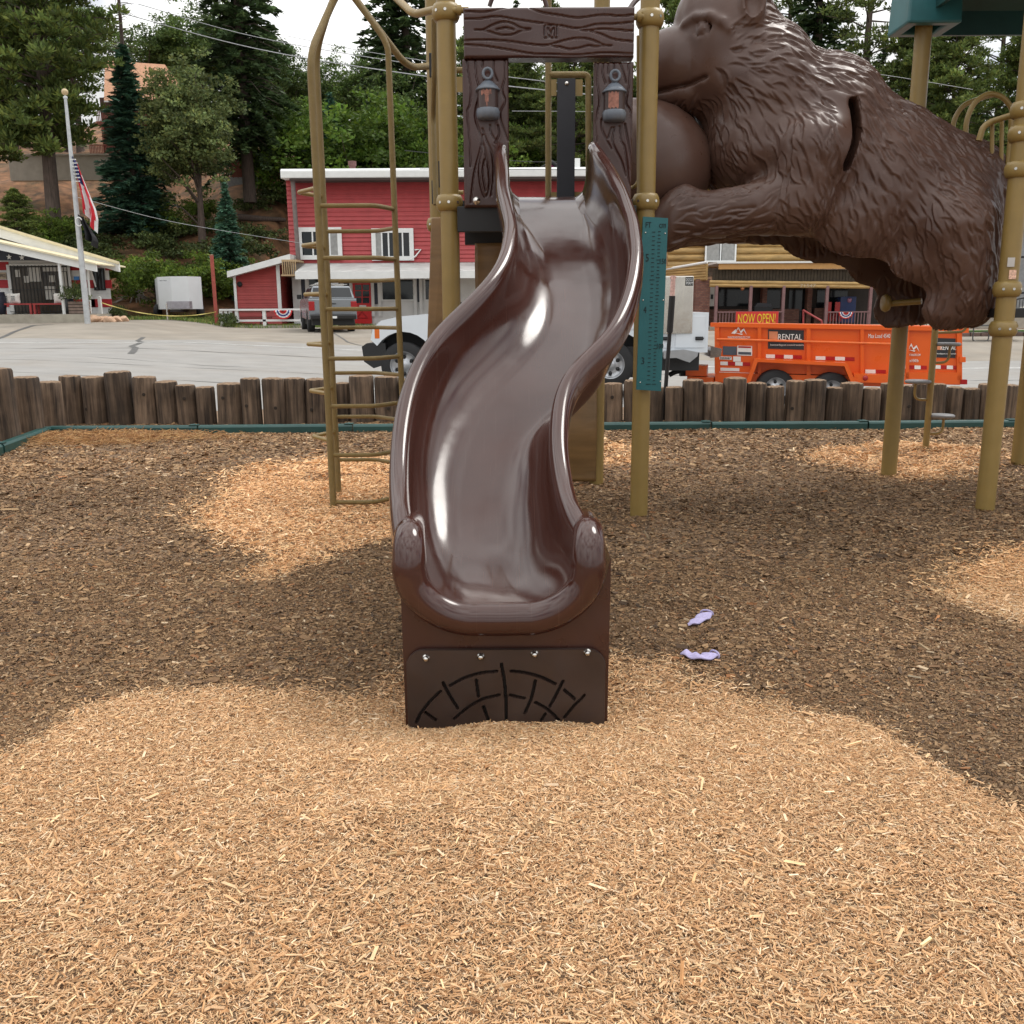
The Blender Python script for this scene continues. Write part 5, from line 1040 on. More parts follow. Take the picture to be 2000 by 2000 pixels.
for q in ((29, 39, 527, 541), (47, 56, 539, 552), (55, 63, 522, 550), (64, 79, 521, 550), (96, 107, 538, 551), (87, 109, 559, 585), (82, 131, 521, 530), (117, 131, 531, 582)): pbox(shp, 'paper_notice', M('paper', (.68, .66, .62), rough=.8, var=.05), *q, Yq - .11, Yq - .085)
mb = MB()
for i in range(17): mb.box(*bx(25 + i * 6.8, 26 + i * 6.8, 518, 612, Yq - .22, Yq - .2))
mb.build('security_bars', blk, shp); mb = MB()
for y in (521, 565, 608): mb.box(*bx(20, 140, y, y + 1.2, Yq - .24, Yq - .221))
mb.build('bar_rail', blk, shp)
window(shp, 183, 205, 524, 567, Yq - .02, (.35, .68), 2, fmat=darkw)
pbox(shp, 'blue_sign', M('blue_sign_face', (.03, .2, .55), rough=.4), 144, 154, 540, 547, Yq - .06, Yq - .03); sg_ = pbox(shp, 'door_sign', M('tan_sign_face', (.42, .33, .24), rough=.7), -4, 12, 532, 545, Yq - .06, Yq - .03)
mb = MB(); c = P(4, 538.5, Yq - .07); mb.text('OFFICE', (c.x, Yq - .065, c.z), .13, .30, ex=.004); mb.build('lettering', blk, sg_)
zf_ = P(60, 614, Yq - 2.9).z
mb = MB(); mb.box((xA, Yq - 3.1, .3), (P(172, 615, Yq - 3.1).x, Yq - .004, zf_)); mb.build('porch_floor', conc, shp)
for pa_, pb_ in (((107, 514), (126, 616)), ((-70, 500), (-60, 616))):
    mb = MB(); a, b = P(*pa_, Yq - 2.75), P(*pb_, Yq - 2.75); mb.tube([(b.x, Yq - 2.75, zf_), (b.x, Yq - 2.75, a.z)], .07, 4); mb.build('porch_post', wht, shp)
mb = MB(); mb.tube([P(171, 520, Yq - 2.2), P(177, 612, Yq - 2.2)], .05, 6); mb.build('downpipe', wht, shp)
mb = MB(); mb.tube([P(176, 523, Yq - .6), P(187, 560, Yq - .1)], .035, 6); mb.build('brace', wht, shp)
for o_ in shp.children:                         # the side of the shop runs back along its own line, so turn the back end
    if o_.name.startswith(('wall', 'roof_sheet', 'porch_roof')):
        for v in o_.data.vertices:
            yw = v.co.y + shp.location.y
            if yw > Yq + .1: v.co.x -= (yw - Yq) * .47
# bench, pillows, planter
bn_m = M('red_bench_paint', (.30, .03, .028), rough=.6)
def bench(px0, px1, lab):
    Y = Yq - 2.2; a, b = P(px0, 595, Y), P(px1, 595, Y); t = thing('bench', lab, 'bench', ((a.x + b.x) / 2, Y, zf_), 'red benches on the shop porch')
    zs_ = zf_ + .44; mb = MB(); mb.box((a.x, Y - .2, zs_ - .06), (b.x, Y + .2, zs_)); mb.build('seat', bn_m, t)
    for x in (a.x + .06, b.x - .06):
        for s in (-.16, .16): mb = MB(); mb.box((x - .04, Y + s - .04, zf_), (x + .04, Y + s + .04, zs_ - .062)); mb.build('leg', bn_m, t)
    return zs_
zs_ = bench(2, 66, 'left red bench on the shop porch, carrying two pillows'); bench(68, 132, 'right red bench on the shop porch, behind the white post')
for px, lab in ((12, 'white pillow with grey lettering, leftmost on the red bench'), (30, 'white pillow with dark blocks on the left red bench'), (116, 'white pillow on the right red bench')):
    c = P(px, 590, Yq - 2.1); bm = bmesh.new(); bmesh.ops.create_grid(bm, x_segments=8, y_segments=8, size=.2)
    mb = MB(); vs = []; n = 9
    for s in (1, -1):
        for i in range(n):
            for j in range(n):
                u, v = i / (n-1) * 2 - 1, j / (n-1) * 2 - 1; th = .07 * (1 - u**4) ** .5 * (1 - v**4) ** .5; pin = 1 + .12 * u*u*v*v
                vs.append((c.x + u * .20 * pin, Yq - 2.1 - s * th, zs_ + .2 + v * .19 * pin))
    fs = [(s*81+i*9+j, s*81+(i+1)*9+j, s*81+(i+1)*9+j+1, s*81+i*9+j+1) for s in (0, 1) for i in range(8) for j in range(8)]
    t = thing('pillow', lab, 'pillow', (c.x, Yq - 2.1, zs_), 'pillows on the porch benches'); mb.add(vs, fs, 0, True); o = mb.build('cushion', M('pillow_cloth', (.66, .64, .60), rough=.9), t)
    if px < 100:
        mb = MB(); 
        for r_ in range(3):
            for q_ in range(3 if px == 12 else 2): mb.box((c.x - .11 + q_ * .08, Yq - 2.19, zs_ + .27 - r_ * .07), (c.x - .055 + q_ * .08, Yq - 2.172, zs_ + .30 - r_ * .07))
        mb.build('printed_pattern', M('pillow_print', (.10, .12, .14), rough=.9), t)
    bm.free()
for px, lab in ((-4, 'navy barrel planter at the left end of the shop porch'),):
    c = P(px, 600, Yq - 2.3); t = thing('barrel', lab, 'barrel', (c.x, Yq - 2.3, zf_)); mb = MB(); mb.lathe([(.0, 0), (.26, .01), (.32, .3), (.34, .6), (.30, .9), (0, .88)], (c.x, Yq - 2.3, zf_), 18); mb.build('body', navy, t)
c = P(156, 600, Yq - 2.4); pl_ = thing('planter', 'slatted wooden planter box with a leafy bush, right end of the porch', 'planter', (c.x, Yq - 2.4, zf_)); mb = MB()
for k in range(4): mb.box((c.x - .36, Yq - 2.65, zf_ + .02 + k * .125), (c.x + .36, Yq - 2.15, zf_ + .12 + k * .125))
mb.build('box', M('grey_slats', (.22, .16, .13), rough=.8, var=.3), pl_); mb = MB(); mb.box((c.x - .32, Yq - 2.6, zf_), (c.x + .32, Yq - 2.2, zf_ + .5)); mb.build('liner', darkw, pl_)
c2 = P(135, 600, Yq - 2.3); ck = thing('rain_barrel', 'dark grey barrel standing left of the planter box', 'barrel', (c2.x, Yq - 2.3, zf_)); mb = MB(); mb.lathe([(.0, 0), (.19, .01), (.21, .3), (.19, .62), (0, .62)], (c2.x, Yq - 2.3, zf_), 14); mb.build('body', M('charcoal_barrel', (.03, .032, .036), rough=.5), ck)
# --- flagpole with two flags
fp = G(170, 630, Hs(G(170, 630, .7).x, 38)); Yp = 38.0; fx = P(171, 628, Yp).x; gz_ = Hs(fx, Yp); topz = P(116, 192, Yp).z
fl = thing('flagpole', 'tall pale grey flagpole with a gold ball in front of the striped shop', 'flagpole', (fx, Yp, gz_)); pol_ = M('dull_aluminium', (.50, .52, .53), rough=.35, metal=.3)
mb = MB(); mb.tube([(fx, Yp, gz_ - .1), (fx, Yp, gz_ + 3), (fx, Yp, topz)], .1, 14, rr=[.115, .105, .055]); mb.build('pole', pol_, fl); mb = MB(); mb.lathe([(.07, -.02), (.08, .05), (.03, .09), (.03, .12)], (fx, Yp, topz), 14); mb.build('truck', pol_, fl)
mb = MB(); mb.lathe([(.12 * math.sin(t) + .001, -.12 * math.cos(t)) for t in np.linspace(0, math.pi, 12)], (fx, Yp, topz + .22), 18); mb.build('ball', M('tan_gold_ball', (.55, .42, .24), rough=.4), fl)
def flag(name, pts_top, lab, cat, kind):
    # hanging folds: a sheet with its hoist on the pole, swept down and to the right
    t = thing(name, lab, cat, (fx, Yp - .1, 0)); n, m_ = 40, 26; top, bot = pts_top; z0_, z1_ = P(0, top, Yp).z, P(0, bot, Yp).z; vs = []; cs = []
    Hh = z0_ - z1_; cols = {'r': 0, 'w': 1, 'b': 2}; fs = []; mi = []
    for i in range(n + 1):
        v = i / n
        for j in range(m_ + 1):
            u = j / m_; w_ = .20 + .42 * min(1, v * 1.5)
            if kind: w_ = .24 + .30 * min(1, v * 1.5)
            x = fx + .07 + u * w_ * .9 * (1 if v < .8 else 1 - (v - .8) * 1.2); x += .20 * v; z = z0_ - Hh * (v * (.72 + .28 * u) + .10 * u)
            y = Yp - .1 + .14 * math.sin(u * 12 + v * 2) * (.3 + v); vs.append((x, y, z))
    for i in range(n):
        for j in range(m_):
            if kind: c = 0
            else:
                u, v = (j + .5) / m_, (i + .5) / n
                c = 2 if (v < .42 and u < .62) else (0 if int((u * 7 + v * .8)) % 2 == 0 else 1)
            fs.append((i*(m_+1)+j, i*(m_+1)+j+1, (i+1)*(m_+1)+j+1, (i+1)*(m_+1)+j)); mi.append(c)
    mb = MB(); mb.v = vs; mb.f = fs; mb.m = mi; mb.s = [True] * len(fs)
    ms = [M('flag_black', (.012, .012, .014), rough=.8)] if kind else [M('flag_red', (.55, .02, .035), rough=.8, transl=.3), M('flag_white', (.72, .72, .74), rough=.8, transl=.3), M('flag_blue', (.02, .03, .13), rough=.8)]
    mb.build('cloth', ms, t)
    mb = MB(); rs_ = random.Random(3)
    if kind:
        q = [(fx + .16 + .12 * math.cos(a), Yp - .27, z0_ - Hh * .25 + .16 * math.sin(a)) for a in np.linspace(.4, 5.6, 20)]; mb.tube(q, .022, 6); mb.build('white_emblem', wht, t)
    else:
        for i in range(7):
            for j in range(4):
                cx_, cz_ = fx + .11 + j * .055 + (i % 2) * .03 + i * .012, z0_ - .16 - i * .13; k_ = .026
                mb.prism([(cx_ + k_ * (1 if q % 2 == 0 else .45) * math.cos(math.pi / 2 + q * math.pi / 5), cz_ + k_ * (1 if q % 2 == 0 else .45) * math.sin(math.pi / 2 + q * math.pi / 5)) for q in range(10)], Yp - .30, Yp - .27)
        o = mb.build('stars', wht, t); o['kind'] = 'stuff'
flag('national_flag', (306, 444), 'limp red white and blue flag with stars on the flagpole', 'flag', 0)
flag('black_flag', (420, 481), 'limp black flag with a white emblem, hanging below the striped flag', 'flag', 1)
# red post, yellow tape, white post
c = P(424, 640, 44); rp_ = thing('red_post', 'tall thin red pole standing left of the white fence', 'post', (c.x, 44, Hs(c.x, 44))); mb = MB(); mb.tube([(c.x, 44, Hs(c.x, 44) - .2), (c.x - .02, 44, P(413, 498, 44).z)], .085, 10); mb.build('pole', M('faded_red_paint', (.33, .07, .05), rough=.7), rp_)
mb = MB(); mb.lathe([(.09, 0), (.095, .03), (0, .05)], (c.x - .02, 44, P(413, 499, 44).z), 10); mb.build('cap', M('rust_cap', (.3, .16, .1)), rp_)
c = P(198, 622, 40.5); wp = thing('white_post', 'short white post at the corner of the striped shop holding the yellow tape', 'post', (c.x, 40.5, Hs(c.x, 40.5))); mb = MB(); mb.box((c.x - .06, 40.44, Hs(c.x, 40.5) - .1), (c.x + .06, 40.56, P(196, 580, 40.5).z)); mb.build('post', wht, wp); mb = MB(); mb.lathe([(.0, .06), (.07, .0)], (c.x, 40.5, P(196, 580, 40.5).z), 4); mb.build('cap', wht, wp)
mb = MB(); pa_, pb_ = P(198, 591, 40.3), P(422, 609, 43.85); qs = []
for i in range(25): t = i / 24; p = pa_.lerp(pb_, t); qs.append((p.x, p.y, p.z - .85 * 4 * t * (1 - t) * .40))
vs = [(a, b, c - .018) for a, b, c in qs] + [(a, b + .02 * math.sin(i), c + .018) for i, (a, b, c) in enumerate(qs)]; mb.add(vs, [(i, i+1, 26+i, 25+i) for i in range(24)]); o = mb.build('caution_tape', M('yellow_tape', (.62, .52, .16), rough=.4), None); tag(o, 'sagging yellow tape strung from the shop to the red pole', 'tape')
# boulders by the flagpole
rk = M('pink_tan_rock', (.50, .33, .22), rough=.9, var=.3, scale=6, bump=.6, bscale=12)
def rock(x, y, z, s, lab, seed, mat=rk, grp=None, name='rock'):
    bm = bmesh.new(); bmesh.ops.create_icosphere(bm, subdivisions=3, radius=1); r_ = random.Random(seed); fr_ = [(Vector((r_.gauss(0, 1), r_.gauss(0, 1), r_.gauss(0, 1))).normalized(), r_.uniform(.55, .9)) for _ in range(9)]
    for v in bm.verts:
        p = v.co.normalized(); k = 1
        for d, h in fr_:
            dt = p.dot(d)
            if dt > 1e-3: k = min(k, h / dt)
        v.co = Vector((p.x * k * s[0], p.y * k * s[1], p.z * k * s[2]))
    me = bpy.data.meshes.new(name); bm.to_mesh(me); bm.free(); me.materials.append(mat); o = bpy.data.objects.new(name, me); C.objects.link(o); o.location = (x, y, z); tag(o, lab, 'rock', grp); return o
desc = ['pale flat rock at the foot of the flagpole', 'second rock from the flagpole in the border of rocks', 'long slab of tan rock in the middle of the rock border', 'small rock right of the long slab in the rock border', 'chunky rock near the right end of the rock border', 'rightmost tan rock of the border before the dirt drive']
for i, px in enumerate((181, 192, 203, 215, 227, 240)):
    c = P(px, 625, 39.2 + .2 * (i % 3)); rock(c.x, c.y, Hs(c.x, c.y) + .08, (.34 - .03 * (i % 2), .25, .17 + .05 * (i % 3 == 0)), desc[i], i + 2, grp='rocks bordering the shop corner')

# --- white cargo trailer behind the tape
ct_ = thing('cargo_trailer', 'small white enclosed cargo trailer with a pointed nose, parked on the grass', 'trailer', (P(308, 610, 45).x, 45, .7))
zt0, zt1 = P(0, 606, 45).z, P(0, 543, 45).z; x0_, x1_, x2_, x3_ = P(262, 1, 45).x, P(289, 1, 44.2).x, P(325, 1, 44.2).x, P(353, 1, 45).x
aw = M('white_sheet_metal', (.66, .68, .70), rough=.35, var=.04, scale=2); mb = MB()
mb.prism([(x0_, 45), (x1_, 44.2), (x2_, 44.2), (x3_, 45), (x3_, 48.6), (x0_, 48.6)], zt0, zt1, axis='Z'); mb.v = [(x_ - max(0, y_ - 45) * .40, y_, z_) for x_, y_, z_ in mb.v]; mb.build('box', aw, ct_, bevel=.04)
mb = MB(); mb.prism([(x0_ + .05, 44.99), (x1_, 44.17), (x2_, 44.17), (x3_ - .05, 44.99), (x3_ - .05, 45.02), (x0_ + .05, 45.02)], zt0 + .02, zt0 + .35, axis='Z'); mb.build('stone_guard', M('grey_plate', (.42, .40, .44), rough=.3, metal=.6), ct_)
gz2 = Hs(x1_, 44.5); mb = MB(); mb.box(((x1_ + x2_) / 2 - .06, 42.9, zt0 - .12), ((x1_ + x2_) / 2 + .06, 45, zt0 - .02)); mb.build('tongue', blk, ct_); mb = MB(); mb.tube([((x1_ + x2_) / 2 - .3, 43.2, gz2 + .02), ((x1_ + x2_) / 2 - .3, 43.2, zt0 + .25)], .04, 8); mb.build('jack', steel, ct_)
for x in (x0_ - .02, x3_ + .02):
    mb = MB(); mb.lathe([(.0, -.1), (.33, -.1), (.36, -.05), (.36, .05), (.33, .1), (0, .1)], (x - .8, 47, gz2 + .36), 20, axis='X'); mb.build('wheel', M('tyre_rubber', (.018, .018, .019), rough=.8), ct_)
mb = MB(); mb.box(*bx(333, 352, 595, 609, 44.95, 44.97)); mb.build('corner_panel', wht, ct_); mb = MB(); c = P(318, 548, 44.15); mb.text('CARGO TRAILER', (c.x, 44.18, c.z), .05, .32, ex=.004); mb.build('lettering', dgrey, ct_)
# ---------------------------------------------------------------- vehicles
tyre = M('tyre_rubber', (.018, .018, .019), rough=.8); rimm = M('rim_alloy', (.42, .43, .45), rough=.3, metal=.7); chrome = M('chrome', (.6, .6, .62), rough=.12, metal=1)
amber = M('amber_lens', (.65, .14, .02), rough=.2); redl = M('red_lens', (.35, .01, .012), rough=.2)
def wheel(par, c, r, w_, ax='Y', n=6, world=False, side=-1):
    T = MB(); T.lathe([(r*.60, -w_/2), (r*.93, -w_/2), (r, -w_*.36), (r, w_*.36), (r*.93, w_/2), (r*.60, w_/2)], c, 36, axis=ax); t = T.build('wheel', tyre, par, world=world)
    m = MB(); s = side; m.lathe([(0, s*w_*.30), (r*.16, s*w_*.31), (r*.20, s*w_*.2), (r*.50, s*w_*.12), (r*.56, s*w_*.34), (r*.62, s*w_*.47), (r*.60, s*w_*.1)], c, 32, axis=ax)
    m.build('rim', rimm, t, world=world); m = MB()
    for i in range(n):
        a = i * 2 * math.pi / n; q = (math.cos(a) * r * .36, math.sin(a) * r * .36); h = s * w_ * .17
        cc = (c[0] + q[1], c[1] + h, c[2] + q[0]) if ax == 'Y' else (c[0] + h, c[1] + q[0], c[2] + q[1])
        m.lathe([(0, s*.012), (r*.085, s*.012), (r*.085, 0)], cc, 8, axis=ax)
    m.build('rim_holes', blk, t, world=world); return t
def pickup(name, lab, cat, loc, rot, paint, L, W, fx, rx, rw, service=False, shell=False):
    t = thing(name, lab, cat, loc); t.rotation_euler.z = rot; hw = W / 2
    def arch(cx, cz, r, z0):                    # points of the wheel opening, front to rear
        a0 = math.acos(max(-1, min(1, (z0 - cz) / r))) if abs(z0 - cz) < r else 0
        th0 = math.asin((z0 - cz) / r); return [(cx - r * math.cos(a), cz + r * math.sin(a)) for a in np.linspace(th0, math.pi - th0, 13)]
    zb_ = .52; ar = rw * 1.36; wl = [(0.03, .72)] + [(0.06, zb_ + .05)] + arch(fx, rw + .03, ar, zb_ + .05 if fx > ar + .06 else .62) + arch(rx, rw + .03, ar, zb_)
    if fx <= ar + .06: wl = [(.03, .80)] + [p for p in arch(fx, rw + .03, ar, .5) if p[0] > .05 or p[1] > .85][1:] + arch(rx, rw + .03, ar, zb_); wl = [(.03, .86)] + [p for p in wl[1:] if p[0] > .04]
    end = 3.35 if service else L - .06
    lower = wl if not service else [p for p in wl if p[0] < end]
    prof = lower + [(end, zb_), (end, 1.30), (1.62, 1.34), (1.45, 1.335), (.55, 1.26), (.22, 1.19), (.07, 1.06)]
    def ok(p): return p
    mb = MB(); mb.prism([(x, z) for x, z in prof], -hw, hw); b = mb.build('body', paint, t, bevel=.035, world=False, seg=3)
    mb = MB(); mb.box((.3, -hw + .12, .3), (L - .2, hw - .12, .72)); mb.build('chassis', blk, t, world=False)
    mb = MB(); c0, c1 = (1.6, 3.3) if service else ((1.45, L - .12) if shell else (1.45, 3.4)); zt = 1.78 if shell else 1.92
    lo = [(c0 - .05, -hw + .04), (c1, -hw + .04), (c1, hw - .04), (c0 - .05, hw - .04)]; hi = [(c0 + .62, -hw + .2), (c1 - .22, -hw + .2), (c1 - .22, hw - .2), (c0 + .62, hw - .2)]
    mb.hexa([(x, y, 1.30) for x, y in lo] + [(x, y, zt) for x, y in hi]); mb.build('cabin', paint, t, bevel=.06, world=False, seg=3)
    for s in (-1, 1):
        for w0, w1 in (((.30, .52), (.55, .86)) if not shell else ((.20, .36), (.38, .60), (.64, .92))):
            xs0, xs1 = c0 + (c1 - c0) * w0, c0 + (c1 - c0) * w1; q = []
            for x, f_ in ((xs0, .12), (xs1, .12), (xs1 - .02, .86), (xs0 + .06, .86)): q.append((x, s * (hw - .04 - .16 * f_ + .006), 1.30 + (zt - 1.30) * f_))
            mb = MB(); mb.add(q + [(a, b_ - s * .02, c) for a, b_, c in q], [(0, 1, 2, 3) if s < 0 else (3, 2, 1, 0), (4, 7, 6, 5), (0, 4, 5, 1), (1, 5, 6, 2), (2, 6, 7, 3), (3, 7, 4, 0)]); mb.build('side_window', glas, t, world=False)
    xr = c1; q = [(xr - .022 + .006, y, 1.33 + .0) for y in (-hw + .14, hw - .14)]; f1, f2 = .12, .86
    q = [(xr - .22 * f_ + .008, y * (1 - .09 * f_), 1.30 + (zt - 1.30) * f_) for f_, y in ((f1, -hw + .14), (f1, hw - .14), (f2, hw - .16), (f2, -hw + .16))]
    mb = MB(); mb.add(q + [(a - .02, b_, c) for a, b_, c in q], [(0, 1, 2, 3), (4, 7, 6, 5), (0, 4, 5, 1), (1, 5, 6, 2), (2, 6, 7, 3), (3, 7, 4, 0)]); mb.build('rear_window', glas, t, world=False)
    q = [(c0 - .05 + .67 * f_ - .008, y * (1 - .09 * f_), 1.30 + (zt - 1.30) * f_) for f_, y in ((f1, -hw + .14), (f1, hw - .14), (f2, hw - .16), (f2, -hw + .16))]
    mb = MB(); mb.add(q + [(a + .02, b_, c) for a, b_, c in q], [(3, 2, 1, 0), (4, 5, 6, 7), (0, 4, 5, 1), (1, 5, 6, 2), (2, 6, 7, 3), (3, 7, 4, 0)]); mb.build('windscreen', glas, t, world=False)
    for cx_ in (fx, rx):
        mb = MB(); mb.box((max(.10, cx_ - ar + .0), -hw + .30, .42), (cx_ + ar, hw - .30, rw + .03 + ar - .02)); mb.build('wheel_well', darkw, t, world=False)
    for s in (-1, 1):
        wheel(t, (fx, s * (hw - .13), rw), rw, .26, side=s); wheel(t, (rx, s * (hw - .13), rw), rw, .26, side=s)
        mb = MB(); mb.box((.02, s * (hw - .30) - .16 * (s < 0), .86), (.20, s * (hw - .30) + .16 * (s > 0) + s * .17, 1.08)); o = mb.build('headlight', chrome, t, bevel=.02, world=False)
        mb = MB(); y0 = s * (hw + .004); mb.box((.10, min(y0, y0 - s * .03), .88), (.19, max(y0, y0 - s * .03), 1.05)); mb.build('side_marker', amber, t, bevel=.008, world=False)
        mb = MB(); mb.box((1.55, s * (hw + .02), 1.32), (1.68, s * (hw + .20), 1.50)) if s > 0 else mb.box((1.55, -hw - .20, 1.32), (1.68, -hw - .02, 1.50)); mb.build('mirror', blk, t, bevel=.02, world=False)
        if not service:
            mb = MB(); mb.box((L - .10, s * hw - (.22 if s > 0 else 0.0), .86), (L - .035, s * hw + (0 if s > 0 else .22), 1.20)); mb.build('tail_light', redl, t, bevel=.015, world=False)
        for dx in ((2.15, 3.1) if not service else (2.2, 3.0)):
            mb = MB(); yh = s * (hw + .012); mb.box((dx, min(yh, yh - s * .02), 1.10), (dx + .15, max(yh, yh - s * .02), 1.135)); mb.build('door_handle', blk, t, world=False)
    mb = MB(); mb.prism([(-.11, .48), (-.14, .74), (-.05, .80), (.28, .80), (.30, .44), (.06, .36)], -hw + .02, hw - .02); mb.build('front_bumper', blk, t, bevel=.02, world=False)
    mb = MB(); mb.prism([(L - .02, .52), (L + .16, .54), (L + .18, .68), (L - .02, .72)], -hw + .05, hw - .05); mb.build('rear_bumper', chrome if service else blk, t, bevel=.02, world=False)
    if not service:
        mb = MB(); mb.box((L - .065, -hw + .24, .76), (L - .045, hw - .24, 1.26)); mb.build('tailgate', paint, t, bevel=.008, world=False); mb = MB(); mb.box((L - .044, -.13, 1.09), (L - .03, .13, 1.13)); mb.build('tailgate_handle', blk, t, world=False)
        mb = MB(); mb.box((L + .165, -.22, .56), (L + .175, .12, .66)); mb.build('licence_plate', wht, t, world=False)
    return t, hw
silv = M('silver_paint', (.25, .265, .28), rough=.25, metal=.5, var=.03); wpaint = M('white_truck_paint', (.66, .70, .74), rough=.22, var=.02, dirt=.06, dirtcol=(.4, .37, .33))
c = G(640, 665, .05); tk, hw_ = pickup('silver_pickup', 'silver pickup with a canopy and roof rack, parked tail out by the red door', 'pickup truck', (c.x - 1.25, 42.2, Hs(c.x, 37.5) - .02), R(-74), silv, 5.2, 1.82, .85, 4.1, .37, shell=True)
mb = MB()
for y in (-.5, 0, .5): mb.tube([(2.3, y, 1.86), (4.6, y, 1.86)], .02, 6)
for x in (2.4, 3.4, 4.4): mb.box((x, -.66, 1.835), (x + .05, .66, 1.86))
mb.build('roof_rack', steel, tk, world=False); mb = MB(); mb.box((2.7, -.45, 1.885), (4.3, .35, 1.93)); mb.build('rack_board', wht, tk, world=False, bevel=.01)
c = P(728, 700, 17.8); Lw = 6.0; wt, hw_ = pickup('white_work_truck', 'large white work truck with side lockers, parked beyond the log posts behind the slide', 'truck', (c.x, 17.9 + 1.0, Hs(-1.5, 17.9)), -R(3.1), wpaint, Lw, 2.05, .60, 4.25, .41, service=True)
wt.scale = (1.05, 1.05, 1.05)
mb = MB(); mb.prism([(3.45, .62), (3.45, 1.30), (5.92, 1.30), (5.92, .62), (4.25 + .56, .62), (4.25 + .5, .82), (4.25 + .25, .97), (4.25 - .25, .97), (4.25 - .5, .82), (4.25 - .56, .62)], -1.04, 1.04); mb.build('locker_body', wpaint, wt, bevel=.02, world=False)
for x0_, x1_, z0_, z1_ in ((3.5, 3.66, .70, 1.24), (3.75, 4.78, 1.02, 1.24), (4.88, 5.3, .70, 1.24), (5.36, 5.86, .70, 1.24)):
    mb = MB(); mb.box((x0_, -1.055, z0_), (x1_, -1.041, z1_)); d = mb.build('locker_door', wpaint, wt, bevel=.006, world=False); mb = MB(); mb.box((x1_ - .16, -1.085, z0_ + .13), (x1_ - .03, -1.056, z0_ + .19)); mb.tube([(x1_ - .15, -1.09, z0_ + .16), (x1_ - .02, -1.09, z0_ + .16)], .014, 8); mb.build('latch', blk, d, world=False)
# polished steel cabinet on the tail of the truck
Yc_ = 17.45; cb = thing('steel_cabinet', 'tall polished steel cabinet with a small black sign at the white truck tail', 'cabinet', (P(1328, 600, Yc_).x, Yc_, P(1328, 655, Yc_).z))
stl = M('polished_sheet_steel', (.60, .57, .52), rough=.16, metal=1, var=.10, scale=1.2, bump=1.0, bscale=2.2, bstretch=(1, 1, .35)); mb = MB(); a_, b_ = bx(1296, 1354, 539, 652, Yc_, Yc_ + .42); mb.box(a_, b_); mb.build('case', stl, cb, bevel=.02)
mb = MB(); zq = P(1328, 700, Yc_).z
for x in (a_[0] + .08, b_[0] - .08): mb.box((x - .025, Yc_ + .15, zq - .02), (x + .025, Yc_ + .2, a_[2]))
mb.build('stand', M('grey_frame', (.2, .2, .2), rough=.5), cb); s_ = pbox(cb, 'sign', darkw, 1339, 1354, 541, 558, Yc_ - .012, Yc_ - .002)
mb = MB(); c = P(1346.5, 546, Yc_ - .014); mb.text('DOGS', (c.x, Yc_ - .012, c.z), .05, .115, ex=.002); c = P(1346.5, 553, Yc_); mb.text('PERM', (c.x, Yc_ - .012, c.z), .05, .115, ex=.002); mb.build('lettering', wht, s_)
Yb2 = 17.3; mb = MB(); q = [P(1296, 686, Yb2), P(1338, 683, Yb2), P(1364, 688, Yb2), P(1362, 696, Yb2), P(1347, 708, Yb2), P(1335, 704, Yb2), P(1322, 699, Yb2), P(1296, 700, Yb2)]
t = thing('truck_tail_step', 'grey tapered tail step sticking out at the back of the white truck', 'tail step', (q[0].x, Yb2 + .6, q[0].z)); mb.prism([(v.x, v.z) for v in q][::-1], Yb2, Yb2 + 1.7); mb.build('step', M('worn_aluminium', (.45, .47, .49), rough=.3, metal=.8, var=.1), t, bevel=.02)
mb = MB(); mb.box((q[0].x - .6, Yb2 + .5, q[0].z - .5), (q[0].x - .02, Yb2 + 1.2, q[0].z - .06)); mb.build('bracket', blk, t)
# --- orange dump trailer
org = M('orange_paint', (.72, .105, .006), rough=.34, var=.05, scale=2, dirt=.14, dirtcol=(.42, .10, .03), rvar=.08); whd = M('white_decal', (.78, .75, .70), rough=.4, var=.03); blkd = M('black_decal', (.022, .022, .025), rough=.4); redd_ = M('red_reflector', (.40, .01, .012), rough=.25)
TA, TB = P(1395, 700, 18.6), P(1885, 700, 17.4); TN = Vector((TB.y - TA.y, TA.x - TB.x, 0))
tr_ = thing('dump_trailer', 'bright orange rental dump trailer with twin wheels, parked beyond the log posts', 'trailer', (P(1640, 700, 18).x, 18.4, Hs(4, 18)))
def tq(px, py, dy=0): d = ray(px, py); v = CAM + d * ((TA - CAM).dot(TN) / d.dot(TN)); return (v.x + dy * .25, v.y + dy * .97, v.z)
TSL = (TB.y - TA.y) / (TB.x - TA.x)
def tpoly(name, pts, mat, d0, d1, par=tr_, bevel=0, lab=None):   # slab from d0 to d1 in front of / behind the side plane
    n = len(pts); vs = [tq(a, b, d0) for a, b in pts] + [tq(a, b, d1) for a, b in pts]; mb = MB()
    mb.add(vs, [(i, n+i, n+(i+1)%n, (i+1)%n) for i in range(n)]); mb.add(vs, [tuple(range(n)), tuple(range(n, 2*n))[::-1]]); o = mb.build(name, mat, par, bevel=bevel)
    if lab: o['label'] = lab
    return o
def trect(name, x0, x1, y0, y1, mat, d0, d1, sl=.03, **k): return tpoly(name, [(x0, y0 + (x0-1395)*0), (x1, y0 + (x1-x0)*sl), (x1, y1 + (x1-x0)*sl), (x0, y1)], mat, d0, d1, **k)
tpoly('side_wall', [(1396, 632), (1878, 638), (1875, 752), (1740, 748), (1740, 735), (1396, 726)], org, 0, .05)
mb = MB(); mb.hexa([tq(1396, 726, .051), tq(1878, 745, .051), tq(1878, 745, 1.95), tq(1396, 726, 1.95), tq(1396, 633, .051), tq(1878, 640, .051), tq(1878, 640, 1.95), tq(1396, 633, 1.95)]); mb.build('bed', org, tr_)
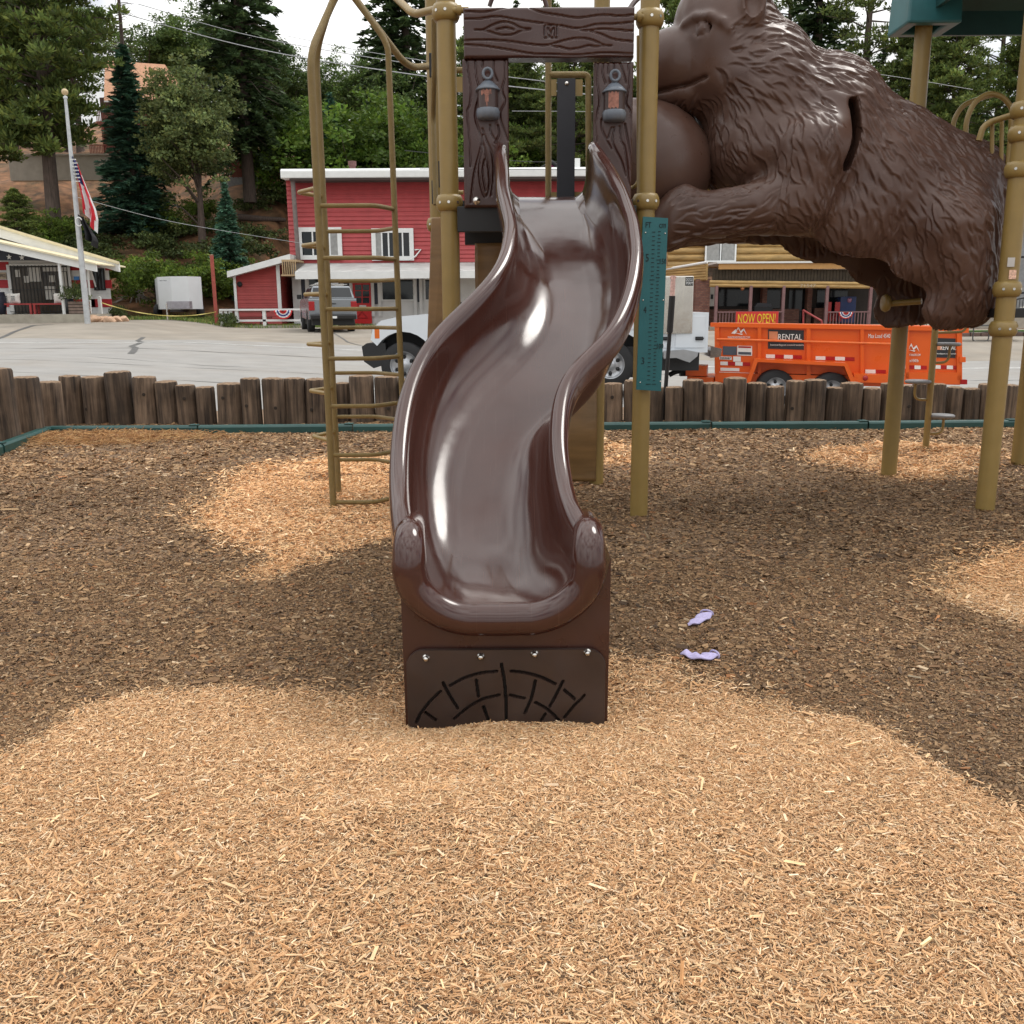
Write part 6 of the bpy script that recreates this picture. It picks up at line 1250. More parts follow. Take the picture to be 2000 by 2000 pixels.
trect('top_rail', 1388, 1882, 630, 638, org, -.07, .12, .018, bevel=.01); trect('bottom_rail', 1397, 1740, 727, 745, org, -.05, .05, .03); trect('lower_side', 1740, 1876, 727, 750, org, -.06, .0, .0)
for px, w_ in ((1396, 9), (1480, 7), (1575, 8), (1680, 7), (1768, 7), (1868, 10)): trect('rib', px, px + w_, 638 + (px-1395)*.012, 728 + (px-1395)*.03, org, -.06, .0, 0)
mb = MB(); mb.tube([tq(1400, 662, -.075), tq(1745, 671.5, -.075)], .022, 8); mb.build('tie_rod', M('orange_highlight_rod', (.78, .16, .03), rough=.3), tr_)
tpoly('fender', [(1455, 752), (1474, 699), (1652, 707), (1672, 752), (1662, 752), (1646, 713), (1480, 705), (1463, 752)], org, -.34, .02, bevel=.008)
tpoly('wheel_well', [(1480, 706), (1646, 714), (1660, 770), (1465, 770)], blk, .051, .09)
trect('rear_beam', 1665, 1740, 728, 744, org, -.30, .0, .03)
c = tq(1687, 736, -.31); mb = MB(); mb.lathe([(0, -.02), (.04, -.02), (.05, 0)], c, 16, axis='Y'); mb.build('marker_light', redl, tr_)
for px, py in ((1509, 758), (1617, 764)): c = tq(px, py); wheel(tr_, (c[0], c[1] - .12, c[2]), .365, .22, world=True)
mb = MB(); a = tq(1345, 725, .9); b = tq(1400, 728, .9); mb.hexa([(a[0], 18.9, a[2] - .22), (b[0], 18.4, b[2] - .22), (b[0], 19.9, b[2] - .22), (a[0], 19.4, a[2] - .22), (a[0], 18.9, a[2] - .1), (b[0], 18.4, b[2] - .1), (b[0], 19.9, b[2] - .1), (a[0], 19.4, a[2] - .1)]); mb.build('tongue', org, tr_)
trect('tongue_box', 1340, 1381, 713, 733, org, -.1, .4, .03, bevel=.01); trect('tongue_step', 1343, 1394, 734, 744, org, -.15, .3, .05)
mb = MB(); mb.tube([tq(1341, 722, .1), tq(1318, 727, .1), tq(1306, 733, .1)], .05, 8); mb.box(tuple(np.minimum(tq(1329, 735, .0), tq(1341, 711, .2))), tuple(np.maximum(tq(1329, 735, .0), tq(1341, 711, .2)))); mb.build('coupler', blk, tr_)
for k, (a_, b_) in enumerate((((1338, 745), (1330, 765)), ((1345, 745), (1352, 768)))): mb = MB(); mb.tube([tq(*a_, .05), tq(*b_, .05)], .02, 6); mb.build('safety_chain', steel, tr_)
def sticker(name, x0, x1, y0, y1, mat, d=-.012): return trect(name, x0, x1, y0, y1, mat, d, -.002)
for x0_, y0_, n in ((1407, 706, 4), (1496, 692, 4), (1593, 695.5, 4), (1690, 721.5, 2), (1762, 713, 4), (1825, 713, 4)):
    w_ = [14.5, 17.5, 19, 20, 12, 12][(1407, 1496, 1593, 1690, 1762, 1825).index(x0_)]
    for k in range(n): sticker('reflector', x0_ + k * w_, x0_ + (k + 1) * w_, y0_ + .03 * k * w_, y0_ + .03 * k * w_ + 7, (whd, redd_)[k % 2])
def dec_text(par, s, px, py, hpx, wpx, mat, d):
    c = tq(px, py, d); mb = MB(); mb.text(s, c, hpx * 18 / F, wpx * 18 / F, ex=.003, shear=TSL); return mb.build('lettering', mat, par)
s_ = sticker('rental_sign', 1500, 1570, 643, 681, blkd); sticker('square_logo', 1502, 1519, 647, 665, M('pale_orange_decal', (.62, .22, .10), rough=.4), -.018)
dec_text(s_, 'RENTAL', 1543, 658, 11, 43, whd, -.02); dec_text(s_, 'homedepot.com/rentals', 1537, 674, 4.5, 60, whd, -.02)
def mount(px, py, k=1):
    c = tq(px, py, -.014); g = k * 18 / F
    for q in ([(-14, -5), (-6, 3), (-3, -1), (-7, -6)], [(-6, -2), (-1, 9), (3, -1), (9, 5), (15, -8), (9, 1), (4, -5), (-1, 4)], [(-8, -4), (6, -8), (8, -6)]):
        mb = MB(); mb.prism([(c[0] + a * g, c[2] + b * g) for a, b in q][::-1], c[1] - .006, c[1]); mb.v = [(a, b + TSL * (a - c[0]), d_) for a, b, d_ in mb.v]; mb.build('mountain_logo', whd, tr_)
mount(1443, 646); dec_text(tr_, 'SNAKERIVERTRAILERS.COM', 1443, 659, 4.5, 41, whd, -.012)
mount(1780, 679, .9); dec_text(tr_, 'SNAKERIVERTRAILERS.COM', 1779, 693, 4, 32, whd, -.012); dec_text(tr_, 'Max Load 4540 lbs', 1722, 656, 8, 46, whd, -.012); dec_text(tr_, 'Max Load 4540 lbs', 1780, 704, 6, 24, whd, -.012)
s_ = sticker('rear_rental_sign', 1826, 1866, 660, 698, blkd); dec_text(s_, 'RENTAL', 1852, 679, 8, 26, whd, -.02); sticker('rear_logo', 1828, 1840, 673, 683, M('pale_orange_decal', (.62, .22, .10)), -.018); dec_text(s_, 'homedepot.com/rentals', 1846, 691, 3.5, 36, whd, -.02)
sticker('grey_plate', 1412, 1439, 676, 693, M('data_plate', (.07, .08, .10), rough=.4)); dg = sticker('warning_plate', 1440, 1469, 675, 694, whd); sticker('warning_band', 1442, 1467, 676, 679, redd_, -.018); sticker('warning_text_block', 1442, 1467, 687, 692, M('data_plate', (.07, .08, .10)), -.018)
s_ = sticker('number_plate_decal', 1405, 1429, 696, 702, whd); dec_text(s_, '3255087', 1417, 699.4, 4, 20, blkd, -.02); sticker('blank_decal', 1432, 1447, 696, 706, whd); sticker('lower_decal', 1407, 1444, 718, 724, whd)
trect('hinge', 1876, 1890, 640, 650, org, -.1, .0, 0); trect('hinge', 1872, 1884, 697, 707, org, -.1, .0, 0); trect('tail_light', 1874, 1887, 741, 750, redl, -.1, .0, 0)
# thin black stake by the logs
xs_ = P(1307, 700, 10.35).x; st = thing('snow_stake', 'thin black metal stake with a pinkish white taped top, standing in the log border', 'stake', (xs_ - .06, 10.35, 0)); mb = MB(); mb.tube([(xs_ - .05, 10.35, -.1), P(1308, 650, 10.35)], .022, 8); mb.build('pole', blk, st)
mb = MB(); mb.tube([P(1308, 650, 10.35), P(1313, 578, 10.35)], .034, 8); mb.build('sleeve', blk, st); mb = MB(); mb.tube([P(1313, 578, 10.35), P(1315, 538, 10.35)], .026, 8); mb.build('taped_top', M('pink_tape', (.62, .40, .36), rough=.6, var=.4, scale=40), st)
mb = MB(); mb.tube([P(1302, 650, 10.35), P(1314, 650, 10.35)], .012, 6); mb.build('clip', wht, st); mb = MB(); mb.tube([P(1308, 542, 10.35), P(1321, 542, 10.35)], .01, 6); mb.build('crossbar', M('pink_tape', (.62, .40, .36)), st)

# ---------------------------------------------------------------- log-sided store under the bear
YS = 50.0; ls = thing('log_store', 'log sided store with brick front wall and open porch, seen under the bear', 'store', (P(1500, 640, YS).x, YS + 3, .1))
logm = M('honey_log_siding', (.42, .27, .10), rough=.6, var=.35, scale=1.6, stretch=(1, 1, 6), dirt=.3, dirtcol=(.20, .11, .05)); brick = bpy.data.materials.new('worn_brick'); brick.use_nodes = True
nt_ = brick.node_tree; bt_ = nt_.nodes.new('ShaderNodeTexBrick'); bt_.inputs['Scale'].default_value = 3.2; bt_.inputs['Color1'].default_value = (.16, .06, .045, 1); bt_.inputs['Color2'].default_value = (.26, .12, .085, 1); bt_.inputs['Mortar'].default_value = (.10, .08, .07, 1); bt_.inputs['Mortar Size'].default_value = .03
tc_ = nt_.nodes.new('ShaderNodeTexCoord'); mp_ = nt_.nodes.new('ShaderNodeMapping'); mp_.inputs['Rotation'].default_value = (R(90), 0, 0); nt_.links.new(tc_.outputs['Object'], mp_.inputs[0]); nt_.links.new(mp_.outputs[0], bt_.inputs[0]); nt_.links.new(bt_.outputs[0], nt_.nodes['Principled BSDF'].inputs['Base Color']); nt_.nodes['Principled BSDF'].inputs['Roughness'].default_value = .9
def logwall(name, px0, px1, py0, py1, Y, n, par=ls):
    a, b = P(px0, py1, Y), P(px1, py0, Y); mb = MB(); r = (b.z - a.z) / n / 2
    for i in range(n): z = a.z + (2 * i + 1) * r; mb.tube([(a.x, Y + r * .2, z), (b.x, Y + r * .2, z)], r * 1.03, 10)
    return mb.build(name, logm, par)
logwall('upper_log_wall', 1303, 1740, 300, 524, YS + 1.5, 16)
window(ls, 1377, 1438, 462, 512, YS + 1.2, (.5,), 3, ((0, .45), (.55, 1))).name = 'window'
mb = MB(); a_, b_ = P(1302, 552, YS - 1.5), P(1405, 513, YS - 2.6)
for k in range(6):
    z0_ = P(1302, 524 + k * 5.2, YS - 1).z; mb.tube([(P(1300, 1, YS).x, YS - .2, z0_), (P(1400, 1, YS - 2.4).x, YS - 2.4, P(1400, 517 + k * 5.4, YS - 2.4).z)], .085, 8)
mb.build('end_log_panel', logm, ls)
mb = MB(); mb.tube([(P(1296, 1, YS).x, YS - .1, P(1296, 529, YS).z), (P(1400, 1, YS - 2.5).x, YS - 2.5, P(1400, 512, YS - 2.5).z)], .07, 6); mb.build('roof_edge', wht, ls)
pbox(ls, 'roof_edge_front', wht, 1400, 1760, 510, 513.5, YS - 2.6, YS + 1.2); pbox(ls, 'tan_fascia', M('tan_orange_fascia', (.50, .27, .09), rough=.6, var=.1), 1404, 1760, 514, 525, YS - 2.5, YS - 2.4)
mb = MB()
for i in range(58): mb.box(*bx(1392 + i * 6.2, 1397.4 + i * 6.2, 526, 549, YS - 2.3 + .02 * (i % 2), YS - 2.2))
mb.build('plank_frieze', M('dark_plank', (.045, .032, .018), rough=.8, var=.4), ls)
for y in (551, 557): mb = MB(); mb.tube([P(1386, y, YS - 2.5), P(1760, y + 4, YS - 2.5)], .09, 10); mb.build('log_beam', logm, ls)
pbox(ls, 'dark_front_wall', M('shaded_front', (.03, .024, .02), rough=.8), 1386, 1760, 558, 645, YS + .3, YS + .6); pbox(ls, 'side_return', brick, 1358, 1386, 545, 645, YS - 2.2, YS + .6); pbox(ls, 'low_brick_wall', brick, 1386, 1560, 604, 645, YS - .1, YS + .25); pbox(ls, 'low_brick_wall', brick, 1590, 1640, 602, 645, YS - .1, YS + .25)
pbox(ls, 'side_brick', brick, 1346, 1358, 600, 645, YS - 1, YS + .3); pbox(ls, 'side_window', wht, 1352, 1358, 560, 600, YS - .5, YS - .3)
for q in ((1404, 1462, 563, 598), (1492, 1524, 563, 602), (1540, 1570, 563, 640), (1596, 1612, 563, 600), (1622, 1655, 563, 600)): pbox(ls, 'dark_window', glas, *q, YS + .25, YS + .29)
for q in (1488, 1576): pbox(ls, 'brick_pier', brick, q, q + 9, 560, 645, YS - .2, YS + .24)
pb_ = pbox(ls, 'poster_board', M('paper', (.68, .66, .62)), 1386, 1397, 560, 598, YS - .2, YS + .2); pbox(pb_, 'frame_print', dgrey, 1388, 1393, 575, 584, YS - .22, YS - .205)
pst = M('mauve_porch_post', (.22, .12, .12), rough=.6)
for px in (1399, 1466, 1530, 1615, 1700): pbox(ls, 'porch_post', pst, px - 3, px + 2.5, 558, 640, YS - 2.6, YS - 2.45)
pbox(ls, 'porch_deck', conc, 1386, 1760, 636, 645, YS - 2.7, YS - .12)
mb = MB()
for a0, a1 in ((1402, 1528), (1618, 1700)):
    mb.box(*bx(a0, a1, 608, 610.5, YS - 2.62, YS - 2.52))
    for k in range(int((a1 - a0) / 6)): mb.box(*bx(a0 + 3 + k * 6, a0 + 4.6 + k * 6, 610.5, 636, YS - 2.6, YS - 2.55))
mb.build('porch_railing', pst, ls); mb = MB(); mb.tube([P(1569, 606, YS - 3), P(1605, 627, YS - 4)], .05, 6); mb.tube([P(1569, 606, YS - 3), P(1569, 640, YS - 3)], .05, 6); mb.tube([P(1605, 627, YS - 4), P(1605, 645, YS - 4)], .05, 6); mb.build('stair_rail', M('red_pipe', (.33, .05, .05), rough=.5), ls)
mb = MB(); c = P(1578, 558, YS - 2.62); mb.text('71547', (c.x, YS - 2.63, c.z), .16, .75, ex=.01); mb.build('house_number', M('pale_letter', (.5, .42, .3)), ls)
mb = MB(); mb.lathe([(0, .12), (.1, .08), (.1, -.08), (0, -.12)], tuple(P(1450, 563, YS - 2.4)), 12); mb.build('copper_lamp', M('copper_lamp', (.5, .22, .1), rough=.3, metal=.8), ls)
bn = thing('open_banner', 'red banner reading NOW OPEN! in yellow, hung on the store porch rail', 'banner', tuple(P(1478, 632, YS - 2.8))); pbox(bn, 'cloth', M('banner_red', (.62, .04, .03), rough=.6, var=.05), 1437, 1520, 608.5, 637, YS - 2.8, YS - 2.77)
mb = MB(); c = P(1478, 622, YS - 2.82); mb.text('NOW OPEN!', (c.x, YS - 2.81, c.z), 18 * 47 / F, 72 * 47 / F, ex=.008); mb.build('lettering', M('banner_yellow', (.80, .60, .03), rough=.6), bn)
bunting(1638, 1666, 610, .9, YS - 2.75, 'red white and blue bunting fan on the store porch rail under the bear', 'bunting fans')
c = P(1489, 607, YS - 1.6); gr_ = thing('barbecue', 'dark barbecue grill on the store porch behind the banner', 'barbecue', (c.x, YS - 1.6, P(1, 636, YS - 1.6).z)); mb = MB(); mb.box((c.x - .45, YS - 1.8, P(1, 618, YS).z), (c.x + .45, YS - 1.4, P(1, 609, YS).z)); mb.build('firebox', blk, gr_)
mb = MB(); mb.prism([(c.x - .45, P(1, 609, YS).z + .01), (c.x + .45, P(1, 609, YS).z + .01), (c.x + .36, P(1, 602, YS).z), (c.x - .3, P(1, 601, YS).z)], YS - 1.8, YS - 1.4); mb.build('lid', dgrey, gr_)
for s in (-.38, .38): mb = MB(); mb.box((c.x + s - .03, YS - 1.63, P(1, 636, YS).z), (c.x + s + .03, YS - 1.57, P(1, 618, YS).z - .01)); mb.build('leg', blk, gr_)
c = P(1353, 645, YS - 2.4); bn_ = thing('blue_bin', 'small blue barrel bin by the brick corner of the store', 'bin', tuple(c)); mb = MB(); mb.lathe([(0, 0), (.12, 0), (.145, .2), (.14, .38), (0, .38)], tuple(c), 18); mb.build('body', M('blue_plastic', (.01, .03, .25), rough=.4), bn_); mb = MB(); mb.lathe([(0, .45), (.15, .43), (.15, .385), (0, .385)], tuple(c), 18); mb.build('lid', M('blue_plastic', (.01, .03, .25)), bn_)
c = P(1652, 603, YS - .6); vd = thing('drinks_machine', 'blue drinks machine on the store porch behind the bear foot', 'vending machine', (c.x, YS - .6, P(1, 640, YS).z)); mb = MB(); mb.box((c.x - .4, YS - .9, P(1, 640, YS).z), (c.x + .4, YS - .3, P(1, 590, YS).z)); mb.build('cabinet', M('machine_blue', (.012, .03, .12), rough=.3), vd, bevel=.02); mb = MB(); mb.lathe([(0, -.01), (.12, -.01), (.12, 0)], (c.x + .05, YS - .91, P(1, 597, YS).z), 16, axis='Y'); mb.build('round_badge', M('badge_blue_white', (.3, .12, .2), rough=.4, var=.8, scale=9), vd)
for k, px in enumerate((1622, 1632)):
    c = P(px, 640, YS - 1.2); ch = thing('red_chair', ('red porch chair next to the porch post', 'red porch chair beside the blue drinks machine')[k], 'chair', (c.x, YS - 1.2, P(1, 637, YS).z)); z_ = P(1, 637, YS).z; rm_ = M('red_chair_plastic', (.40, .02, .02), rough=.4)
    mb = MB(); mb.box((c.x - .22, YS - 1.4, z_ + .42), (c.x + .22, YS - 1.0, z_ + .46)); mb.build('seat', rm_, ch); mb = MB(); mb.box((c.x - .22, YS - 1.02, z_ + .47), (c.x + .22, YS - .98, z_ + .95)); mb.build('backrest', rm_, ch)
    for dx in (-.18, .18):
        for dy in (-.16, .16): mb = MB(); mb.box((c.x + dx - .02, YS - 1.2 + dy - .02, z_), (c.x + dx + .02, YS - 1.2 + dy + .02, z_ + .415)); mb.build('leg', rm_, ch)
# ramp railing, far picnic tables, low stone wall, grey building at the far right
rl = thing('ramp_railing', 'black railing with many thin bars running up a ramp at the far right', 'railing', tuple(P(1925, 640, 46))); mb = MB(); q0, q1__ = P(1760, 648, 46), P(2040, 597, 46); dz = 22 * 46 / F
mb.tube([q0 + Vector((0, 0, dz)), q1__ + Vector((0, 0, dz))], .04, 6); mb.tube([q0, q1__], .04, 6); mb.build('rail', blk, rl); mb = MB()
for k in range(46): p = q0.lerp(q1__, k / 45); mb.tube([p, p + Vector((0, 0, dz))], .018, 4, caps=False)
mb.build('bars', blk, rl)
rw = thing('ramp_wall', 'pale concrete ramp wall behind the black railing', 'ramp', tuple(P(1925, 650, 47))); mb = MB(); q = [P(1740, 660, 46.5), P(2080, 652, 46.5), P(2080, 588, 46.5), P(1740, 648, 46.5)]; mb.prism([(v.x, v.z) for v in q], 46.4, 47.4); mb.build('wall', M('pale_concrete', (.42, .39, .33), rough=.9, var=.1), rw)
stg = M('steel_grey_table', (.10, .10, .10), rough=.5, metal=.4)
for k, px in enumerate((1912, 1956)):
    c = P(px, 668, 36.5); g = c.z; t = thing('park_table', ('left dark metal park table seen past the trailer tail', 'right dark metal park table beside the right post')[k], 'park table', tuple(c), 'metal park tables')
    mb = MB(); mb.box((c.x - .38, 36.2, g + .60), (c.x + .38, 36.8, g + .64)); mb.build('table_top', stg, t)
    for s in (-1, 1):
        mb = MB(); mb.tube(fillet([(c.x + s * .3, 36.4, g + .6), (c.x + s * .3, 36.4, g + .03), (c.x, 36.4, g + .03)], .15), .025, 6); mb.build('leg', stg, t); mb = MB(); mb.box((c.x + s * .55 - .1, 36.2, g + .36), (c.x + s * .55 + .1, 36.8, g + .39)); mb.build('bench', stg, t)
c = P(2010, 668, 38); sw = thing('low_stone_wall', 'low dark stone wall with grass along its top at the far right edge', 'wall', tuple(c)); mb = MB()
for r_ in range(2):
    for k in range(24): mb.box((P(1925, 1, 38).x + k * .42 + .2 * r_, 38, c.z - .05 + r_ * .22), (P(1925, 1, 38).x + k * .42 + .39 + .2 * r_, 38.4, c.z + .15 + r_ * .22))
mb.build('stones', M('dark_stone', (.13, .085, .07), rough=.9, var=.5, scale=1), sw, bevel=.02); mb = MB(); mb.box((P(1925, 1, 38).x, 38.05, c.z + .39), (P(1925, 1, 38).x + 10, 38.6, c.z + .46)); mb.build('grass_top', M('turf', (.06, .12, .02), rough=.9, var=.5, scale=20), sw)
gb = thing('grey_house', 'pale grey two-storey house glimpsed between the bear and the right post', 'house', tuple(P(1985, 600, 58))); pbox(gb, 'wall', M('pale_grey_siding', (.30, .32, .33), rough=.7), 1905, 2120, 420, 625, 58, 64)
pbox(gb, 'roof', wht, 1895, 2130, 408, 420, 57, 65)
for y in (440, 520): window(gb, 1935, 1962, y, y + 50, 57.95, (.5,), 3)
for k in range(2): pbox(gb, 'balcony_rail', dgrey, 1908, 2100, 500 + k * 70, 504 + k * 70, 57, 57.1)
# ---------------------------------------------------------------- houses on the hill
bwd = M('red_brown_timber', (.20, .055, .035), rough=.7, var=.2); shg = M('tan_shingles', (.46, .245, .145), rough=.9, var=.25, scale=9, bump=.5, bscale=14); blkw = M('pale_block_wall', (.42, .38, .32), rough=.9, var=.12, scale=2, dirt=.3, dirtcol=(.25, .22, .18))
YH = 76.0; hs_ = thing('hill_house', 'timber house with orange-tan shingle roof and red decks, on the hill behind the fir', 'house', (P(258, 300, YH).x, YH + 3, P(1, 315, YH).z))
pbox(hs_, 'wall', darkw if False else M('dark_timber_wall', (.07, .035, .025), rough=.8), 200, 325, 190, 318, YH, YH + 8)
a, b, c, d = P(203, 196, YH - 1), P(330, 199, YH - 1), P(322, 126, YH + 4), P(205, 118, YH + 4); mb = MB()
mb.add([tuple(a), tuple(b), tuple(c), tuple(d), (b.x, YH + 9, b.z), (a.x, YH + 9, a.z)], [(0, 1, 2, 3), (3, 2, 4, 5), (0, 3, 5), (1, 4, 2)]); mb.build('roof', shg, hs_)
pbox(hs_, 'roof_edge', wht, 203, 330, 196, 199, YH - 1.08, YH - 1.0)
def deck(x0, x1, y0, y1, Y):
    mb = MB(); mb.box(*bx(x0, x1, y1 - 3, y1 + 4, Y, Y + 2)); mb.box(*bx(x0, x1, y0, y0 + 1.5, Y, Y + .1))
    for k in range(int((x1 - x0) / 3)): mb.box(*bx(x0 + k * 3, x0 + k * 3 + 1.2, y0 + 1.5, y1 - 3, Y + .02, Y + .08))
    mb.build('deck', bwd, hs_)
deck(188, 335, 217, 240, YH - 2); deck(175, 345, 282, 302, YH - 2)
for px in (203, 268, 335): pbox(hs_, 'deck_post', bwd, px - 2.5, px + 2.5, 240, 318, YH - 1.9, YH - 1.6)
for px in (214, 240, 290): window(hs_, px, px + 18, 205, 232, YH - .05, (.5,), 2, fmat=bwd)
rwl = thing('block_wall', 'long pale block retaining wall below the timber house on the hill', 'retaining wall', tuple(P(180, 330, 66))); pbox(rwl, 'wall', blkw, 18, 340, 303, 352, 66, 66.5)
pbox(rwl, 'coping', blkw, 18, 340, 300, 303, 65.9, 66.6)
cbn = thing('hill_cabin', 'small dark red cabin with rail fence beside the tall trunk on the hill', 'cabin', tuple(P(470, 345, 68))); pbox(cbn, 'wall', bwd, 448, 502, 300, 346, 68, 72)
a, b = P(440, 302, 67), P(508, 300, 67); mb = MB(); mb.add([tuple(a), tuple(b), (b.x - 1, 70, b.z + 1.3), (a.x + 1, 70, a.z + 1.3), (b.x, 73, b.z), (a.x, 73, a.z)], [(0, 1, 2, 3), (3, 2, 4, 5), (0, 3, 5), (1, 4, 2)]); mb.build('roof', shg, cbn)
pbox(cbn, 'foundation', M('grey_block', (.30, .31, .32), rough=.9), 430, 504, 346, 368, 67.8, 72)
for nm, x0, x1, y0, y1, Y, lab in (('rail_fence', 400, 500, 318, 347, 66.5, 'red brown rail fence in front of the hill cabin'), ('picket_fence', 506, 565, 325, 356, 66, 'weathered picket fence on the hill, above the red building corner')):
    t = thing(nm, lab, 'fence', tuple(P((x0 + x1) / 2, y1, Y))); mb = MB()
    for k in range(int((x1 - x0) / (9 if nm[0] == 'r' else 4))): x = x0 + k * (9 if nm[0] == 'r' else 4); mb.box(*bx(x, x + 1.8, y0, y1, Y, Y + .06))
    mb.build('posts', bwd, t); mb = MB(); mb.box(*bx(x0, x1, y0 + 2, y0 + 4, Y - .06, Y - .005)); mb.box(*bx(x0, x1, y0 + 14, y0 + 16, Y - .06, Y - .005)); mb.build('rails', bwd, t)
ph = thing('magenta_roof_house', 'house with a steep magenta roof seen through the arch above the red building', 'house', tuple(P(1062, 360, 59.5)))
mb = MB(); a, b, c = P(1000, 366, 59.5), P(1140, 366, 59.5), P(1078, 318, 59.5); mb.prism([(a.x, a.z), (b.x, b.z), (c.x, c.z)], 59.5, 66); mb.build('roof', M('magenta_shingle', (.27, .022, .15), rough=.8, var=.2, scale=6, bump=.4, bscale=12), ph); pbox(ph, 'wall', blkw, 1010, 1132, 366, 420, 59.6, 65.8); mb = MB(); mb.tube([P(1001, 365, 59.4), P(1078, 317, 59.4), P(1139, 365, 59.4)], .16, 6); mb.build('verge_board', darkw, ph)

# ---------------------------------------------------------------- trees
bark = M('grey_brown_bark', (.085, .062, .050), rough=.95, var=.45, scale=3, stretch=(6, 6, 1), bump=1, bscale=6); dead = M('silver_dead_wood', (.30, .27, .24), rough=.9, var=.3)
def leafmat(name, c, tr=.28): return M(name, c, rough=.6, var=.25, scale=.6, attr='col', transl=tr, spec=.25, objrand=.16)
fir_m = leafmat('fir_needles', (.078, .175, .122)); pine_m = leafmat('pine_needles_green', (.095, .140, .040)); oak_m = leafmat('oak_leaves', (.088, .160, .026), .35); ced_m = leafmat('olive_cedar', (.125, .17, .065)); shr_m = leafmat('shrub_leaves', (.10, .165, .028), .35); dk_m = leafmat('dark_conifer', (.066, .112, .046))
def quads(c, d, s_, L, W_):                     # centre, direction, side, half length, half width
    d = d / (np.linalg.norm(d, axis=1)[:, None] + 1e-9); s_ = s_ - d * (s_ * d).sum(1)[:, None]; s_ = s_ / (np.linalg.norm(s_, axis=1)[:, None] + 1e-9)
    V = np.stack([c - d*L[:, None], c + s_*W_[:, None]*1.0, c + d*L[:, None], c - s_*W_[:, None]*1.0], 1); n = len(c); return V.reshape(-1, 3), np.arange(n*4).reshape(n, 4)
def tree_mesh(name, c, d, s_, L, W_, col, mat):
    V, Fq = quads(c, d, s_, L, W_); me_o = npmesh(name, V, Fq, mat, np.repeat(col, 4, 0)); me = me_o.data; bpy.data.objects.remove(me_o); return me
def colr(n, clump, r, lo=.62, hi=1.45, yel=.25):
    k = (lo + (hi - lo) * r.random(n)) * clump; t = r.random(n)[:, None]; return np.clip(np.stack([k, k, k], 1) * (1 + np.array([yel * 1.4, yel * .5, -.1]) * (t ** 2)), 0, 4)
def trunk_mesh(name, h, r0, seed, limbs=(), mat=bark, lean=0):
    r_ = random.Random(seed); mb = MB(); pts = [(lean * (t ** 1.5) + .02 * h * math.sin(t * 5 + seed) * .3, .01 * h * math.sin(t * 4 + seed * 2) * .4, h * t) for t in np.linspace(-.03, 1, 14)]
    mb.tube(pts, r0, 9, rr=[r0 * (1.25 if i == 0 else 1) * (1 - .93 * max(0, i - 1) / 13) + .01 for i in range(14)])
    ax_ = lambda z: (lean * (max(0, z / h) ** 1.5) + .006 * h * math.sin(z / h * 5 + seed), .004 * h * math.sin(z / h * 4 + seed * 2))
    for p, q, r in limbs:
        p = (ax_(p[2])[0], ax_(p[2])[1], min(p[2], h * .84)); mb.tube([p, ((p[0] + q[0]) / 2, (p[1] + q[1]) / 2, (p[2] + q[2]) / 2 + .12 * abs(q[0] - p[0])), q], r, 5, rr=[r, r * .6, r * .2], caps=False)
    o = mb.build(name, mat); me = o.data; bpy.data.objects.remove(o); return me
def conifer(seed, h, base, rad, wh, nb, mat, droop=.25, spray=.30, dens=9, r0=None, gap=0, power=.85):
    r = np.random.default_rng(seed); cs, ds, ss_, Ls, Ws, cl = [], [], [], [], [], []; limbs = []
    for z in np.arange(base, h, wh):
        t = (z - base) / (h - base); R0 = rad * (1 - t) ** power + .08
        for k in range(max(3, int(nb * (1 - .4 * t)))):
            if gap and r.random() < gap: continue
            a = r.random() * 2 * np.pi; Lb = R0 * r.uniform(.65, 1.12); dv = np.array([np.cos(a), np.sin(a), 0]); sl_ = r.uniform(-droop, .12) + .25 * t
            n = max(5, int(dens * Lb / .4)); u = r.random(n) ** .7; cv_ = r.uniform(.5, 1.25); lat = np.array([-dv[1], dv[0], 0]); wd = (1 - u) * .30 * Lb + .10
            p = dv[None] * (u * Lb)[:, None] + lat[None] * (r.normal(0, 1, n) * wd * .5)[:, None]; p[:, 2] = z + sl_ * u * Lb - .18 * u * u * Lb + r.normal(0, .05, n)
            dd = dv[None] * .8 + lat[None] * r.normal(0, .6, n)[:, None]; dd[:, 2] += r.normal(-.05, .25, n)
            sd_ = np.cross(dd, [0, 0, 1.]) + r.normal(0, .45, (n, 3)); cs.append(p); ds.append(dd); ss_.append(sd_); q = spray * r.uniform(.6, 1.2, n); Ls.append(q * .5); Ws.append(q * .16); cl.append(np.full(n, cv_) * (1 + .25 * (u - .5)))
            if k % 3 == 0: limbs.append(((0, 0, z), (dv[0] * Lb * .8, dv[1] * Lb * .8, z + sl_ * Lb * .8), .03 + .02 * (1 - t)))
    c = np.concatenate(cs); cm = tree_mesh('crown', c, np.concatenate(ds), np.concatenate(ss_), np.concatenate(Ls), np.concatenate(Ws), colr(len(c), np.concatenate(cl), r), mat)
    return cm, trunk_mesh('trunk', h * .97, r0 or h * .017, seed, limbs[:70])
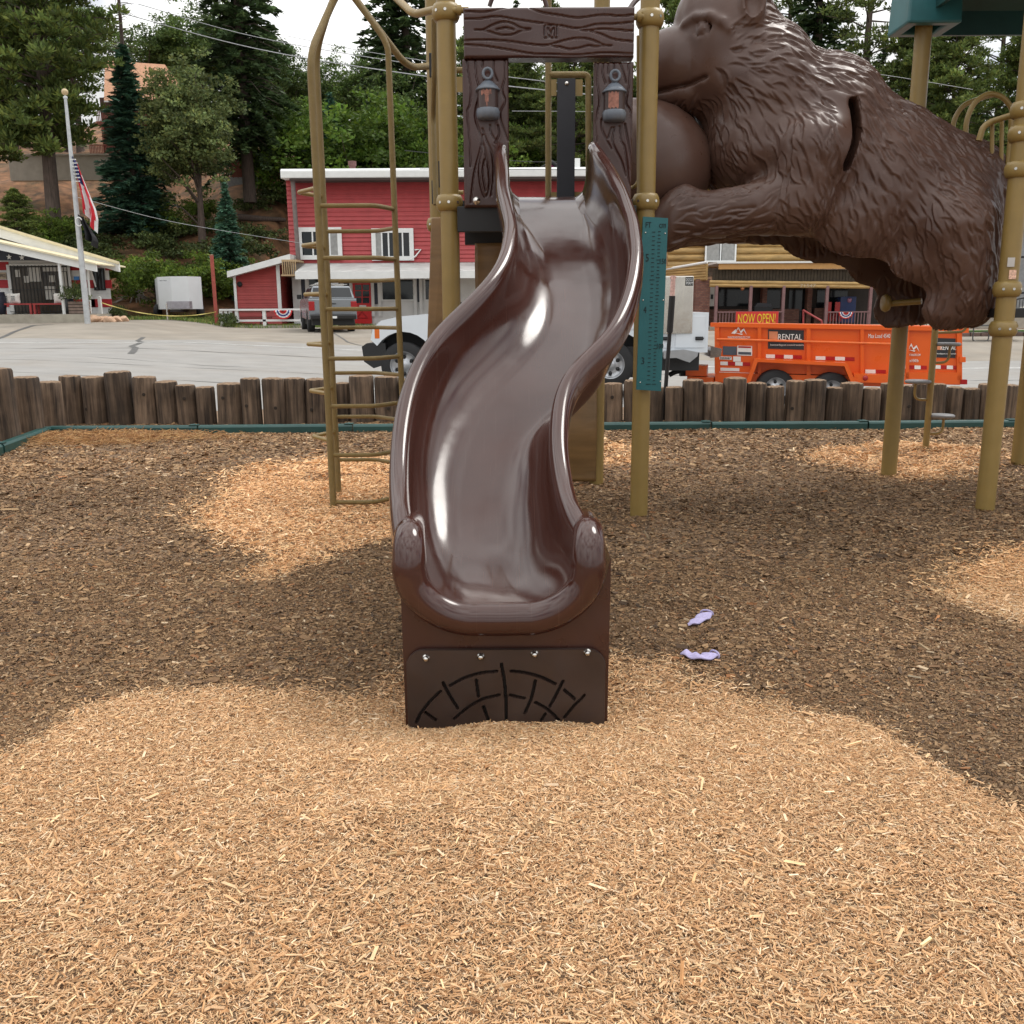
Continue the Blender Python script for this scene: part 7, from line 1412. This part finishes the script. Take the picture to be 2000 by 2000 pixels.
def pine(seed, h, base, rad, nbr, mat, tuft=38, r0=None, ndl=.26, crad=.42):
    r = np.random.default_rng(seed); cs, ds, ss_, Ls, Ws, cl = [], [], [], [], [], []; limbs = []
    for i in range(nbr):
        t = (i + r.random()) / nbr; z = base + (h - base) * t; a = r.random() * 2 * np.pi; prof = (math.sin(math.pi * min(1, (t * .85 + .16))) ** .7); Lb = rad * prof * r.uniform(.55, 1.1); dv = np.array([np.cos(a), np.sin(a), 0]); up = r.uniform(-.15, .35)
        limbs.append(((0, 0, z), (dv[0] * Lb, dv[1] * Lb, z + up * Lb), .05))
        for k in range(r.integers(4, 8)):
            u = r.uniform(.35, 1.05); cc = dv * u * Lb + r.normal(0, .22 * (.3 + Lb * .35), 3); cc[2] = z + up * u * Lb + r.normal(0, .15) + .1; n = tuft; cv_ = r.uniform(.55, 1.3)
            o_ = r.normal(0, 1, (n, 3)); o_[:, 2] = np.abs(o_[:, 2]) * .8 - .15; o_ /= np.linalg.norm(o_, axis=1)[:, None]; rr = crad * r.uniform(.25, 1, n)[:, None]
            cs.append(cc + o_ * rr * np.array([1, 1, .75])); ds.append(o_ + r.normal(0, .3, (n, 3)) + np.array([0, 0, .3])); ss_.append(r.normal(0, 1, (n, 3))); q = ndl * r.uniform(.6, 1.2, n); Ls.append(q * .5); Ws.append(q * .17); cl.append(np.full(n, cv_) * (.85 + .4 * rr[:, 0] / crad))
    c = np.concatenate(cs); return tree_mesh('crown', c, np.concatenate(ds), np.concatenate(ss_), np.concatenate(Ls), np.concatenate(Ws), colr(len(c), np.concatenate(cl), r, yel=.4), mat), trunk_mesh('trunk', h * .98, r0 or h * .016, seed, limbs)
def broad(seed, h, rx, rz, ncl, mat, leaf=.15, per=60, zc=None, r0=None, lobes=9, crad=.5):
    r = np.random.default_rng(seed); cs, ds, cl = [], [], []; zc = zc or h - rz; L0 = r.normal(0, 1, (lobes, 3)); L0 /= np.linalg.norm(L0, axis=1)[:, None]; L0[:, 2] = np.abs(L0[:, 2]) * .8 - .1; limbs = []
    for i in range(ncl):
        lb = L0[i % lobes] * .62; p = lb + r.normal(0, .27, 3); k = np.linalg.norm(p); p = p / max(1, k / 1.02) if k > 1 else p; cc = np.array([p[0] * rx, p[1] * rx, zc + p[2] * rz]); cv_ = r.uniform(.5, 1.35)
        o_ = r.normal(0, 1, (per, 3)); o_ /= np.linalg.norm(o_, axis=1)[:, None]; o_ *= crad * r.random((per, 1)) ** .5 * np.array([1.15, 1.15, .6]); cs.append(cc + o_); ds.append(o_ + r.normal(0, .3, (per, 3))); cl.append(np.full(per, cv_))
        if i < 26 and h > 1.5: limbs.append(((0, 0, max(.12 * h, min(zc * .96, cc[2] * r.uniform(.45, .8)))), tuple(cc), .045 * h / 8))
    c = np.concatenate(cs); n = len(c); q = leaf * r.uniform(.6, 1.3, n); return tree_mesh('crown', c, np.concatenate(ds), r.normal(0, 1, (n, 3)), q * .6, q * .33, colr(n, np.concatenate(cl), r, yel=.35), mat), trunk_mesh('trunk', max(.6, zc), r0 or h * .022, seed, limbs)
P_ = {
 'fir': [conifer(s, 10, .5, 1.95, .19, 12, fir_m, .35, .40, 15) for s in (1, 2)],
 'dark': [conifer(s, 20, 3.5, 3.0, .33, 10, dk_m, .4, .55, 11, gap=.08, power=.62) for s in (3, 4)],
 'pine': [pine(s, 20, 4.0, 3.7, 190, pine_m, 54, ndl=.32, crad=.5) for s in (5, 6)],
 'thin': [pine(s, 22, 7, 3.0, 60, pine_m, 40, crad=.5) for s in (7, 8)],
 'oak': [broad(s, 8, 4.0, 3.2, 300, oak_m, .17, 60) for s in (9, 10)],
 'mid': [broad(s, 13, 3.6, 5.4, 300, leafmat('mid_green_leaves', (.088, .145, .042), .35), .20, 60, crad=.6) for s in (11, 12)],
 'cedar': [broad(s, 11, 2.7, 5.0, 420, ced_m, .17, 60, crad=.5, lobes=16, zc=5.7) for s in (13,)],
 'shrub': [broad(s, 2.6, 2.0, 1.35, 110, shr_m, .12, 60, crad=.36, zc=1.25) for s in (14, 15)],
 'scrub': [broad(s, 1.1, 1.2, .6, 40, leafmat('dark_scrub', (.070, .105, .036), .2), .11, 50, crad=.3, zc=.5) for s in (16, 17)],
}
Hp = {'fir': 10, 'dark': 20, 'pine': 20, 'thin': 22, 'oak': 8, 'mid': 13, 'cedar': 11, 'shrub': 2.6, 'scrub': 1.1}
NM = {'fir': ('fir_tree', 'fir tree'), 'dark': ('conifer_tree', 'conifer'), 'pine': ('pine_tree', 'pine tree'), 'thin': ('pine_tree', 'pine tree'), 'oak': ('broadleaf_tree', 'tree'), 'mid': ('broadleaf_tree', 'tree'), 'cedar': ('cedar_tree', 'cedar tree'), 'shrub': ('leafy_shrub', 'shrub'), 'scrub': ('low_scrub', 'shrub')}
_tc = [0]
def plant(kind, px, Y, lab, h=None, top=None, wf=1, group=None, sink=.15, zb=None, rot=None):
    x = P(px, 540 if kind in ('shrub', 'scrub') else 210, Y).x; z = Hs(x, Y) if zb is None else zb; i = _tc[0]; _tc[0] += 1
    if top is not None: h = P(px, top, Y).z - z
    cm, tm = P_[kind][i % len(P_[kind])]; s = h / Hp[kind]; t = thing(NM[kind][0], lab, NM[kind][1], (x, Y, z - sink), group); t.scale = (s * wf, s * wf, s); t.rotation_euler.z = rot if rot is not None else (i * 2.399) % 6.28
    for nm, me in (('crown', cm), ('trunk', tm)): o = bpy.data.objects.new(nm, me); C.objects.link(o); o.parent = t
    return t
plant('pine', 88, 57, 'big dark pine at the left with its thick trunk standing on the bare slope', h=27, wf=.95)
plant('pine', -45, 60, 'dark pine cut by the left edge of the picture', h=22); plant('pine', 8, 51.5, 'small bushy pine low at the left edge above the striped shop', h=5.5, wf=1.5)
plant('fir', 250, 60, 'blue green fir tree standing in front of the timber house', top=78, wf=1.25)
plant('cedar', 378, 58, 'pale olive cedar with drooping grey twigs right of the timber house', top=80, wf=1.0)
plant('dark', 478, 62, 'tall dark conifer with a bare lower trunk beside the hill cabin', h=27, wf=.85)
plant('fir', 428, 52.5, 'small blue green fir on the slope between the white trailer and the shed', top=348, wf=1.12)
plant('shrub', 300, 50.2, 'broad bright green shrub behind the white cargo trailer', h=3.0, wf=1.0); plant('shrub', 380, 50.4, 'green shrub between the cargo trailer and the red pole', h=2.9); plant('shrub', 262, 51.5, 'green shrub left of the cargo trailer, at the foot of the slope', h=2.4)
for k_, (px_, Y_) in enumerate(((20, 52), (60, 55), (112, 57), (140, 59), (330, 60), (300, 63), (400, 62), (440, 53))): plant('shrub', px_, Y_, '%s dull green bush from the left among the trees on the slope' % ORD[sorted((20, 60, 112, 140, 330, 300, 400, 440)).index(px_)], h=1.9 + .3 * (k_ % 3), group='bushes on the slope')
plant('shrub', 520, 53, 'yellow green shrub on the slope above the red shed roof', h=3.3, wf=.9); plant('shrub', 470, 51.6, 'green shrub on the slope behind the red shed', h=2.4); plant('shrub', 560, 51.5, 'shrub seen in the gap between the shed and the red building', h=2.6)
plant('oak', 575, 66, 'bright green oak above the left corner of the red building', top=178, wf=1.05); plant('oak', 690, 67, 'bright green oak behind the chimney pipe of the red building', top=172, wf=1.15); plant('oak', 800, 67, 'bright green oak just left of the tower posts', top=205, wf=1.1)
plant('fir', 645, 64, 'narrow blue green fir standing among the bright oaks', top=172, wf=.8)
plant('mid', 560, 80, 'dull green tree on the skyline left of the ladder rail', top=70); plant('mid', 700, 82, 'round topped dull green tree behind the oaks, inside the ladder', top=64, wf=1.1); plant('mid', 640, 84, 'green tree behind the oaks, between the ladder rails', top=120, wf=1.1)
plant('dark', 792, 76, 'tall dark conifer rising above the frame beside the left tower post', h=30, wf=.9); plant('mid', 770, 72, 'green tree right of the right ladder rail', top=110)
plant('pine', 920, 66, 'pine seen between the left tower post and the arch', top=60); plant('oak', 905, 64, 'low green tree between the left tower post and the arch', top=240, wf=.8)
plant('pine', 1015, 70, 'pine seen through the left half of the arch', top=95, wf=1.15); plant('pine', 1120, 68, 'pine seen through the arch behind the charcoal board', top=60, wf=1.15); plant('thin', 1075, 76, 'tall pine with grey twigs at the top of the arch opening', top=-10); plant('oak', 1030, 70, 'low leafy tree above the magenta roof', top=235, wf=.8); plant('dark', 1010, 95, 'dark treetop just visible above the arch beam', top=-5)
plant('pine', 1335, 70, 'tall pine left of the bear muzzle, behind the right tower post', top=-60, wf=.9)
for px, Y, k, tp, lab in ((1590, 66, 'dark', -300, 'dark trunked conifer directly above the bear shoulder'), (1690, 62, 'thin', -250, 'tall pine with open branches above the bear back'), (1530, 74, 'thin', -150, 'open branched pine just right of the bear ear'), (1775, 60, 'pine', 40, 'dense pine left of the gold roof post'), (1860, 58, 'pine', 20, 'dense green pine between the roof post and the hoops'), (1945, 64, 'thin', -100, 'open pine with sky showing through, right of the hoops'), (2010, 60, 'pine', 10, 'dark pine at the right edge behind the second tower'), (1905, 74, 'dark', 90, 'distant conifer behind the gold hoops'), (1720, 78, 'dark', 60, 'distant conifer behind the bear back')):
    plant(k, px, Y, lab, top=tp, wf=1.0)
rr_ = random.Random(5); fl_lab = '%s tree from the left in the dense forest along the hilltop'
TL = ((-120, -40), (-60, 0), (20, -60), (150, -30), (120, 60), (290, 30), (350, 20), (370, 110), (400, -10), (450, 40), (520, 110), (540, 150), (600, 150), (670, 140), (740, 100), (850, 90), (830, 150), (880, 130), (950, 60), (985, 120), (1060, 130), (1150, 110), (1190, 60))
for px, tp in TL:
    plant('dark' if rr_.random() < .5 else 'mid', px, rr_.uniform(86, 104), fl_lab % ORD[sorted(q_[0] for q_ in TL).index(px)], top=tp + rr_.uniform(-15, 15), group='forest trees on the hilltop', wf=1.1)
TL2 = ((1240, 150), (1300, 120), (1380, 200), (1450, 160), (1510, 190), (1570, 170), (1640, 180), (1700, 230), (1760, 190), (1820, 220), (1890, 200), (1950, 240), (2010, 190), (2070, 160))
for px, tp in TL2:
    plant('dark' if rr_.random() < .5 else 'pine', px, rr_.uniform(76, 95), '%s tree from the left in the forest belt behind the log store' % ORD[[q_[0] for q_ in TL2].index(px)], top=tp + rr_.uniform(-15, 15), group='forest trees behind the store', wf=1.25)
SC = sorted(((30, 53), (200, 56.5), (330, 57), (420, 57), (445, 60), (520, 60), (540, 64), (110, 51.5), (60, 59), (150, 61), (280, 62), (480, 56.5), (230, 60), (130, 57), (75, 56), (215, 58.5), (300, 57.5), (360, 60), (545, 57.5), (500, 63)))
for si, (px, Y) in enumerate(SC):
    plant('scrub', px, Y, '%s dark scrub clump from the left on the bare slope' % ORD[si], h=rr_.uniform(.7, 1.5), group='scrub clumps on the slope', wf=1.2)
# bare snag, exposed roots, boulders on the slope
x = P(238, 100, 70).x; z = Hs(x, 70); sn = thing('bare_snag', 'bare dead tree pole with thin twigs against the sky, above the fir', 'dead tree', (x, 70, z)); mb = MB(); ht = P(238, -30, 70).z - z; mb.tube([(x, 70, z), (x + .1, 70, z + ht)], .2, 8, rr=[.24, .10]); mb.build('trunk', bark, sn); mb = MB()
for k in range(60):
    a = rr_.random() * 6.28; zz = z + ht * rr_.uniform(.45, 1); L = rr_.uniform(.6, 2.2); mb.tube([(x, 70, zz), (x + math.cos(a) * L * .6, 70 + math.sin(a) * L * .6, zz + .1), (x + math.cos(a) * L, 70 + math.sin(a) * L, zz - .35 + rr_.random() * .5)], .03, 4, rr=[.035, .02, .008], caps=False)
mb.build('twigs', bark, sn)
for k, (px, py, lab) in enumerate(((125, 425, 'dark tangle of exposed roots below the big pine trunk'), (262, 478, 'silver exposed root curling out of the slope right of the flagpole'), (345, 462, 'fan of exposed grey roots under the olive cedar'), (505, 405, 'fallen dark log lying beside the tall trunk near the cabin'))):
    Y = (53, 51.5, 53, 62)[k]; c = P(px, py, Y); c = Vector((c.x, Y, Hs(c.x, Y) + .15)); t = thing('exposed_roots' if k < 3 else 'fallen_log', lab, 'roots' if k < 3 else 'fallen log', tuple(c)); mb = MB()
    if k == 3: mb.tube([c + Vector((-1.3, 0, .1)), c, c + Vector((1.6, .3, -.05))], .17, 8, rr=[.22, .18, .12])
    else:
        for q in range(14):
            a = rr_.uniform(-2.9, -.2); L = rr_.uniform(.5, 1.5); mb.tube([c + Vector((rr_.uniform(-.2, .2), 0, .35)), c + Vector((math.cos(a) * L * .5, -.4, .15 - .2 * L)), c + Vector((math.cos(a) * L, -.6, math.sin(a) * L * .55))], .05, 5, rr=[.085, .055, .018], caps=False)
    mb.build('wood', dead if k in (1, 2) else bark, t)
for k, px in enumerate(sorted([rr_.uniform(20, 130) for _ in range(7)] + [rr_.uniform(230, 560) for _ in range(19)])):
    x = P(px, 500, 52).x; y = rr_.uniform(50.5, 57) if k > 3 else rr_.uniform(53, 62); s = rr_.uniform(.12, .34)
    rock(x, y, Hs(x, y), (s, s, s * .7), '%s small pale stone from the left, lying loose on the slope' % ORD[k], 40 + k, grp='loose stones on the slope')
# grass and weeds at the foot of the slope
n = 9000; gx_ = P(330, 1, 44).x + rng.normal(0, 3.2, n); gy_ = rng.uniform(43.6, 49.5, n); gz__ = H(gx_, gy_); c = np.stack([gx_, gy_, gz__ + .06], 1); d = rng.normal(0, .35, (n, 3)); d[:, 2] = 1
V, Fq = quads(c, d, rng.normal(0, 1, (n, 3)), rng.uniform(.06, .16, n), np.full(n, .018)); gc = np.repeat(pal(n, [(.16,.24,.04),(.28,.26,.08),(.10,.17,.03)], [4,2,3], .2), 4, 0); o = npmesh('grass', V, Fq, M('grass_blade', (1, 1, 1), rough=.7, attr='col'), gc); tag(o, 'patchy green and yellow grass around the cargo trailer', 'grass', kind='stuff')
for px, Y, lab in ((437, 43.6, 'weeds at the left end of the white fence'), (142, 39.4, 'leafy bush growing in the slatted planter'), (225, 41.5, 'dry weeds by the corner of the striped shop')):
    x = P(px, 500, Y).x; plant('scrub', px, Y, lab, h=.75 if px != 142 else .9, wf=.55, zb=(Hs(x, Y) if px != 142 else zf_ + .45), sink=.02)
# overhead wires
for k, (pts, rw_) in enumerate(((((270, 8, 58), (500, 72, 52), (840, 130, 46), (1200, 175, 42)), .016), (((235, 25, 58), (500, 95, 52), (840, 150, 46), (1200, 190, 42)), .022), (((560, 70, 60), (700, 98, 55), (870, 125, 50)), .014), (((150, 385, 47), (300, 425, 46), (420, 448, 45.5), (620, 480, 45)), .010), (((820, 330, 44), (1000, 331, 44), (1300, 332, 44)), .014), (((1000, 217, 44), (1150, 218, 44), (1300, 222, 44)), .012), (((790, 294, 50), (1000, 314, 50), (1100, 316, 50)), .016), (((1640, 135, 50), (1750, 150, 50), (1900, 175, 50)), .012))):
    labs = ['upper of the two pale wires crossing the sky at the top left', 'lower, thicker wire of the pair crossing at the top left', 'thin wire across the sky inside the ladder', 'pale cable drooping across the bare slope behind the flagpole', 'dark wire seen low through the arch', 'pale wire across the middle of the arch opening', 'dark wire left of the arch over the bright oaks', 'wire passing through the pines above the bear']
    mb = MB(); q = [P(*p) for p in pts]; q = catmull([tuple(v) for v in q], 8); mb.tube(q, rw_, 5, caps=False); o = mb.build('overhead_wire', M('wire_pale', (.35, .36, .38), rough=.5) if k not in (4, 6) else blk); tag(o, labs[k], 'wire')
